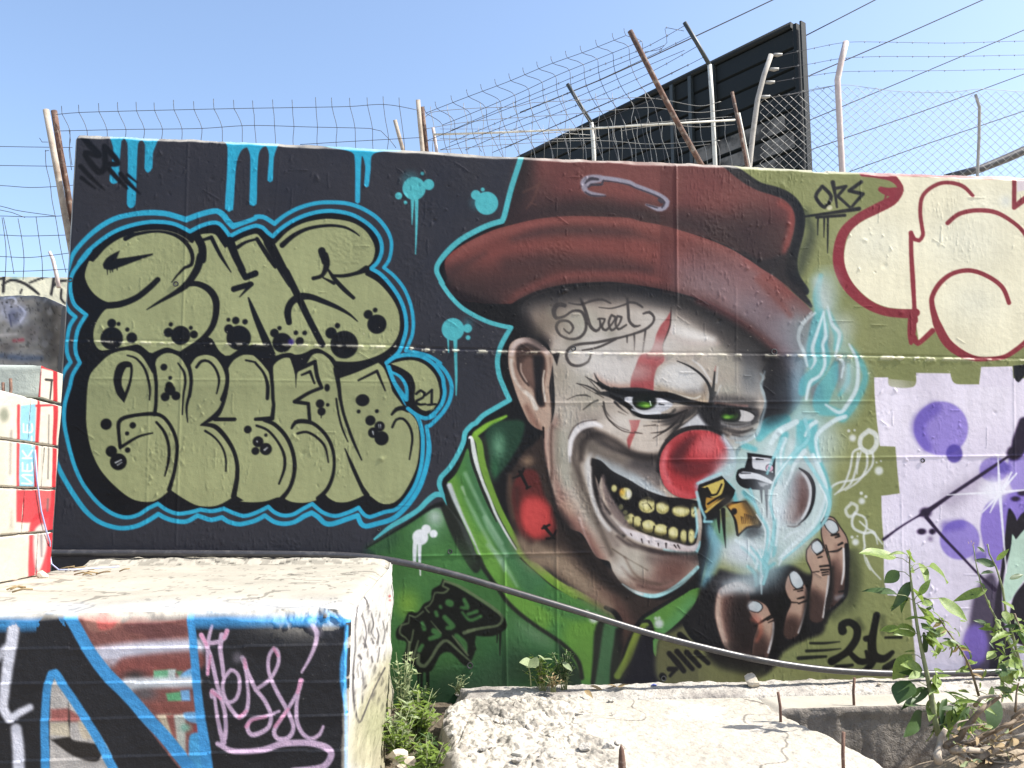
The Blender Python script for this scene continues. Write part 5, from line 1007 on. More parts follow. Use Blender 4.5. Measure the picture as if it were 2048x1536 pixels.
M['shed'] = mat('dark_shed_cladding', (.010, .013, .014, 1), .55, spec=.2, noise=[(1.5, 6, .5, .8, (.018, .02, .018, .7)), (30, 4, .62, .75, (.03, .03, .028, .5))], bump=[(40, 5, .3, .004)])
M['shed_stain'] = mat('washed_out_cladding', (.15, .145, .135, 1), .8, noise=[(3, 7, .42, .58, (.02, .022, .022, .95)), (14, 5, .5, .7, (.08, .07, .06, .6))], bump=[(40, 5, .3, .004)])
M['hose'] = mat('black_plastic_hose', (.035, .033, .036, 1), .38, spec=.6, noise=[(18, 6, .52, .75, (.13, .125, .12, .6))])
M['cable'] = mat('black_cable', (.03, .03, .032, 1), .6)
M['cord'] = mat('pale_blue_cord', (.36, .42, .66, 1), .6)
M['stone'] = mat('pale_stone', (.52, .46, .37, 1), .9, noise=[(20, 6, .45, .7, (.33, .28, .22, .8))], bump=[(30, 8, .6, .01)])
M['tile'] = mat('white_glazed_shard', (.42, .41, .38, 1), .4, noise=[(20, 6, .45, .65, (.25, .23, .2, .8))])
M['rebar'] = mat('rusty_rebar', (.13, .07, .05, 1), .9, noise=[(60, 5, .5, .7, (.28, .19, .13, .6))], bump=[(200, 3, .6, .002)])
M['leaf'] = mat('green_leaf', (.21, .30, .06, 1), .45, noise=[(14, 5, .45, .7, (.085, .15, .03, .8)), (60, 3, .6, .8, (.34, .40, .12, .6))], translucent=.42, bump=[(60, 4, .4, .003)])
M['leaf_dark'] = mat('dark_green_leaf', (.055, .105, .03, 1), .5, noise=[(20, 5, .45, .7, (.035, .07, .02, .8))], translucent=.3)
M['leaf_pale'] = mat('grey_green_leaf', (.30, .36, .19, 1), .7, noise=[(20, 5, .45, .7, (.15, .20, .10, .8))], translucent=.3)
M['leaf_dry'] = mat('dry_leaf', (.34, .25, .13, 1), .8, noise=[(30, 5, .45, .7, (.18, .12, .06, .8))], translucent=.25)
M['stem'] = mat('pale_green_stem', (.22, .25, .12, 1), .7, noise=[(30, 5, .45, .7, (.13, .13, .07, .7))])
M['twig'] = mat('brown_stem', (.16, .115, .075, 1), .8, noise=[(30, 5, .45, .7, (.26, .21, .15, .7))])
M['blue_bit'] = mat('blue_plastic', (.12, .15, .42, 1), .4)


# ---------------------------------------------------------------- object helpers
def tag(o, label=None, cat=None, group=None, kind=None):
    for k, v in (('label', label), ('category', cat), ('group', group), ('kind', kind)):
        if v:
            o[k] = v
    return o


def empty(name, loc, label, cat, group=None):
    o = bpy.data.objects.new(name, None)
    o.empty_display_size = .1
    COL.objects.link(o)
    o.location = loc
    return tag(o, label, cat, group)


def wloc(o):
    v = Vector((0, 0, 0))
    while o is not None:
        v = v + o.location
        o = o.parent
    return v


def link(name, me, m, parent=None, loc=None):
    o = bpy.data.objects.new(name, me)
    COL.objects.link(o)
    if m is not None and not me.materials:
        me.materials.append(m)
    if parent is not None:
        o.parent = parent
    if loc is not None:
        o.location = loc
    return o


class MB:
    """collects shapes in world coordinates, builds one mesh object"""
    def __init__(s):
        s.v, s.f, s.sm = [], [], []

    def add(s, vs, fs, smooth=False):
        k = len(s.v)
        s.v += [tuple(p) for p in vs]
        s.f += [tuple(i + k for i in f) for f in fs]
        s.sm += [smooth] * len(fs)
        return s

    def box(s, c, size, rot=None):
        x, y, z = size[0] / 2, size[1] / 2, size[2] / 2
        vs = [Vector(p) for p in ((-x, -y, -z), (x, -y, -z), (x, y, -z), (-x, y, -z), (-x, -y, z), (x, -y, z), (x, y, z), (-x, y, z))]
        if rot is not None:
            vs = [rot @ p for p in vs]
        return s.add([Vector(c) + p for p in vs], [(0, 3, 2, 1), (4, 5, 6, 7), (0, 1, 5, 4), (1, 2, 6, 5), (2, 3, 7, 6), (3, 0, 4, 7)])

    def tube(s, pts, r, n=6, cap=True, smooth=True):
        pts = [Vector(p) for p in pts]
        rr = r if isinstance(r, (list, tuple)) else [r] * len(pts)
        t0 = (pts[1] - pts[0]).normalized()
        a = t0.orthogonal().normalized()
        vs, fs = [], []
        for i, p in enumerate(pts):
            t = (pts[min(i + 1, len(pts) - 1)] - pts[max(i - 1, 0)]).normalized()
            a = (a - t * a.dot(t))
            a = a.normalized() if a.length > 1e-6 else t.orthogonal().normalized()
            b = t.cross(a)
            for k in range(n):
                w = 2 * math.pi * k / n
                vs.append(p + (a * math.cos(w) + b * math.sin(w)) * rr[i])
        for i in range(len(pts) - 1):
            for k in range(n):
                fs.append((i * n + k, i * n + (k + 1) % n, (i + 1) * n + (k + 1) % n, (i + 1) * n + k))
        s.add(vs, fs, smooth)
        if cap:
            k = len(s.v) - len(vs)
            s.f += [tuple(range(k + n - 1, k - 1, -1)), tuple(range(len(s.v) - n, len(s.v)))]
            s.sm += [False, False]
        return s

    def build(s, name, m, parent=None, at=None):
        o0 = wloc(parent) if parent is not None else (Vector(at) if at is not None else Vector((0, 0, 0)))
        me = bpy.data.meshes.new(name)
        me.from_pydata([(p[0] - o0.x, p[1] - o0.y, p[2] - o0.z) for p in s.v], [], s.f)
        me.polygons.foreach_set('use_smooth', s.sm)
        me.update()
        o = link(name, me, m, parent)
        if parent is None and at is not None:
            o.location = o0
        return o


def fbm(x, y, seed=0, octs=4, s=1.0):
    """cheap smooth value noise for vertex work, -1..1"""
    out = np.zeros(np.broadcast(x, y).shape, np.float32)
    amp, tot = 1., 0.
    for o in range(octs):
        X, Y = x * s, y * s
        xi, yi = np.floor(X).astype(np.int64), np.floor(Y).astype(np.int64)
        fx, fy = X - xi, Y - yi
        fx, fy = fx * fx * (3 - 2 * fx), fy * fy * (3 - 2 * fy)

        def h(a, b):
            n = (a * 374761393 + b * 668265263 + (seed + o) * 1442695041) & 0x7fffffff
            n = ((n ^ (n >> 13)) * 1274126177) & 0x7fffffff
            return ((n ^ (n >> 16)) & 0xffff) / 32767.5 - 1
        out += amp * ((h(xi, yi) * (1 - fx) + h(xi + 1, yi) * fx) * (1 - fy) + (h(xi, yi + 1) * (1 - fx) + h(xi + 1, yi + 1) * fx) * fy)
        tot += amp
        amp *= .5
        s *= 2
    return out / tot


def cnoise(h, seed, octs, sc, kx=1., ky=1., k=2):
    """fbm over a canvas, worked out on a coarser lattice and spread back bilinearly"""
    nx, ny = h.w // k + 2, h.h // k + 2
    X, Y = np.meshgrid((np.arange(nx) * k + h.x0).astype(np.float32), (np.arange(ny) * k + h.y0).astype(np.float32))
    A = fbm(X * kx, Y * ky, seed, octs, sc)
    xi, yi = np.arange(h.w) / k, np.arange(h.h) / k
    x0, y0 = xi.astype(int), yi.astype(int)
    fx, fy = (xi - x0).astype(np.float32)[None, :], (yi - y0).astype(np.float32)[:, None]
    top = A[y0][:, x0] * (1 - fx) + A[y0][:, x0 + 1] * fx
    bot = A[y0 + 1][:, x0] * (1 - fx) + A[y0 + 1][:, x0 + 1] * fx
    return top * (1 - fy) + bot * fy


def sample(c, X, Y):
    """bilinear look-up of a canvas at survey-photo pixels"""
    x = np.clip(X - c.x0, 0, c.w - 1.001); y = np.clip(Y - c.y0, 0, c.h - 1.001)
    xi, yi = x.astype(np.int64), y.astype(np.int64)
    fx, fy = (x - xi)[..., None], (y - yi)[..., None]
    a = c.a
    return (a[yi, xi] * (1 - fx) + a[yi, xi + 1] * fx) * (1 - fy) + (a[yi + 1, xi] * (1 - fx) + a[yi + 1, xi + 1] * fx) * fy


def grid_faces(nu, nv, base=0):
    i = np.arange(nv - 1)[:, None] * nu + np.arange(nu - 1)[None, :]
    return np.stack([i, i + nu, i + nu + 1, i + 1], -1).reshape(-1, 4) + base


def np_mesh(name, V, Fq, colors=None, smooth=True):
    me = bpy.data.meshes.new(name)
    me.vertices.add(len(V)); me.vertices.foreach_set('co', np.ascontiguousarray(V, np.float32).ravel())
    me.loops.add(Fq.size); me.loops.foreach_set('vertex_index', np.ascontiguousarray(Fq, np.int32).ravel())
    me.polygons.add(len(Fq)); me.polygons.foreach_set('loop_start', np.arange(0, Fq.size, 4, dtype=np.int32))
    me.polygons.foreach_set('use_smooth', np.full(len(Fq), smooth))
    if colors is not None:
        at = me.color_attributes.new('paint', 'FLOAT_COLOR', 'POINT')
        c4 = np.ones((len(V), 4), np.float32); c4[:, :3] = colors
        at.data.foreach_set('color', c4.ravel())
    me.update(calc_edges=True)
    me.validate()
    return me


# ---------------------------------------------------------------- ground
def build_ground():
    n = 60
    xs = np.sign(np.linspace(-1, 1, n)) * np.abs(np.linspace(-1, 1, n))**3 * 600
    X, Y = np.meshgrid(xs, xs)
    Z = -0.72 + .03 * fbm(X, Y, 3, 3, .8)
    V = np.stack([X, Y, Z], -1).reshape(-1, 3)
    o = link('ground', np_mesh('ground', V, grid_faces(n, n)[:, ::-1], None), M['ground'])
    tag(o, kind='structure')


build_ground()


PAINT = .80                         # pigment reflectance for a full-scale paint tone


# ---------------------------------------------------------------- the painted wall
def build_mural_wall():
    c = Canvas(60, 230, 2440, 1450, SLATE)
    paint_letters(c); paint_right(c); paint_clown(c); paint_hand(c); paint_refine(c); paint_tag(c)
    grade(c)
    # relief in mm, drawn on the same sheet
    h = Canvas(60, 230, 2440, 1450, (0, 0, 0))
    H = h.a[..., 0]
    yy, xx = np.mgrid[0:h.h, 0:h.w].astype(np.float32)
    xx += h.x0; yy += h.y0
    seam = np.interp(xx[0], [60, 190, 793, 860, 1240, 1611, 1960, 2440], [681, 683.6, 694, 700.6, 708, 711.5, 719, 731])
    d = yy - seam[None, :]
    n1 = cnoise(h, 1, 3, .09, k=2)
    rough_zone = np.clip(np.exp(-((xx - 880) / 90)**2) + np.exp(-((xx - 1750) / 110)**2) + .35, 0, 1)
    H += np.where(d > 0, 3.0, 0) * np.exp(-np.clip(d, 0, None) / 90)
    H += np.exp(-(d / 2.0)**2) * np.clip(2.6 + 12 * n1 * (.25 + rough_zone), 0, 12) - np.exp(-((d + 4) / 1.8)**2) * 5 * rough_zone
    H += np.exp(-((d - 6) / 5)**2) * 9 * np.clip(n1, 0, 1) * rough_zone
    for y0, y1, xa, xb, am in ((806, 802.5, 1080, 1760, 3.0), (920, 907, 1310, 2440, 3.5), (1113, 1105, 820, 1190, 4.0), (757, 764, 170, 850, 1.6), (808, 818, 1100, 1580, 1.2)):
        yl = y0 + (y1 - y0) * (xx - xa) / (xb - xa)
        H += am * np.exp(-((yy - yl) / 2.0)**2) * np.clip((xx - xa) / 30, 0, 1) * np.clip((xb - xx) / 30, 0, 1) * (1 + .5 * n1)
    for x0, x1, ya, yb, am in ((377, 352, 270, 1100, 2.2), (1352, 1355, 320, 620, 4.5), (1009, 1014, 1105, 1420, 5.0), (1112, 1116, 1040, 1420, 3.0), (300, 292, 700, 1060, 1.4), (1803, 1806, 980, 1250, 1.5), (2027, 2030, 730, 960, 2.0), (1472, 1473, 560, 800, 1.3), (560, 545, 300, 500, .8)):
        xl = x0 + (x1 - x0) * (yy - ya) / (yb - ya)
        H += am * np.exp(-((xx - xl) / 1.9)**2) * np.clip((yy - ya) / 20, 0, 1) * np.clip((yb - yy) / 20, 0, 1)
    H += np.where(xx > 1353, 0, 1.) * 2.0 * np.exp(-np.clip((1353 - xx) / 40, 0, 20)) * (yy < 640)
    patch = np.clip(cnoise(h, 61, 3, .009, k=8) * 2.2 - .15, 0, 1)             # brushed, streaky renders
    H += patch * 2.4 * np.clip(cnoise(h, 63, 2, .16, 3.2, .55, k=1) - .25, 0, 1) * 2
    H += np.clip(cnoise(h, 65, 3, .012, k=6) * 2 - .4, 0, 1) * 1.6 * cnoise(h, 67, 2, .2, k=1)
    cl = [(rng.uniform(140, 2250), rng.uniform(290, 1330), rng.uniform(14, 60)) for _ in range(46)] + [(420, 350, 40), (300, 500, 40), (560, 460, 50), (1140, 350, 30), (1340, 420, 60), (1480, 480, 60), (330, 930, 30), (700, 940, 30), (1740, 500, 40)]
    for i in range(760):                                             # drips, lumps and pits left by the casting
        if i % 6 == 0:
            x, y = rng.uniform(100, 2300), rng.uniform(270, 1400)
        else:
            cx, cyy, sp_ = cl[int(rng.integers(len(cl)))]
            x, y = cx + rng.normal(0, sp_), cyy + rng.normal(0, sp_)
        big = rng.random() < .08
        rx, ry = (rng.uniform(3, 6), rng.uniform(3, 6)) if big else (rng.uniform(1.0, 2.2), rng.uniform(1.2, 4.5))
        am = rng.choice([2., 3.5, 5., -3.]) * rng.uniform(.4, 1.2)
        W = h.win(x - 14, y - 18, x + 14, y + 18)
        if W:
            xa, ya, xb, yb = W
            X, Y = xx[ya:yb, xa:xb] - x, yy[ya:yb, xa:xb] - y
            sk = rng.uniform(-.5, .5)
            H[ya:yb, xa:xb] += am * np.exp(-((X + sk * Y) / rx)**2 - (Y / ry)**2)
    for _ in range(150):                                             # fine runs and scratches
        x, y = rng.uniform(140, 2100), rng.uniform(300, 1330)
        L_, an = rng.uniform(10, 45), rng.choice([math.pi / 2, math.pi / 2, 0, .6])
        n = int(L_)
        t = np.linspace(0, L_, n)
        X = (x + np.cos(an) * t + np.cumsum(rng.normal(0, .25, n)) - h.x0).astype(int); Y = (y + np.sin(an) * t - h.y0).astype(int)
        ok = (X > 1) & (X < h.w - 2) & (Y > 1) & (Y < h.h - 2)
        H[Y[ok], X[ok]] += 2.2; H[Y[ok], X[ok] + 1] += 1.2
    H += .5 * cnoise(h, 8, 3, .03, k=4) + 2.0 * cnoise(h, 5, 2, .006, k=8)
    # worn paint: chips along the seams, faint streaks, lap marks
    ch = (np.exp(-(d / 4.0)**2) * rough_zone * (n1 > .12) * 1.3 + np.exp(-(d / 1.6)**2) * (n1 > -.05) * .35).astype(np.float32)
    ch += ((cnoise(h, 21, 2, .22, k=1) > .80) & (np.abs(d) < 40)).astype(np.float32) * .6
    chip = np.clip(ch, 0, 1)[..., None] * .75
    c.a += (np.array((226, 220, 196), np.float32) / 255 - c.a) * chip
    tone = 1 + .045 * cnoise(h, 31, 4, .012, k=4) + .03 * cnoise(h, 33, 3, .05, 3, .25, k=2)
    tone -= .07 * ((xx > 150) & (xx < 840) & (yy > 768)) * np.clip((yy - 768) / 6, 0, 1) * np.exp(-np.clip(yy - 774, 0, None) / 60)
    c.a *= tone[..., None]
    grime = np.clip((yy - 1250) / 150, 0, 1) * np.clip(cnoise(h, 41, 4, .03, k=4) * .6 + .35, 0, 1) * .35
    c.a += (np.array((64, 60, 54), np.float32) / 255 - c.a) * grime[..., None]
    # dense sheet of vertices; columns are dense inside the photographed stretch
    TL, TR, BL_, BR = at_y(150, 266), at_y(2400, 372), at_y(95, 1180), at_y(2400, 1345)
    xl_top, xl_bot = TL.x, BL_.x
    xr = TR.x
    vis = at_y(2070, 345).x
    nu, nv = 1210, 700
    x_top = np.concatenate([np.linspace(xl_top, vis, nu), np.linspace(vis, xr, 60)[1:]])
    nu = len(x_top)
    k = np.clip((x_top - xl_top) / (vis - xl_top), 0, 1)
    zt_pts = [at_y(px, py) for px, py in ((150, 266), (300, 272), (700, 291), (1030, 311), (1400, 325), (1760, 343), (2048, 352), (2400, 372))]
    z_top = np.interp(x_top, [p.x for p in zt_pts], [p.z for p in zt_pts])
    zb = -0.16
    v = np.linspace(0, 1, nv)[:, None]
    Z = z_top[None, :] * (1 - v) + zb * v
    slope = (xl_bot - xl_top) / (TL.z - at_y(95, 1180).z)
    Xw = x_top[None, :] + (1 - k)[None, :] * (z_top[None, :] - Z) * slope
    P = np.stack([Xw, np.zeros_like(Xw), Z], -1)
    px, py = to_px(P.reshape(-1, 3))
    px, py = px.reshape(Xw.shape), py.reshape(Xw.shape)
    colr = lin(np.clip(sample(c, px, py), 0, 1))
    hh = sample(h, px, py)[..., 0] * .001
    P[..., 1] -= hh
    # broken pale arris along the top and the free end
    edge_n = fbm(x_top, x_top * 0, 51, 4, 9.) * .008 + np.where(fbm(x_top, x_top * 0, 53, 2, 3.5) > .55, -.012, 0)
    dz = (z_top[None, :] - Z)
    P[..., 2] += np.exp(-dz / .03) * edge_n[None, :]
    ch_w = .032 + .010 * fbm(x_top, x_top * 0, 55, 3, 6.)
    cham = np.clip(1 - dz / ch_w[None, :], 0, 1)
    P[..., 1] += cham * .034
    dxl = Xw - (xl_top + (z_top[None, :1] - Z) * slope)
    chl = np.clip(1 - dxl / .016, 0, 1)
    P[..., 1] += chl * .02
    pale = np.array((.62, .58, .50), np.float32)
    kk = np.clip(np.maximum(np.clip(cham * 3, 0, 1), np.clip(chl * 2.5, 0, 1)), 0, 1) * (.45 + .35 * fbm(Xw, Z, 57, 4, 12.))
    colr += (pale - colr) * np.clip(kk, 0, .95)[..., None]
    colr = np.clip(colr * PAINT, .003, .80)
    V = [P.reshape(-1, 3)]; C = [colr.reshape(-1, 3)]; Fs = [grid_faces(nu, nv)]
    n0 = nu * nv
    top = P[0].copy()
    rows = [top]
    for dy, up in ((.02, .008), (.26, .006)):
        r = top.copy(); r[:, 1] = top[:, 1] + dy; r[:, 2] += up
        rows.append(r)
    bk = top.copy(); bk[:, 1] = rows[-1][:, 1]; bk[:, 2] = zb
    rows.append(bk)
    T = np.stack(rows)                                               # top, back
    V.append(T.reshape(-1, 3)); C.append(np.tile(pale, (T.shape[0] * nu, 1)))
    Fs.append(grid_faces(nu, T.shape[0], n0)[:, ::-1]); n0 += T.shape[0] * nu
    left = P[:, 0].copy()
    lb = left.copy(); lb[:, 1] = .285
    E = np.stack([left, lb], 1)
    V.append(E.reshape(-1, 3)); C.append(np.tile(pale * .8, (2 * nv, 1))); Fs.append(grid_faces(2, nv, n0)[:, ::-1]); n0 += 2 * nv
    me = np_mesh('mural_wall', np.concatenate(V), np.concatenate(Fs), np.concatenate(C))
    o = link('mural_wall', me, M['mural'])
    tag(o, 'tall concrete wall covered by a clown mural, olive bubble letters and a cream throw-up', 'wall')
    # form-tie holes: a dark socket with a raised ring
    ring = None
    for x, y, s in ((352, 568, 8), (1147, 697, 8), (1548, 704, 10), (298, 1123, 9), (900, 1103, 7), (1845, 921, 7), (940, 1331, 9), (141, 560, 7), (1327, 1357, 8), (758, 1059, 5)):
        p = at_y(x, y)
        r = s * .0023
        if ring is None:
            b = MB()
            prof = ((1.0, .0), (1.0, .10), (.85, .14), (.66, .08), (.56, -.1), (.5, -.45))
            n = 18
            vs = [(q * math.cos(2 * math.pi * i / n), -zz, q * math.sin(2 * math.pi * i / n)) for q, zz in prof for i in range(n)]
            fs = [(j * n + i, j * n + (i + 1) % n, (j + 1) * n + (i + 1) % n, (j + 1) * n + i) for j in range(len(prof) - 1) for i in range(n)]
            b.add(vs, fs, True)
            dk = M['dark_metal']
            ring = bpy.data.meshes.new('tie_hole')
            ring.from_pydata(vs, [], [f[::-1] for f in fs] + [tuple(range(len(vs) - n, len(vs)))])
            ring.materials.append(M['cable'])
        q = link('tie_hole', ring, None, o, (p.x, -.004, p.z)); q.scale = (r, r, r)
    return o


wall = build_mural_wall()


# ---------------------------------------------------------------- left: plinth, block stack, stub, far wall
ZP = at_y(450, 1129).z                       # plinth top
YF = at_z(420, 1224, ZP).y                   # plinth front
XR = at_y(786, 1140).x                       # plinth right side at the wall
XF = at_z(704, 1224, ZP).x                   # and at its front corner
XS = at_z(101, 1153, ZP).x                   # right face of the block stack
YS = at_z(101, 1153, ZP).y                   # its far end


def build_plinth():
    c, cs = paint_plinth(), paint_plinth_side()
    x0, x1, zb = -4.6, XF, -.73
    nu, nv = 560, 250
    z0 = -.25
    # front face
    X = np.linspace(x0 if False else at_y(-330, 1400, YF).x, x1, nu); Z = np.concatenate([np.linspace(ZP, z0, nv), [zb]])
    nv = len(Z)
    Xg, Zg = np.meshgrid(X, Z)
    P = np.stack([Xg, np.full_like(Xg, YF), Zg], -1)
    px, py = to_px(P.reshape(-1, 3))
    col = lin(np.clip(sample(c, px, py), 0, 1)).reshape(P.shape)
    # board marks every ~0.125 m
    for zl in np.arange(ZP - .115, z0, -.128):
        dd = Zg - zl - .008 * np.sin(Xg * 2.1 + zl * 9)
        P[..., 1] -= np.where(dd < 0, .0046 * np.exp(np.minimum(dd, 0) / .03), 0) * (1 + .5 * fbm(Xg, Zg, 4, 2, 9.))
    P[..., 1] -= .006 * fbm(Xg, Zg, 6, 4, 3.5)
    # crumbled upper arris and corner
    nz = fbm(Xg, Zg, 9, 4, 16.)
    e = np.clip(1 - (ZP - Zg) / (.030 + .018 * fbm(Xg, Xg * 0, 12, 3, 4.)), 0, 1)
    P[..., 1] += e * (.030 + .016 * nz)
    g = np.exp(-((Xg - (x1 - .13)) / .15)**2) * np.exp(-((ZP - Zg) / .06)**2)
    P[..., 1] += g * (.05 + .06 * nz)
    P[..., 2] -= np.exp(-((Xg - x1) / .05)**2) * np.exp(-((ZP - Zg) / .05)**2) * (.02 + .02 * nz)
    ec = np.clip(1 - (x1 - Xg) / (.028 + .012 * nz), 0, 1)
    P[..., 1] += ec * .03; P[..., 0] -= ec * .008
    pale = np.array((.56, .52, .44), np.float32)
    wear = np.clip(e * 1.6 + (nz - .45) * e + g * (nz > .05) * 1.2 + ec * .8 * (nz > -.1), 0, 1) * .8
    blue = np.array(lin(np.array((66, 148, 206)) / 255.), np.float32)
    ov = np.clip(1 - np.abs(ZP - Zg - .035) / .03, 0, 1) * np.where((px.reshape(Xg.shape) < 130) | (px.reshape(Xg.shape) > 375), .9, 0) * (nz > -.25)
    col += (pale - col) * wear[..., None]
    col += (blue - col) * (ov * (1 - e * .6))[..., None]
    col = np.clip(col * PAINT, .004, .8)
    V, C, Fq = [P.reshape(-1, 3)], [col.reshape(-1, 3)], [grid_faces(nu, nv)]
    n0 = nu * nv
    # top face (butts behind the painted front), a little dished
    nt = 80
    Y = np.linspace(0, 1, nt)[:, None]
    frontrow = P[0]
    Xt = frontrow[None, :, 0] + (XR - XF) * Y * ((frontrow[None, :, 0] - frontrow[0, 0]) / (x1 - frontrow[0, 0]))**3; Yt = frontrow[None, :, 1] * (1 - Y) + .01 * Y
    Zt = frontrow[None, :, 2] + .008 * fbm(Xt, Yt, 14, 4, 3.) * np.clip(Y * 8, 0, 1) + .012 * np.clip(Y * 6, 0, 1)
    Zt = Zt + .03 * np.clip((Yt + .22) / .1, 0, 1) * (1 + .4 * fbm(Xt, Yt, 15, 4, 12.))
    ct = np.tile(pale * .66, (nt * nu, 1)).reshape(nt, nu, 3) * (1 + .12 * fbm(Xt, Yt, 16, 4, 2.))[..., None]
    ct *= (1 - .3 * np.clip(fbm(Xt, Yt, 22, 4, 5.) - .1, 0, 1) - .45 * (fbm(Xt, Yt, 24, 2, 30.) > .55) - .45 * (np.abs(fbm(Xt, Yt, 26, 3, 2.)) < .02) - .35 * np.clip((Yt + .32) / .1, 0, 1) * (fbm(Xt, Yt, 28, 3, 18.) > .0))[..., None]
    fade = np.clip(1 - Y / .16, 0, 1) * np.clip(.45 + .6 * fbm(Xt, Yt, 18, 3, 5.), 0, 1) * .7
    ct = ct + (np.array((.46, .52, .62)) - ct) * fade[..., None]
    V.append(np.stack([Xt, Yt, Zt], -1).reshape(-1, 3)); C.append(np.clip(ct, 0, .8).reshape(-1, 3)); Fq.append(grid_faces(nu, nt, n0)[:, ::-1]); n0 += nu * nt
    # right side, sharing the front arris
    q = np.linspace(0, 1, nt)[None, :]
    fe = P[:, -1]
    tz = 0 * q
    ys = fe[:, 1:2] * (1 - q) + .01 * q
    xs = fe[:, 0:1] + (XR - XF) * q
    zz = fe[:, 2:3] + tz
    inn = np.clip(q * 12, 0, 1) * np.clip(np.arange(nv)[:, None] / 4, 0, 1)
    xs = xs + inn * (.010 + .022 * fbm(ys, zz + ys * 0, 19, 5, 7.))
    Ps = np.stack([xs, ys, zz + ys * 0], -1)
    topcol = np.stack([Xt[:, -1], Yt[:, -1], Zt[:, -1]], -1)
    Ps += (topcol - Ps[0])[None] * np.clip(1 - np.arange(nv) / 9, 0, 1)[:, None, None]
    px, py = to_px(Ps.reshape(-1, 3))
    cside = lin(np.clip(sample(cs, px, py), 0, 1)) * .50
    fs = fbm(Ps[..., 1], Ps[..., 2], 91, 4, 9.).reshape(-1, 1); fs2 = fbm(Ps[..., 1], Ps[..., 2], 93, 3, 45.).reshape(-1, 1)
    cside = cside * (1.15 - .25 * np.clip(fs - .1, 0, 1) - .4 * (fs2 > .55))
    V.append(Ps.reshape(-1, 3)); C.append(np.clip(cside, 0, .8)); Fq.append(grid_faces(nt, nv, n0)); n0 += nt * nv
    o = link('concrete_plinth', np_mesh('concrete_plinth', np.concatenate(V), np.concatenate(Fq), np.concatenate(C)), M['painted'])
    tag(o, 'low concrete plinth with black, blue and pink graffiti on its front', 'plinth')
    # loose mortar and rubble along the back of the top
    return o


def painted_box(name, lo, hi, canvas, parent, nu=30, base=(.5, .47, .41), which='+x', seed=0, m='painted', bulge=.004):
    """block with gently uneven faces; the faces named in which carry the canvas paint"""
    V, C, Fq, n0 = [], [], [], 0
    lo, hi = np.array(lo, float), np.array(hi, float)
    size = hi - lo
    for ax in range(3):
        for sgn in (0, 1):
            u, v = [a for a in range(3) if a != ax]
            key = ('+' if sgn else '-') + 'xyz'[ax]
            nn = nu if key in which else 12
            a = np.linspace(0, 1, nn)
            A, B = np.meshgrid(a, a)
            P = np.zeros((nn, nn, 3))
            P[..., u] = lo[u] + A * size[u]; P[..., v] = lo[v] + B * size[v]; P[..., ax] = hi[ax] if sgn else lo[ax]
            V.append(P.reshape(-1, 3))
            if key in which and canvas is not None:
                px, py = to_px(P.reshape(-1, 3))
                cc = lin(np.clip(sample(canvas, px, py), 0, 1)) * .50
            else:
                cc = np.tile(np.array(base), (nn * nn, 1))
            C.append(cc)
            f = grid_faces(nn, nn, n0)
            flip = (ax == 1) != bool(sgn)
            Fq.append(f if flip else f[:, ::-1]); n0 += nn * nn
    V = np.concatenate(V)
    # rounded, knocked arrises
    cen = (lo + hi) / 2
    q = np.abs(V - cen) / (size / 2)
    d = (1 - q) * (size / 2)
    srt = np.sort(d, 1)
    r = .012
    two = srt[:, 1]
    pull = np.clip(1 - two / r, 0, 1)**2 * .006 * (1.2 + fbm(V[:, 0] * 9 + V[:, 1] * 5, V[:, 2] * 9, seed, 3, 3.))
    V = V - np.sign(V - cen) * pull[:, None] * (d < r)
    V[:, 0] += bulge * fbm(V[:, 1], V[:, 2], seed + 3, 3, 6.); V[:, 1] += bulge * fbm(V[:, 0], V[:, 2], seed + 5, 3, 6.)
    o0 = wloc(parent) if parent is not None else Vector((0, 0, 0))
    me = np_mesh(name, V - np.array(o0), np.concatenate(Fq), np.clip(np.concatenate(C), .005, .85))
    return link(name, me, M[m], parent)


def build_stack():
    c = paint_stack()
    root = empty('block_stack', (XS - .1, YS - .4, ZP), 'stack of whitewashed concrete blocks with red borders and a blue strip of letters', 'block stack')
    zj = [ZP + .012] + [at_x(107, y, XS).z for y in (1063, 978, 893, 806)]
    ytop = at_x(80, 770, XS).y
    k = 0
    for r in range(4):
        off = .0 if r % 2 else -.2
        y1 = YS
        ends = [YS, YS - .38 - (0 if r % 2 else -.19), YS - .78, YS - 1.18]
        for a, b in zip(ends[:-1], ends[1:]):
            painted_box('block', (XS - .22, b + .0015, zj[r] + .0012), (XS + .0015 * ((k * 7) % 3), a - .0015, zj[r + 1] - .0012), c, root, 70, seed=k * 3, which='+x')
            k += 1
    zt = at_x(107, 738, XS).z
    painted_box('block', (XS - .62, ytop, zj[4] + .004), (XS, YS - .002, zt), c, root, 70, base=(.34, .37, .33), seed=77, which='+x')
    for x, y, z1 in ((19, 800, 757), (4, 800, 765)):
        p = at_y(x, y, ytop - .12)
        q = at_y(x + 2, z1, ytop - .12)
        MB().tube([(p.x, p.y, zj[4] - .05), (p.x + .003, p.y, (p.z + q.z) / 2), q], .008, 8).build('rebar', M['rebar'], root)
    # cord hanging down the stack
    pts = [at_x(x, y, XS + .012) for x, y in ((70, 900), (74, 960), (82, 1020), (92, 1060), (100, 1085))]
    pts += [at_y(x, y, YS + .06) for x, y in ((100, 1110), (103, 1128))] + [at_z(x, y, ZP + .04) for x, y in ((118, 1140), (150, 1139), (190, 1136), (238, 1133))]
    o = MB().tube(pts, .0042, 6).build('cord', M['cord'])
    tag(o, 'thin pale blue cord hanging beside the block stack and trailing onto the plinth', 'cord')


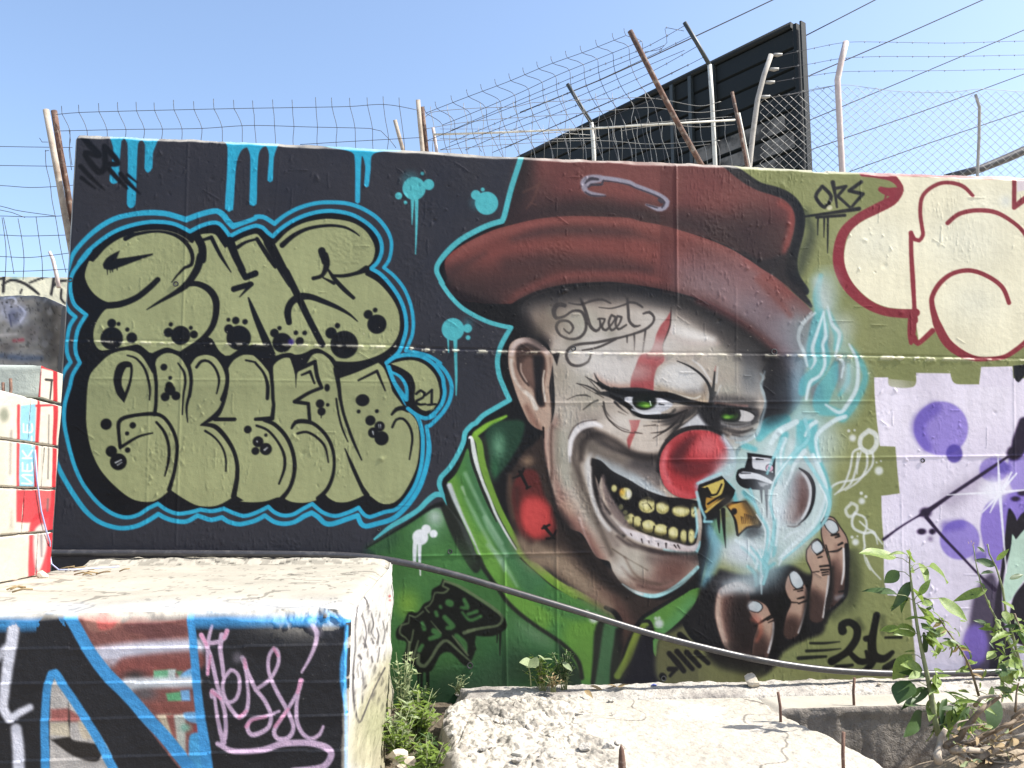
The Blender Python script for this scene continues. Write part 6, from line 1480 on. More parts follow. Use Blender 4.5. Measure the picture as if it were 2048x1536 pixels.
def build_stub():
    c = paint_stub()
    y = .31
    a, b = at_y(-260, 592, y), at_y(119, 600, y)
    n = 170
    V, C, Fq = [], [], []
    X, T = np.meshgrid(np.linspace(a.x, b.x, n), np.linspace(0, 1, n))
    zt = np.interp(X, [a.x, at_y(60, 588, y).x, at_y(85, 592, y).x, b.x], [a.z, at_y(60, 588, y).z, at_y(85, 592, y).z, at_y(119, 606, y).z]) + .012 * fbm(X, X * 0, 3, 3, 9.)
    Z = zt * (1 - T) + ZP * T
    e = np.clip(1 - (zt - Z) / .04, 0, 1); e2 = np.clip(1 - (b.x - X) / .05, 0, 1)
    Yv = y + .03 * e**2 + .05 * e2**2 + .015 * fbm(X, Z, 5, 4, 6.)
    P = np.stack([X, Yv, Z], -1)
    px, py = to_px(P.reshape(-1, 3))
    V.append(P.reshape(-1, 3)); C.append(lin(np.clip(sample(c, px, py), 0, 1)) * (1.15 + .45 * fbm(X, Z, 7, 4, 22.).reshape(-1, 1) - .5 * (fbm(X, Z, 8, 2, 60.).reshape(-1, 1) > .5))); Fq.append(grid_faces(n, n))
    Bk = np.stack([P[0], P[0] + np.array((0, .2, .01))]); V.append(Bk.reshape(-1, 3)); C.append(np.full((2 * n, 3), .42)); Fq.append(grid_faces(n, 2, n * n)[:, ::-1])
    Sd = np.stack([P[:, -1], P[:, -1] + np.array((0, .2, 0))], 1); V.append(Sd.reshape(-1, 3)); C.append(np.full((2 * n, 3), .10)); Fq.append(grid_faces(2, n, n * n + 2 * n)[:, ::-1])
    o = link('wall_stub', np_mesh('wall_stub', np.concatenate(V), np.concatenate(Fq), np.clip(np.concatenate(C), .01, .8)), M['painted'])
    tag(o, 'broken grey concrete wall stub with paint smears above the block stack', 'wall')


def build_far_wall():
    c = paint_far()
    y = 2.6
    a, b = at_y(-300, 549, y), at_y(215, 556, y)
    nu, nv = 220, 60
    X, T = np.meshgrid(np.linspace(a.x, b.x, nu), np.linspace(0, 1, nv))
    zt = np.interp(X, [a.x, b.x], [a.z, b.z]); zlow = at_y(0, 720, y).z
    Z = np.where(T < .98, zt * (1 - T) + zlow * T, -.7)
    P = np.stack([X, y + .01 * fbm(X, Z, 3, 3, 4.), Z], -1)
    px, py = to_px(P.reshape(-1, 3))
    V = [P.reshape(-1, 3)]; C = [lin(np.clip(sample(c, px, py), 0, 1))]; Fq = [grid_faces(nu, nv)]
    Bk = np.stack([P[0], P[0] + np.array((0, .2, 0)), P[-1] + np.array((0, .2, 0))]); V.append(Bk.reshape(-1, 3)); C.append(np.full((3 * nu, 3), .5)); Fq.append(grid_faces(nu, 3, nu * nv)[:, ::-1])
    o = link('painted_wall', np_mesh('painted_wall', np.concatenate(V), np.concatenate(Fq), np.clip(np.concatenate(C), .01, .8)), M['painted'])
    tag(o, 'cream wall with black lettering seen at the far left beyond the stub', 'wall')
    p = [at_y(x, yy, y - .15) for x, yy in ((118, 575), (112, 545), (106, 520), (99, 503))]
    o = MB().tube(p, [.02, .018, .017, .013], 7).build('broken_stick', M['pink_post'])
    tag(o, 'short pale broken stick standing behind the far left cream wall', 'stick')


def rock(name, p, s, seed, m='stone', label=None, parent=None, cat='stone', group=None):
    bm = bmesh.new()
    bmesh.ops.create_icosphere(bm, subdivisions=2, radius=1)
    r = random.Random(seed)
    pl = [(Vector((r.uniform(-1, 1), r.uniform(-1, 1), r.uniform(-1, 1))).normalized(), r.uniform(.45, .8)) for _ in range(9)]
    for v in bm.verts:
        for n, dd in pl:
            k = v.co.dot(n) - dd
            if k > 0:
                v.co -= n * k
        v.co = Vector((v.co.x * s[0], v.co.y * s[1], v.co.z * s[2]))
    me = bpy.data.meshes.new(name); bm.to_mesh(me); bm.free()
    o = link(name, me, M[m], parent, p)
    if label:
        tag(o, label, cat, group)
    return o


build_plinth(); build_stack(); build_stub(); build_far_wall()


# ---------------------------------------------------------------- right: ledge, slab, pit
LY = at_z(1720, 1413, -.03).y                 # front of the ledge
XE = at_z(1565, 1420, -.03).x                 # right edge of the slab
XL = at_z(897, 1396, -.03).x                  # left edge of the slab


def sheet(name, X, Y, Z, m, flip=True):
    P = np.stack([X, Y, Z], -1)
    nv, nu = X.shape
    return P.reshape(-1, 3), grid_faces(nu, nv)


def build_ledge():
    # dirt gutter against the wall
    nu, nv = 260, 26
    X, T = np.meshgrid(np.linspace(XL - .02, 5.4, nu), np.linspace(0, 1, nv))
    Y = .0 + T * -.235
    Z = .022 - .045 * T**1.5 + .014 * fbm(X, Y, 7, 4, 9.) * (1 - .5 * T) + .004 * fbm(X, Y, 9, 2, 60.)
    Z = np.where(T > .97, -.05, Z) - .22 * np.clip((XL + .10 + .05 * fbm(Y, X, 75, 3, 12.) - X) / .10, 0, 1)
    o = link('gutter_dirt', np_mesh('gutter_dirt', np.stack([X, Y, Z], -1).reshape(-1, 3), grid_faces(nu, nv)), M['rough'])
    tag(o, kind='structure')
    # right ledge block: top, shaded front
    nu = 230
    xs = np.linspace(XE - .35, 5.4, nu)
    rows = []
    for t in np.linspace(0, 1, 30):
        y = -.20 + (LY + .2) * t
        z = -.03 + .006 * fbm(xs, xs * 0 + y, 21, 3, 5.) - .03 * np.clip((XE + .03 - xs) / .06, 0, 1)
        rows.append(np.stack([xs, np.full(nu, y) + (.02 * fbm(xs, xs * 0, 23, 4, 8.) if t > .9 else 0), z], 1))
    fr = rows[-1]
    for dz, dy in ((.012, -.006), (.035, -.012), (.06, -.004), (.1, 0.), (.2, .0), (.32, .004), (.45, .008), (.75, .01)):
        r = fr.copy(); r[:, 2] -= dz; r[:, 1] += dy + .010 * fbm(xs, xs * 0 + dz, 25, 4, 10.) + .02 * np.clip(fbm(xs, xs * 0 + dz * 3, 27, 2, 5.), 0, 1) * (dz < .12)
        rows.append(r)
    P = np.stack(rows)
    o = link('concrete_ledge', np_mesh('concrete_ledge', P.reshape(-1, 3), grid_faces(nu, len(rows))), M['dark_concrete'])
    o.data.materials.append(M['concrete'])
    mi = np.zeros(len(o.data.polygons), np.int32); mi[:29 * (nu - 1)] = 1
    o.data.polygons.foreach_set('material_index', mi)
    tag(o, 'concrete ledge under the right of the mural with a shaded front face', 'ledge')
    for x, y0, y1 in ((1708, 1411, 1355),):
        b = at_z(x, y0, -.03); t = at_y(x + 1, y1, b.y)
        MB().tube([(b.x, b.y, -.15), (b.x, b.y, (b.z + t.z) / 2), t], .0085, 8).build('rebar', M['rebar'], o)
    tx, ty = np.meshgrid(np.linspace(XR - .35, XL + .3, 40), np.linspace(.0, -3.4, 90))
    tz = -.36 + .05 * fbm(tx, ty, 71, 4, 5.) + .26 * np.clip((ty + .9) / .9, 0, 1)
    o = link('trench_soil', np_mesh('trench_soil', np.stack([tx, ty, tz], -1).reshape(-1, 3), grid_faces(40, 90)), M['soil'])
    tag(o, kind='structure')
    # slab
    nu, nv = 430, 340
    X, T = np.meshgrid(np.linspace(0, 1, nu), np.linspace(0, 1, nv)**1.25)
    Y = -.215 + T * (-3.6 + .215)
    xl = XL + .06 * fbm(Y, Y * 0, 31, 5, 4.) - .03
    xr = XE + .05 * fbm(Y, Y * 0, 33, 5, 3.5) + .03 * np.sin(Y * 3.1)
    Xw = xl + (xr - xl) * X
    xm = at_z(1235, 1450, -.03).x
    rough = np.clip((xm + .1 * fbm(Xw, Y, 35, 3, 3.) - Xw) / .22, 0, 1)
    Z = -.032 + .006 * fbm(Xw, Y, 37, 4, 3.) + rough * (.045 * fbm(Xw, Y, 39, 5, 6.) + .028 * np.abs(fbm(Xw, Y, 40, 4, 20.)) + .01) + (1 - rough) * .006 * fbm(Xw, Y, 41, 3, 25.)
    crack = np.abs(fbm(Xw, Y, 43, 2, 2.4)) < .012
    Z -= crack * rough * .015
    eL, eR = np.clip(1 - (Xw - xl) / .05, 0, 1), np.clip(1 - (xr - Xw) / .02, 0, 1)
    Z -= .03 * eL**2 + .012 * eR**2
    pit = np.clip(fbm(Xw, Y, 45, 4, 9.) - .42, 0, 1) * rough
    Z -= pit * .05
    P = np.stack([Xw, Y, Z], -1)
    V = [P.reshape(-1, 3)]; Fq = [grid_faces(nu, nv)]; n0 = nu * nv
    for side, fl in ((P[:, 0], True), (P[:, -1], False)):
        d = np.stack([side, side + np.array((-.02 if fl else .02, 0, -.12)), side + np.array((-.05 if fl else .03, 0, -.72))], 1)
        d[:, 1:, 0] += .03 * fbm(side[:, 1:2] * np.ones((1, 2)), np.array([[1., 9.]]), 51, 4, 6.)
        f = grid_faces(3, nv, n0)
        V.append(d.reshape(-1, 3)); Fq.append(f if fl is False else f[:, ::-1]); n0 += 3 * nv
    fr = P[-1]; d = np.stack([fr, fr + np.array((0, 0, -.7))]); V.append(d.reshape(-1, 3)); Fq.append(grid_faces(nu, 2, n0))
    base = np.array((.40, .372, .32)) * (1 + .10 * fbm(Xw, Y, 81, 4, 2.))[..., None]
    st = np.clip(fbm(Xw, Y, 83, 5, 2.2) * 2.2 - .1, 0, 1) * (.25 + .75 * rough)
    base = base + (np.array((.15, .135, .12)) - base) * (st * .75)[..., None]
    sp1 = (fbm(Xw, Y, 85, 3, 26.) > .30) * (.25 + .6 * rough) + (fbm(Xw, Y, 87, 2, 60.) > .5) * .35
    base = base + (np.array((.10, .09, .08)) - base) * np.clip(sp1 * .6 + crack * .8 + pit * 2 + eL * .35, 0, .85)[..., None]
    lt = np.clip(fbm(Xw, Y, 89, 4, 3.) * 2 - .5, 0, 1)
    base = base + (np.array((.60, .58, .53)) - base) * (lt * .6)[..., None]
    C = np.concatenate([base.reshape(-1, 3), np.tile(np.array((.26, .24, .21)), (sum(len(q) for q in V[1:]), 1))])
    o = link('broken_slab', np_mesh('broken_slab', np.concatenate(V), np.concatenate(Fq), np.clip(C, .03, .7)), M['slab'])
    tag(o, 'sunlit broken concrete slab in front of the mural, rubbly on its left half', 'slab')
    for x, y0, y1 in ((1561, 1443, 1384), (1687, 1552, 1464)):
        b = at_z(x, y0, -.03); t = at_y(x - 5 if x < 1600 else x, y1, b.y)
        MB().tube([(b.x, b.y, -.12), (b.x + .002, b.y, (b.z + t.z) / 2), t], .0085, 8).build('rebar', M['rebar'], o)
    b = at_z(1246, 1560, -.03)
    MB().tube([(b.x, b.y, -.1), at_y(1244, 1530, b.y), at_y(1243, 1500, b.y), at_y(1242, 1490, b.y)], [.016, .018, .012, .003], 7).build('rusted_spike', M['rust'], o)
    rl = random.Random(31)
    for i in range(46):
        px_, py_ = rl.uniform(880, 1250), rl.uniform(1388, 1530)
        if i < 16:
            px_, py_ = rl.uniform(900, 1230), rl.uniform(1383, 1402)
        p = at_z(px_, py_, -.02)
        s_ = rl.uniform(.012, .032)
        q = rock('rubble_lump', (p.x, p.y, -.022 + s_ * .1), (s_ * rl.uniform(.9, 1.7), s_, s_ * .7), 200 + i, 'rough', parent=o)
        q.rotation_euler = (0, 0, rl.uniform(0, 6))
    # ceramic shards set in the rubble
    def shard(px, py, w, l, rz, tilt):
        p = at_z(px, py, -.012)
        bm = bmesh.new()
        bmesh.ops.create_cube(bm, size=1)
        for v in bm.verts:
            v.co.x += .25 * v.co.y * (1 if v.co.x > 0 else .4)
        bmesh.ops.bevel(bm, geom=bm.edges[:], offset=.04, segments=1, affect='EDGES')
        bm.transform(Matrix.Rotation(rz, 4, 'Z') @ Matrix.Rotation(tilt, 4, 'X') @ Matrix.Diagonal((w, l, .014, 1)))
        me = bpy.data.meshes.new('ceramic_shard'); bm.to_mesh(me); bm.free()
        q = link('ceramic_shard', me, M['tile'], o, (p.x, p.y, p.z - .004))
    shard(968, 1434, .06, .09, .5, .1); shard(1172, 1440, .08, .13, -.6, .16); shard(1050, 1500, .06, .14, -.7, .05)


build_ledge()


p = at_z(1505, 1366, .03); rock('stone', (p.x, p.y, .045), (.062, .05, .055), 3, label='pale angular stone lying at the foot of the mural hand')
p = at_z(80, 1163, ZP); rock('stone', (p.x, p.y + .03, ZP + .03), (.035, .03, .026), 5, label='small tan stone beside the foot of the block stack')
rp = random.Random(4)
for i in range(26):
    x = rp.uniform(1200, 2000)
    p = at_z(x, 1372 - (x - 1200) * .02 + rp.uniform(-9, 9), .015)
    s = rp.uniform(.006, .016)
    rock('pebble', (p.x, p.y, .014), (s * 1.3, s, s * .7), 20 + i, 'stone', 'small pebble among the dirt strip along the foot of the mural', cat='pebble', group='pebbles in the dirt strip')
p = at_z(1308, 1371, .02); rock('plastic_scrap', (p.x, p.y, .024), (.022, .016, .008), 9, 'blue_bit', 'small scrap of blue plastic in the dirt at the wall foot', cat='litter')
rp = random.Random(8)
for i in range(12):
    x, y = rp.choice([(120, 1138), (135, 1142), (160, 1147), (190, 1146), (230, 1142), (20, 1180), (10, 1186)])
    p = at_z(x + rp.uniform(-14, 14), y + rp.uniform(-3, 3), ZP + .02)
    a = rp.uniform(-1.2, 1.2); L_ = rp.uniform(.05, .11)
    o = MB().tube([p, p + Vector((L_ * .5 * math.cos(a), L_ * .5 * math.sin(a), .012)), p + Vector((L_ * math.cos(a), L_ * math.sin(a), rp.uniform(0, .02)))], .004, 5).build('dry_stalk', M['leaf_dry'])
    tag(o, 'short dry stalk lying on the plinth by the block stack', 'stalk', 'dry stalks on the plinth')


# ---------------------------------------------------------------- hose along the wall
def build_hose():
    ctl = [(60, 1106), (160, 1106), (400, 1107), (620, 1109), (720, 1113), (800, 1124), (900, 1147), (1000, 1176), (1150, 1221), (1300, 1267), (1420, 1298), (1520, 1320), (1640, 1338), (1760, 1346), (1880, 1347), (2060, 1341), (2300, 1330)]
    pts = smooth(np.array([(x, y, 0) for x, y in ctl], np.float32), False, 14)
    P = []
    for x, y, _ in pts:
        yy = -.05 - .10 * math.exp(-((x - 1150) / 420)**2) - (.02 if x > 1500 else 0)
        P.append(at_y(float(x), float(y), yy))
    o = MB().tube(P, .0215, 12).build('plastic_hose', M['hose'])
    tag(o, 'long black plastic hose sagging across the foot of the mural', 'hose')


build_hose()
# ---------------------------------------------------------------- fences above the wall
def pl(pts, y):
    return [at_y(a, b, y) for a, b in pts]


def crv(pts, step=14.):
    return [(float(a), float(b)) for a, b, _ in smooth(np.array([(x, y, 0) for x, y in pts], np.float32), False, step)]


def post(name, pts, y, r, m, parent, n=10):
    """round post through photo points on one vertical plane, its foot carried down behind the wall"""
    P = pl(pts, y)
    d = (P[-1] - P[-2]).normalized()
    P.append(P[-1] + d * .35)
    return MB().tube(P, r, n).build(name, M[m], parent)


def build_left_fence():
    y = .34
    root = empty('welded_mesh_fence', at_y(470, 300, y), 'sagging welded wire mesh fence along the left half of the wall top', 'fence')
    post('post', [(92, 220), (112, 330), (128, 420), (141, 490)], y - .03, .021, 'wood', root)
    post('post', [(108, 222), (120, 300), (133, 370), (146, 450)], y + .03, .021, 'rust', root)
    b = MB()
    w = .0023
    top = crv([(112, 229), (160, 225), (300, 221), (480, 217), (600, 215), (700, 213), (770, 209), (835, 220)])
    mid = crv([(118, 262), (250, 259), (400, 257), (500, 251), (620, 254), (740, 257), (762, 262), (780, 280), (792, 296)])
    low = crv([(600, 289), (700, 283), (843, 275)])
    for c in (top, mid, low):
        b.tube(pl(c, y), w, 5)
    tx = np.array(top); mx = np.array(mid)
    xs = [124, 158, 198, 236, 273, 309, 348, 388, 428, 468, 506, 546, 585, 632, 664, 700, 735, 767, 799]
    for i, x in enumerate(xs):
        lean = 16 if x < 470 else (3 if x < 640 else 10)
        yt = np.interp(x, tx[:, 0], tx[:, 1]); ym = np.interp(x + lean, mx[:, 0], mx[:, 1]) if x < 740 else 262 + (x - 740) * .5
        k = random.uniform(-1, 1)
        b.tube(pl(crv([(x - 1, yt - 15 - random.uniform(0, 6)), (x, yt), (x + lean * .45 + k, (yt + ym) / 2 - 4), (x + lean, ym), (x + lean + k * 3, ym + 30), (x + lean + 4, 330)], 9), y), w, 5)
    b.build('wire_mesh', M['wire'], root)


def build_corner_fence():
    """the coarse mesh left of the wall, running back beyond its free end"""
    y = .55
    root = empty('coarse_wire_fence', at_y(60, 420, y), 'coarse bent wire fence in the sky left of the wall end', 'fence')
    b = MB()
    w = .0024
    for p in ([(-120, 292), (0, 293), (60, 294), (145, 295)], [(-120, 330), (0, 331), (70, 332), (150, 333)], [(-120, 368), (0, 371), (60, 375), (112, 373), (150, 370)], [(-120, 436), (0, 432), (60, 434), (120, 432), (150, 430)],
              [(-120, 470), (0, 470), (50, 472), (140, 470)], [(-120, 512), (0, 513), (60, 515), (140, 506)], [(-120, 544), (0, 543), (60, 542), (140, 538)], [(-120, 400), (0, 412), (30, 420), (60, 425), (112, 432)], [(-60, 440), (0, 420), (24, 425), (50, 435)]):
        b.tube(pl(crv(p), y), w, 5)
    for p in ([(91, 300), (92, 330), (100, 365), (104, 400), (112, 440), (122, 500), (132, 545)], [(4, 435), (12, 500), (10, 560)], [(7, 435), (20, 500), (28, 548)], [(36, 437), (44, 480), (48, 520), (46, 560)], [(72, 433), (77, 470), (84, 520), (85, 560)], [(79, 276), (84, 284), (96, 284)], [(138, 260), (141, 280), (138, 300), (143, 340)], [(-40, 290), (-34, 400), (-30, 560)], [(90, 302), (98, 301)]):
        b.tube(pl(crv(p, 8), y), w, 5)
    b.build('wire_mesh', M['wire'], root)


def build_rising_fence():
    y = .42
    root = empty('tangled_mesh_fence', at_y(1060, 300, y), 'tangled wire mesh panel rising steeply to a leaning rusty post', 'fence')
    post('post', [(836, 201), (840, 250), (845, 300)], y - .06, .022, 'wood', root, 4)
    post('post', [(844, 215), (849, 260), (853, 300)], y + .04, .017, 'rust', root)
    post('post', [(790, 241), (799, 275), (806, 300)], y + .02, .019, 'wood', root, 4)
    post('leaning_post', [(1260, 62), (1310, 160), (1352, 240), (1396, 318)], y - .04, .021, 'rust', root)
    b = MB()
    w = .0023
    n = 15
    T = crv([(852, 226), (937, 193), (1017, 163), (1096, 130), (1174, 102), (1252, 71)], 5)
    S2 = crv([(885, 250), (962, 219), (1039, 186), (1116, 150), (1195, 118), (1284, 82)], 5)
    C3 = crv([(850, 283), (985, 229), (1110, 182), (1200, 144), (1330, 90)], 5)
    C4 = crv([(880, 300), (1010, 252), (1150, 196), (1280, 138), (1370, 100)], 5)
    C5 = crv([(985, 305), (1110, 252), (1250, 190), (1380, 128)], 5)
    C6 = crv([(1040, 310), (1160, 258), (1290, 205), (1330, 190)], 5)
    for c in (T, S2, C3, C4, C5, C6):
        b.tube(pl(c, y), w, 5)
    def at(c, t):
        return np.array(c[min(len(c) - 1, int(t * (len(c) - 1)))])
    for i in range(n):
        t = i / (n - 1)
        a, s2, c3 = at(T, t), at(S2, t), at(C3, t)
        q = [(a[0] - 4, a[1] - 14), tuple(a), ((a[0] + s2[0]) / 2 + 4, (a[1] + s2[1]) / 2), tuple(s2)]
        x, yy = s2
        q += [(x + 2, yy + 24), (x + 8, yy + 48), (x + 22, yy + 76), (x + 38 + 10 * t, yy + 110), (x + 48 + 12 * t, yy + 150)]
        q = [p for p in q if p[1] < 330]
        if q[-1][1] < 300 and t > .2:
            q.append((q[-1][0] + 14, 325))
        b.tube(pl(crv(q, 7), y), w, 5)
    b.build('wire_mesh', M['wire'], root)


def build_rail_fence():
    y = .50
    root = empty('rail_mesh_fence', at_y(1180, 300, y), 'low crumpled mesh fence hung on a pale horizontal pipe rail', 'fence')
    MB().tube(pl([(866, 269), (1000, 265), (1180, 257), (1330, 248), (1470, 240)], y - .03), .0085, 8).build('rail', M['pale_metal'], root)
    post('post', [(866, 256), (870, 280), (873, 300)], y, .012, 'pink_post', root)
    post('angle_post', [(1464, 184), (1478, 250), (1492, 322)], y, .015, 'rust', root, 4)
    post('post', [(1478, 226), (1488, 275), (1497, 322)], y + .03, .009, 'pale_metal', root)
    b = MB()
    w = .0023
    hs = [crv(p, 9) for p in ([(846, 240), (862, 225), (940, 217), (1035, 213), (1060, 206), (1150, 201), (1280, 195), (1330, 200), (1400, 212), (1442, 203)], [(850, 258), (920, 246), (1010, 237), (1130, 229), (1230, 220), (1300, 215), (1345, 220), (1400, 225), (1466, 217)],
                             [(853, 282), (960, 276), (1060, 270), (1180, 258), (1300, 246), (1400, 238), (1464, 233)], [(880, 300), (1000, 290), (1130, 282), (1220, 282), (1300, 288), (1440, 281)], [(1100, 297), (1220, 296), (1330, 297), (1420, 288)], [(1240, 262), (1330, 250), (1400, 254), (1470, 249)])]
    for c in hs:
        b.tube(pl(c, y), w, 5)
    t0 = np.array(hs[0]); t1 = np.array(hs[1])
    for i, x in enumerate(range(862, 1300, 33)):
        yt = np.interp(x, t0[:, 0], t0[:, 1]); ym = np.interp(x + 6, t1[:, 0], t1[:, 1])
        k = random.uniform(-3, 3)
        b.tube(pl(crv([(x - 1, yt - 12), (x, yt), (x + 7 + k, ym - 3), (x + 5, ym + 18), (x + 4 + k, ym + 45), (x + 10 + k, ym + 70), (x + 14, 330)], 8), y), w, 5)
    for i, x in enumerate(range(1222, 1470, 25)):
        k = random.uniform(-4, 4)
        b.tube(pl(crv([(x - 2, 236 + k), (x + 3, 248), (x + 5 + k, 275), (x + 14 + k, 300), (x + 18, 330)], 8), y + .05), w, 5)
    for x in range(930, 1250, 26):
        b.tube(pl([(x, 250), (x + 3, 290), (x + 2, 330)], y + .2), w * .7, 4)
    b.tube(pl([(880, 258), (1000, 258), (1180, 270)], y + .2), w * .7, 4); b.tube(pl([(880, 277), (1040, 279), (1200, 276)], y + .2), w * .7, 4)
    b.build('wire_mesh', M['wire_pale'], root)


def barbed(b, pts, y, r=.0022, barb=.014, gap=26):
    c = crv(pts, 10)
    P = pl(c, y)
    b.tube(P, r, 5)
    acc = 0
    for i in range(1, len(c)):
        acc += math.hypot(c[i][0] - c[i - 1][0], c[i][1] - c[i - 1][1])
        if acc > gap:
            acc = 0
            d = (P[i] - P[i - 1]).normalized()
            u = d.cross(Vector((0, 1, 0)))
            for s in (1, -1):
                b.tube([P[i] - d * .004 - u * barb * s * .6, P[i] + u * barb * s * .7 + d * .006 * s], r * .75, 4)


def build_barbed_fence():
    y = .95
    root = empty('barbed_wire_fence', at_y(1400, 320, y), 'barbed wire strung between dark cranked posts behind the mesh fence', 'fence')
    for name, dark, pale, rd in (('cranked_post', [(1369, 45), (1395, 88), (1419, 130)], [(1419, 130), (1424, 200), (1430, 322)], .019), ('cranked_post', [(1135, 168), (1160, 210), (1183, 246)], [(1183, 246), (1186, 280), (1188, 312)], .017)):
        o = MB().tube(pl(dark, y), rd, 8).build(name, M['dark_metal'], root)
        P = pl(pale, y); P.append(P[-1] + Vector((0, 0, -.3)))
        MB().tube(P, rd, 8).build('shaft', M['pale_metal'], o)
    b = MB()
    for p in ([(1368, 52), (1290, 95), (1180, 140), (1040, 200), (900, 262)], [(1382, 72), (1300, 112), (1180, 168), (1050, 222), (900, 285)], [(1394, 93), (1290, 150), (1160, 208), (1020, 262), (930, 300)], [(1406, 115), (1300, 168), (1180, 220), (1010, 296)], [(1368, 62), (1332, 55)], [(1330, 58), (1334, 85), (1322, 98), (1290, 104)]):
        barbed(b, p, y, .0024, .016, 30)
    b.build('barbed_wire', M['wire'], root)


def build_chain_link():
    y = .62
    root = empty('chain_link_fence', at_y(1800, 330, y), 'chain link fence with barbed wire along the right of the wall top', 'fence')
    # post with insulators
    o = post('post', [(1542, 110), (1528, 150), (1515, 200), (1506, 265), (1500, 322)], y - .03, .021, 'grey_post', root)
    for x, yy in ((1556, 110), (1549, 139), (1541, 165), (1531, 194)):
        p = at_y(x, yy, y - .03)
        MB().tube([p + Vector((-.045, 0, -.006)), p + Vector((-.03, 0, 0)), p + Vector((.0, 0, 0)), p + Vector((.022, 0, .005)), p + Vector((.034, 0, .006))], [.008, .015, .017, .012, .011], 8).build('insulator', M['wire_pale'], o)
    post('post', [(1692, 84), (1683, 120), (1675, 160), (1679, 240), (1684, 336)], y - .02, .024, 'pink_post', root, 12)
    post('post', [(1951, 189), (1959, 215), (1958, 280), (1955, 346)], y + .02, .0125, 'grey_post', root)
    post('post', [(2240, 100), (2232, 170), (2236, 370)], y - .02, .022, 'pink_post', root)
    b = MB()
    top = np.array(crv([(1512, 196), (1560, 192), (1640, 176), (1690, 170), (1740, 176), (1800, 183), (1900, 185), (1960, 178), (2060, 184), (2240, 180)], 5))
    yb = 365
    sx, sz = 9.6, 8.6
    ytop = lambda x: float(np.interp(x, top[:, 0], top[:, 1]))
    xs = np.arange(1490, 2240, sx * 2)
    for dirn in (1, -1):
        for x0 in np.arange(1300, 2460, sx * 2):
            seg = []
            for k in range(0, 26):
                x = x0 + dirn * k * sx
                yv = 165 + k * sz
                if x < 1512 or x > 2240:
                    if len(seg) > 1:
                        b.tube(seg, .0018, 4, cap=False)
                    seg = []
                    continue
                if yv < ytop(x) - 4 or yv > yb:
                    continue
                wob = 1.6 * math.sin(x * .021 + yv * .05)
                seg.append(at_y(x + wob, yv + wob, y + (.006 if dirn > 0 else -.006) * (1 if k % 2 else -1)))
            if len(seg) > 1:
                b.tube(seg, .0018, 4, cap=False)
    b.tube(pl([tuple(p) for p in top], y), .0022, 5)
    b.build('chain_mesh', M['wire_pale'], root)
    b = MB()
    for p in ([(1565, 110), (1620, 98), (1690, 85), (1760, 84), (1900, 86), (2060, 82), (2240, 84)], [(1556, 138), (1620, 128), (1683, 117), (1760, 113), (1900, 113), (2060, 110), (2238, 112)], [(1549, 164), (1620, 152), (1680, 144), (1760, 142), (1900, 141), (2060, 138), (2236, 140)], [(1540, 194), (1600, 186), (1676, 170)]):
        barbed(b, p, y - .02, .0020, .014, 30)
    b.build('barbed_wire', M['wire'], root)


def build_cables():
    y = 9.
    data = (([(1545, 0), (1360, 87), (1200, 160), (1040, 225)], [1700, -75], 'overhead cable crossing behind the tall cranked post to the top edge'),
            ([(1610, 72), (1750, 0)], [1900, -78], 'overhead cable meeting the upper corner of the dark hoarding'),
            ([(1560, 176), (1610, 155), (1780, 82), (1965, 0)], [2200, -105], 'overhead cable passing just over the pale bent post'),
            ([(1560, 265), (1620, 240), (1830, 152), (2048, 60)], [2300, -46], 'overhead cable crossing the middle barbed wires at the right edge'),
            ([(1560, 322), (1620, 300), (1830, 228), (2048, 148)], [2300, 55], 'overhead cable running along the top of the chain link mesh'),
            ([(1700, 343), (1830, 296), (2048, 222)], [2300, 136], 'lowest overhead cable, seen through the chain link mesh'))
    for i, (p, e, lab) in enumerate(data):
        q = sorted(p) + [tuple(e)]
        o = MB().tube(pl(crv(q, 60), y + i * .4), .0105 if i < 3 else .009, 6).build('overhead_cable', M['cable'])
        tag(o, lab, 'cable', 'overhead cables')


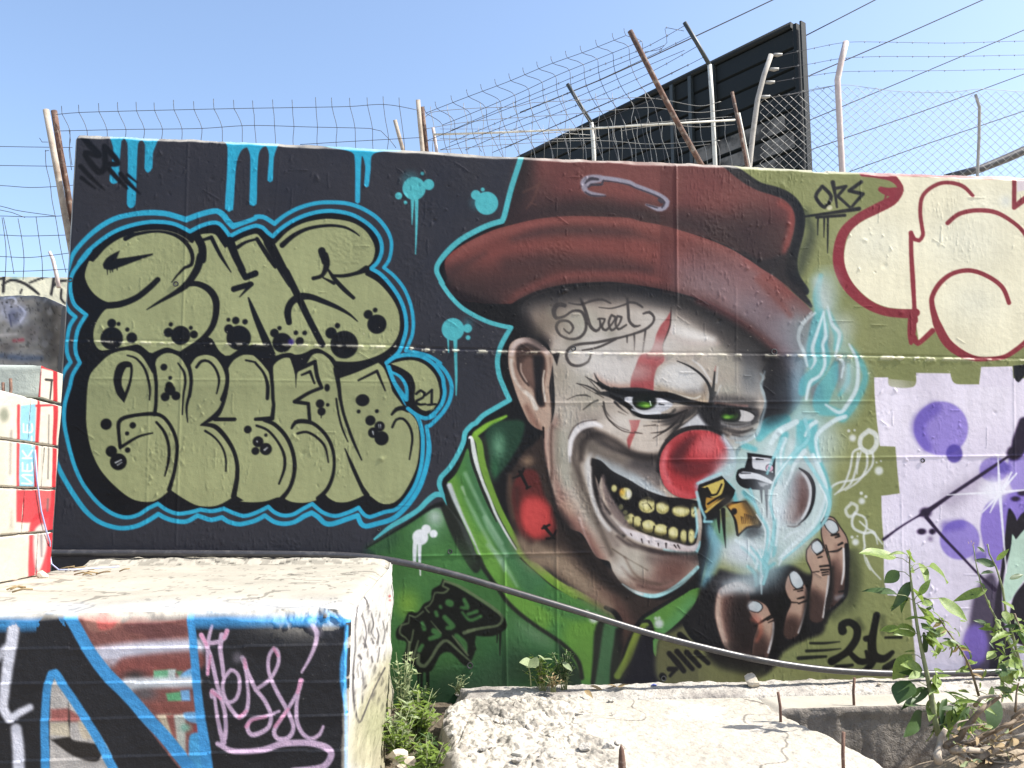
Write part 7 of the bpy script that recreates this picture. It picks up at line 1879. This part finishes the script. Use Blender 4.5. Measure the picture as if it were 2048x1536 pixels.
def build_shed():
    def cam_pt(px, py, depth):
        return CAM + ray(px, py) * depth
    A = cam_pt(1588, 58, 10.0)                          # near top corner
    Bp = cam_pt(1075, 306, 13.6)                        # where the roof line sinks behind the wall
    d = (Bp - A); d.z = 0
    d.normalize()
    n = Vector((d.y, -d.x, 0))
    if n.y > 0:
        n = -n
    Ln = 7.6
    slope = (Bp.z - A.z) / (Vector((Bp.x - A.x, Bp.y - A.y))).length
    root = empty('dark_hoarding', (A.x, A.y, -.7), 'tall dark clad hoarding behind the fences with a sloping top edge', 'hoarding')
    bh = .24
    zt = A.z
    k = 0
    z = zt
    while z > 1.4:
        stain = z < zt - .8
        # boards run level; the upper ends are cut along the roof edge
        L0 = 0.
        L1 = Ln
        a0, a1 = A + d * L0, A + d * L1
        za0 = z + slope * 0; za1 = z + slope * Ln
        vs = []
        for (q, zz) in ((a0, za0), (a1, za1)):
            for off, dz in ((0., 0.), (.035, -.02), (.03, -bh + .02), (.0, -bh)):
                vs.append((q.x + n.x * off, q.y + n.y * off, zz + dz))
        b = MB().add(vs, [(0, 4, 5, 1), (1, 5, 6, 2), (2, 6, 7, 3), (0, 1, 2, 3), (7, 6, 5, 4)])
        b.build('cladding_board', M['shed'], root)
        if stain and k % 1 == 0 and z > 1.6:
            c0, c1 = A + d * (.12 + .1 * math.sin(k * 2.3)), A + d * (1.35 + .25 * math.sin(k * 1.7))
            vs = []
            for q, l in ((c0, .12), (c1, 1.35)):
                for off, dz in ((.040, -.028), (.035, -bh + .03)):
                    vs.append((q.x + n.x * off, q.y + n.y * off, z + slope * l + dz))
            if z < zt - .95:
                MB().add(vs, [(0, 2, 3, 1)]).build('washed_panel', M['shed_stain'], root)
        z -= bh
        k += 1
    # core, roof trim, corner posts, vertical ribs
    core = []
    for q in (A - n * .02, A + d * Ln - n * .02):
        core += [(q.x, q.y, -.7), (q.x, q.y, zt - .02 + (slope * Ln if q is not None and (q - A).length > 1 else 0))]
    back = [(v[0] - n.x * .1, v[1] - n.y * .1, v[2]) for v in core]
    MB().add(core + back, [(0, 2, 3, 1), (4, 5, 7, 6), (1, 3, 7, 5), (0, 1, 5, 4), (2, 6, 7, 3)]).build('core', M['shed'], root)
    MB().tube([A + Vector((0, 0, .03)) + n * .03, A + d * Ln + Vector((0, 0, .03 + slope * Ln)) + n * .03], .05, 4).build('top_trim', M['shed'], root)
    e = -d
    for off, w in ((.05, .045), (.125, .022)):
        q = A + e * off + n * .02
        MB().box((q.x, q.y, (A.z - .7) / 2 + .02), (w, .09, A.z + .7), Matrix.Rotation(math.atan2(d.y, d.x), 3, 'Z')).build('corner_post', M['shed'], root)
    for px in (1387, 1352, 1432):
        s = None
        for t in np.linspace(0, Ln, 400):
            q = A + d * t
            X, _ = to_px(np.array([[q.x, q.y, A.z]]))
            if X[0] < px:
                s = t
                break
        q = A + d * s + n * .055
        h = A.z + slope * s
        MB().box((q.x, q.y, (h - .7) / 2), (.05, .05, h + .7), Matrix.Rotation(math.atan2(d.y, d.x), 3, 'Z')).build('rib', M['dark_metal'], root)
    # dark conduit rising past the right end of the wall top
    P = [at_y(x, yy, 1.3) for x, yy in ((1890, 355), (1960, 338), (2010, 318), (2060, 296), (2300, 200))]
    o = MB().tube(P, [.03, .036, .04, .042, .042], 10).build('black_conduit', M['hose'])
    tag(o, 'thick black conduit slanting up behind the chain link fence at the right edge', 'pipe')


build_left_fence(); build_corner_fence(); build_rising_fence(); build_rail_fence(); build_barbed_fence(); build_chain_link(); build_cables(); build_shed()
# ---------------------------------------------------------------- plants
def leaf_mesh(name, w=.36, fold=.25, droop=.35, wave=.05, n=9, seed=0):
    """pointed leaf along +x, length 1, folded at the midrib and drooping"""
    r = random.Random(seed)
    vs, fs = [], []
    for i in range(n):
        t = i / (n - 1)
        hw = w * .5 * (math.sin(math.pi * min(1, t * 1.0)**.8)**.9 if 0 < t < 1 else .02)
        z = -droop * t * t
        x = t * (1 - .12 * droop * t)
        for k, s in enumerate((-1, -.5, 0, .5, 1)):
            vs.append((x, s * hw, z + abs(s) * hw * fold + wave * w * math.sin(t * 9 + k * 1.7 + seed) * abs(s)))
    for i in range(n - 1):
        for k in range(4):
            a = i * 5 + k
            fs.append((a, a + 5, a + 6, a + 1))
    me = bpy.data.meshes.new(name)
    me.from_pydata(vs, [], fs)
    me.polygons.foreach_set('use_smooth', [True] * len(fs))
    return me


LEAVES = [leaf_mesh('leaf', w, f, d, .06, 9, i) for i, (w, f, d) in enumerate(((.30, .3, .35), (.36, .2, .2), (.25, .45, .55), (.33, .15, .1)))]
LM = {}
for key in ('leaf', 'leaf_dark', 'leaf_pale', 'leaf_dry'):
    LM[key] = []
    for me in LEAVES:
        c = me.copy(); c.materials.append(M[key]); LM[key].append(c)


def place_leaf(parent, base, tip, key='leaf', k=0, roll=0., name='leaf', wide=1.):
    d = tip - base
    L_ = d.length
    x = d.normalized()
    up = Vector((.35, -.62, .70))
    y = up.cross(x)
    y = y.normalized() if y.length > 1e-3 else Vector((0, 1, 0))
    z = x.cross(y)
    rot = Matrix((x, y, z)).transposed().to_4x4() @ Matrix.Rotation(roll, 4, 'X')
    o = link(name, LM[key][k % 4], None, parent)
    o.matrix_local = Matrix.Translation(base - wloc(parent)) @ rot @ Matrix.Diagonal((L_, L_ * wide, L_ * .8, 1))
    return o


def zq(x, y, dep):
    """sheet of the right-hand shrub (1700,1050, x3.16) at world plane y = dep"""
    return at_y(1700 + x / 3.161, 1050 + y / 3.161, dep)


def build_shrub():
    Yp = -1.05
    root = empty('wild_tobacco_shrub', zq(560, 1250, Yp), 'leafy green shrub with a tall pale stem in front of the lilac field', 'shrub')
    rs = random.Random(3)
    stem = [(560, 1330), (535, 1220), (515, 1090), (490, 960), (455, 800), (428, 660), (405, 500), (388, 370), (378, 280), (375, 150)]
    MB().tube([zq(x, y, Yp) for x, y in stem], [.017, .016, .015, .013, .011, .0095, .008, .0065, .005, .003], 8).build('stem', M['stem'], root)
    L1 = [((290, 205), (75, 142), 1, .9), ((312, 292), (212, 368), 1, 1.5), ((300, 440), (82, 372), 0, .9), ((378, 360), (305, 512), 2, .9), ((498, 262), (690, 328), 0, .9), ((440, 242), (515, 318), 2, .8), ((558, 462), (762, 592), 1, 1.), ((436, 445), (508, 342), 0, 1.), ((312, 655), (178, 652), 1, 1.2),
          ((388, 818), (272, 982), 1, 1.1), ((372, 985), (295, 1108), 1, 1.6), ((440, 1138), (355, 1120), 3, .8), ((475, 690), (482, 805), 1, 1.6), ((452, 1175), (362, 1345), 3, .8), ((532, 1250), (525, 1398), 0, .8), ((520, 1100), (510, 1230), 1, .9), ((375, 200), (372, 130), 0, .7), ((380, 215), (415, 205), 1, 1.2), ((385, 300), (425, 245), 0, .8), ((345, 180), (268, 158), 2, .7),
          ((460, 700), (545, 745), 0, .9), ((430, 580), (350, 588), 2, .8), ((400, 400), (470, 480), 3, .9)]
    b = MB()
    for (bx, by), (tx, ty), k, wd in L1:
        B_, T_ = zq(bx, by, Yp - rs.uniform(-.06, .08)), zq(tx, ty, Yp - rs.uniform(-.1, .14))
        place_leaf(root, B_, T_, 'leaf' if rs.random() < .8 else 'leaf_dark', k, rs.uniform(-.7, .7), wide=wd * rs.uniform(1.1, 1.4))
        sx = np.interp(by + 40, [p[1] for p in stem[::-1]], [p[0] for p in stem[::-1]])
        P0 = zq(sx, by + 40, Yp)
        if (P0 - B_).length < .28:
            b.tube([P0, (P0 + B_) / 2 + Vector((0, 0, .012)), B_], .0022, 5)
    b.build('leaf_stalks', M['stem'], root)['kind'] = 'stuff'
    for i in range(34):
        y = rs.uniform(420, 1080)
        x = float(np.interp(y, [p[1] for p in stem[::-1]], [p[0] for p in stem[::-1]]))
        sd = rs.choice([-1, 1, 1])
        L_ = rs.uniform(50, 120)
        B_ = zq(x + sd * rs.uniform(15, 60), y - rs.uniform(0, 30), Yp + rs.uniform(-.1, .1))
        place_leaf(root, B_, zq(x + sd * (40 + L_), y + rs.uniform(-50, 60), Yp - rs.uniform(-.15, .15)), rs.choice(['leaf', 'leaf', 'leaf', 'leaf_dark']), i, rs.uniform(-.8, .8), wide=rs.uniform(.8, 1.2))
    # second, thin brown stem
    st2 = [(815, 1080), (780, 960), (742, 860), (700, 790), (650, 715), (600, 650), (562, 585)]
    MB().tube([zq(x, y, Yp + .1) for x, y in st2], [.008, .007, .0065, .006, .005, .004, .003], 7).build('stem', M['twig'], root)
    L2 = [((600, 640), (560, 525), 0, .7), ((595, 625), (455, 555), 2, .8), ((580, 600), (612, 578), 0, .8), ((585, 720), (725, 740), 0, .9), ((720, 745), (790, 840), 1, .9), ((655, 655), (722, 688), 0, .7), ((575, 745), (545, 830), 1, .9), ((640, 770), (650, 860), 0, .8), ((500, 520), (545, 512), 2, .7), ((610, 770), (580, 830), 2, .8), ((480, 545), (520, 505), 1, .8), ((700, 610), (740, 600), 3, .8)]
    for (bx, by), (tx, ty), k, wd in L2:
        place_leaf(root, zq(bx, by, Yp + .1), zq(tx, ty, Yp + rs.uniform(0, .2)), 'leaf' if rs.random() < .6 else 'leaf_dark', k, rs.uniform(-.8, .8), wide=wd)
    for i in range(26):
        y = rs.uniform(590, 1000)
        x = float(np.interp(y, [p[1] for p in st2[::-1]], [p[0] for p in st2[::-1]]))
        a = rs.uniform(-.5, 3.4)
        L_ = rs.uniform(50, 105)
        place_leaf(root, zq(x, y, Yp + .1), zq(x + L_ * math.cos(a), y + L_ * math.sin(a) * .7, Yp + rs.uniform(0, .2)), rs.choice(['leaf', 'leaf', 'leaf', 'leaf_dry']), i, rs.uniform(-.8, .8), wide=rs.uniform(.7, 1.1))
    # basal growth
    for i in range(64):
        x, y = rs.uniform(560, 800), rs.uniform(1040, 1300)
        a = rs.choice([rs.uniform(-.4, .5), rs.uniform(.2, 1.4), rs.uniform(1.6, 2.6)])
        L_ = rs.uniform(70, 150)
        dep = Yp + rs.uniform(-.15, .3)
        place_leaf(root, zq(x, y, dep), zq(x + L_ * math.cos(a), y + L_ * math.sin(a) * .9, dep - rs.uniform(-.05, .12)), rs.choice(['leaf', 'leaf', 'leaf', 'leaf', 'leaf_dark']), i, rs.uniform(-.9, .9), wide=rs.uniform(.7, 1.1))


def build_right_bush():
    Yp = -.85
    root = empty('leafy_bush', zq(1060, 1150, Yp), 'dense many-stemmed green bush at the right edge in front of the black paint', 'bush')
    rs = random.Random(9)
    stems = [[(1120, 1000), (1080, 880), (1010, 750), (950, 640), (880, 510), (835, 400), (800, 260), (780, 130)], [(1080, 900), (1030, 700), (985, 540), (965, 400), (925, 270), (880, 180), (870, 120)], [(1180, 1100), (1130, 850), (1080, 680), (1040, 560)], [(1200, 1150), (1180, 900), (1150, 700), (1120, 520)], [(980, 1080), (960, 960), (1010, 850)]]
    for s in stems:
        MB().tube([zq(x, y, Yp) for x, y in s], [max(.0022, .009 - .0009 * i) for i in range(len(s))], 7).build('stem', M['stem'] if s is not stems[2] else M['twig'], root)
    L1 = [((868, 405), (668, 468), 0, .9), ((785, 440), (690, 440), 2, .7), ((918, 255), (798, 215), 1, 1.1), ((908, 298), (832, 288), 0, 1.2), ((925, 225), (1002, 152), 0, 1.), ((1008, 345), (1102, 300), 1, .9), ((905, 665), (802, 640), 0, 1.1), ((850, 170), (808, 135), 1, 1.), ((850, 400), (820, 320), 2, .8), ((960, 480), (1045, 520), 1, 1.2), ((980, 540), (1000, 610), 1, 1.6), ((920, 600), (960, 650), 1, 1.6), ((935, 700), (850, 590), 2, .7), ((880, 520), (905, 470), 0, .8), ((1060, 700), (1150, 680), 0, 1.)]
    for (bx, by), (tx, ty), k, wd in L1:
        place_leaf(root, zq(bx, by, Yp), zq(tx, ty, Yp - rs.uniform(-.1, .12)), rs.choice(['leaf', 'leaf', 'leaf_dark']), k, rs.uniform(-.7, .7), wide=wd)
    for x, y in ((752, 108), (766, 100), (782, 112), (775, 122), (868, 122), (874, 130)):
        place_leaf(root, zq(x, y + 12, Yp), zq(x + rs.uniform(-6, 6), y - 6, Yp), 'leaf_dry', 0, 0, 'flower_bud', 1.2)
    for i in range(115):
        t = rs.random()
        x, y = rs.gauss(1010, 90), rs.uniform(560, 1080)
        if x < 820:
            continue
        a = rs.uniform(-.6, 3.6)
        L_ = rs.uniform(45, 115)
        dep = Yp + rs.uniform(-.2, .25)
        place_leaf(root, zq(x, y, dep), zq(x + L_ * math.cos(a), y + L_ * math.sin(a) * .8, dep - rs.uniform(-.08, .12)), rs.choice(['leaf', 'leaf', 'leaf', 'leaf_dark']), i, rs.uniform(-1., 1.), wide=rs.uniform(.7, 1.1))
    place_leaf(root, zq(920, 1085, Yp - .2), zq(900, 1310, Yp - .3), 'leaf_dark', 1, .2, 'leaf', 1.25)
    for (bx, by), (tx, ty) in (((850, 1280), (910, 1270)), ((870, 1290), (830, 1300)), ((920, 1440), (960, 1410))):
        place_leaf(root, zq(bx, by, Yp - .3), zq(tx, ty, Yp - .3), 'leaf', 1, .2, 'leaf', 1.4)


def build_mound():
    """dirt mound and bare roots at the lower right"""
    c = at_z(2010, 1500, -.1)
    n = 70
    X, Y = np.meshgrid(np.linspace(-.95, .95, n), np.linspace(-.8, .8, n))
    Rr = np.sqrt((X / .95)**2 + (Y / .8)**2)
    Z = .30 * np.clip(1 - Rr**1.6, 0, 1) + .07 * fbm(X, Y, 3, 5, 3.5) * np.clip(1.2 - Rr, 0, 1) - .42
    P = np.stack([X + c.x + .30, Y + c.y + .05, Z], -1)
    o = link('dirt_mound', np_mesh('dirt_mound', P.reshape(-1, 3), grid_faces(n, n)[:, ::-1]), M['dirt'])
    tag(o, kind='structure')
    Yp = -1.25
    root = empty('gnarled_roots', zq(900, 1400, Yp), 'bare gnarled roots and branches tangled at the foot of the right bush', 'roots')
    rs = random.Random(5)
    for pts, r0, m in (([(600, 1400), (700, 1330), (800, 1190), (900, 1120), (960, 1080)], .026, 'twig'), ([(700, 1460), (820, 1460), (950, 1400), (1100, 1330), (1250, 1290)], .03, 'wood'), ([(640, 1430), (760, 1420), (900, 1440), (1000, 1420), (1180, 1350)], .022, 'wood'), ([(750, 1400), (850, 1330), (960, 1280), (1100, 1200)], .02, 'twig'),
                       ([(1010, 1320), (1030, 1220), (1080, 1170), (1160, 1150)], .014, 'twig'), ([(560, 1500), (560, 1400), (600, 1290)], .03, 'wood'), ([(790, 1140), (830, 1090), (930, 1080)], .016, 'wood'), ([(1040, 1180), (1050, 1060), (1060, 1000)], .008, 'twig'), ([(820, 1500), (960, 1480), (1120, 1440)], .016, 'twig')):
        P = [zq(x + rs.uniform(-8, 8), y, Yp + rs.uniform(-.06, .1)) for x, y, _ in smooth(np.array([(a, b_, 0) for a, b_ in pts], np.float32), False, 45)]
        MB().tube(P, [r0 * .72 * (1 - .5 * i / len(P)) * rs.uniform(.8, 1.2) for i in range(len(P))], 8).build('root', M[m], root)
    for i in range(22):
        x, y = rs.uniform(620, 1050), rs.uniform(1240, 1480)
        a = rs.uniform(-.9, .6)
        L_ = rs.uniform(90, 260)
        P = [zq(x + L_ * t * math.cos(a) + 14 * math.sin(t * 5 + i), y + L_ * t * math.sin(a) + 10 * math.cos(t * 6 + i), Yp + rs.uniform(-.05, .05)) for t in (0, .33, .66, 1)]
        MB().tube(P, [.0055, .005, .004, .002], 6).build('twig', M[('twig', 'wood', 'leaf_dry')[i % 3]], root)
    for i in range(26):
        x, y = rs.uniform(640, 1090), rs.uniform(1270, 1500)
        place_leaf(root, zq(x, y, Yp - .05), zq(x + rs.uniform(-50, 50), y + rs.uniform(-20, 50), Yp - .1), rs.choice(['leaf_dry', 'leaf_dry', 'leaf_pale']), i, rs.uniform(-1, 1), 'dead_leaf', rs.uniform(.8, 1.4))


def weed(name, label, px, py, yplane, h, spread, n, key, rs, lsize=.05, group=None, droop=True):
    base = at_y(px, py, yplane)
    root = empty(name, base, label, 'weed', group)
    b, f = MB(), MB()
    for i in range(n):
        a = rs.uniform(0, 2 * math.pi)
        r = spread * rs.random()**.7
        hh = h * rs.uniform(.45, 1.)
        top = base + Vector((r * math.cos(a), r * math.sin(a) * .6, hh))
        mid = base + Vector((r * .4 * math.cos(a), r * .25 * math.sin(a), hh * .55))
        b.tube([base + Vector((rs.uniform(-.02, .02), 0, -.02)), mid, top], [.003, .0024, .0012], 5)
        for j in range(rs.randint(7, 11)):
            t = rs.uniform(.15, 1.)
            q = mid.lerp(top, (t - .5) * 2) if t > .5 else base.lerp(mid, t * 2)
            an = rs.uniform(0, 6.28)
            L_ = lsize * rs.uniform(.5, 1.2)
            tip = q + Vector((math.cos(an) * L_, math.sin(an) * L_, L_ * rs.uniform(-.3, .7)))
            d = tip - q
            s = d.cross(Vector((rs.uniform(-.4, .4), rs.uniform(-.4, .4), 1))).normalized() * L_ * .2
            m1 = q.lerp(tip, .4)
            lift = Vector((0, 0, L_ * .08))
            f.add([q, m1 + s + lift, tip, m1 - s + lift, m1 - lift * .5], [(0, 4, 1), (1, 4, 2), (0, 3, 4), (4, 3, 2)], True)
    b.build('stems', M['stem'], root)
    o = f.build('foliage', M[key], root); o['kind'] = 'stuff'
    return root


def build_weeds():
    rs = random.Random(12)
    weed('tall_weed', 'tall pale weed growing between the plinth end and the jacket tag', 805, 1460, -.35, .46, .09, 16, 'leaf_pale', rs, .06)
    weed('bushy_weed', 'bushy dark weed at the left edge of the rubbly slab', 838, 1490, -.45, .32, .19, 36, 'leaf', rs, .06)
    weed('low_weed', 'low green weed in the gap beside the plinth corner', 800, 1530, -.8, .26, .14, 20, 'leaf', rs, .06)
    weed('spreading_weed', 'spreading weed in the trench below the bushy dark weed', 862, 1540, -.75, .20, .16, 18, 'leaf_dark', rs, .05)
    weed('rank_weed', 'rank green weed filling the trench nearest the camera beside the slab', 850, 1600, -1.2, .30, .16, 22, 'leaf', rs, .065)
    weed('shade_weed', 'dark weed low against the wall foot behind the bushy dark weed', 850, 1420, -.12, .16, .14, 18, 'leaf_dark', rs, .045)
    weed('pale_weed', 'pale broad weed leaning out of the gap by the plinth side', 795, 1500, -.6, .24, .10, 14, 'leaf_pale', rs, .08)
    weed('small_weed', 'small weed cluster at the wall foot beneath the green collar', 1085, 1375, -.10, .20, .13, 20, 'leaf', rs, .045)
    weed('seedling_weed', 'slender weed against the vertical wall seam left of the collar point', 1128, 1374, -.08, .24, .08, 14, 'leaf_dark', rs, .045)
    weed('straw_weed', 'yellowing weed tuft at the wall foot right of the big grey leaf', 1105, 1378, -.16, .10, .09, 10, 'leaf_dry', rs, .03)
    weed('grass_tuft', 'sparse dry tuft low in the corner below the tag', 915, 1382, -.10, .11, .10, 8, 'leaf_pale', rs, .025)
    base = at_y(1062, 1372, -.14)
    root = empty('broadleaf_weed', base, 'weed with one big pale grey leaf at the wall foot', 'weed')
    MB().tube([base, at_y(1060, 1345, -.14), at_y(1056, 1330, -.15)], .0035, 6).build('stem', M['stem'], root)
    place_leaf(root, at_y(1056, 1322, -.14), at_y(1036, 1352, -.26) + Vector((.12, -.02, .07)), 'leaf_pale', 3, .9, wide=1.9)
    place_leaf(root, at_y(1075, 1328, -.14), at_y(1040, 1322, -.20), 'leaf_pale', 3, .2, wide=2.0)
    place_leaf(root, at_y(1085, 1318, -.14), at_y(1105, 1316, -.18), 'leaf_pale', 1, -.4, wide=1.6)
    place_leaf(root, at_y(1092, 1325, -.14), at_y(1082, 1306, -.18), 'leaf_pale', 0, .4, wide=1.4)
    place_leaf(root, at_y(1125, 1325, -.12), at_y(1145, 1338, -.18), 'leaf_pale', 0, .4, wide=1.4)
    for i, (x, y) in enumerate(((1180, 1372), (1195, 1366), (1215, 1370), (1235, 1374), (1170, 1380))):
        p = at_z(x, y, .03)
        o = link('dead_leaf', LM['leaf_dry'][i % 4], None, None, (p.x, p.y, .028))
        o.rotation_euler = (rs.uniform(-.5, .5), rs.uniform(-.6, .2), rs.uniform(0, 6)); o.scale = (.09, .11, .09)
        tag(o, 'curled brown dead leaf in the litter at the wall foot below the right collar', 'leaf', 'dead leaves at the wall foot')
    # stones at the bottom of the gap
    for i, (x, y, s) in enumerate(((795, 1510, .06), (812, 1525, .08), (800, 1545, .07))):
        p = at_y(x, y, -.9)
        rock('stone', p, (s, s * .9, s * .7), 60 + i, 'stone', ('pale stone in the weedy gap, uppermost of three', 'pale stone in the weedy gap, largest of three', 'pale stone in the weedy gap, lowest of three')[i])


build_shrub(); build_right_bush(); build_mound(); build_weeds()
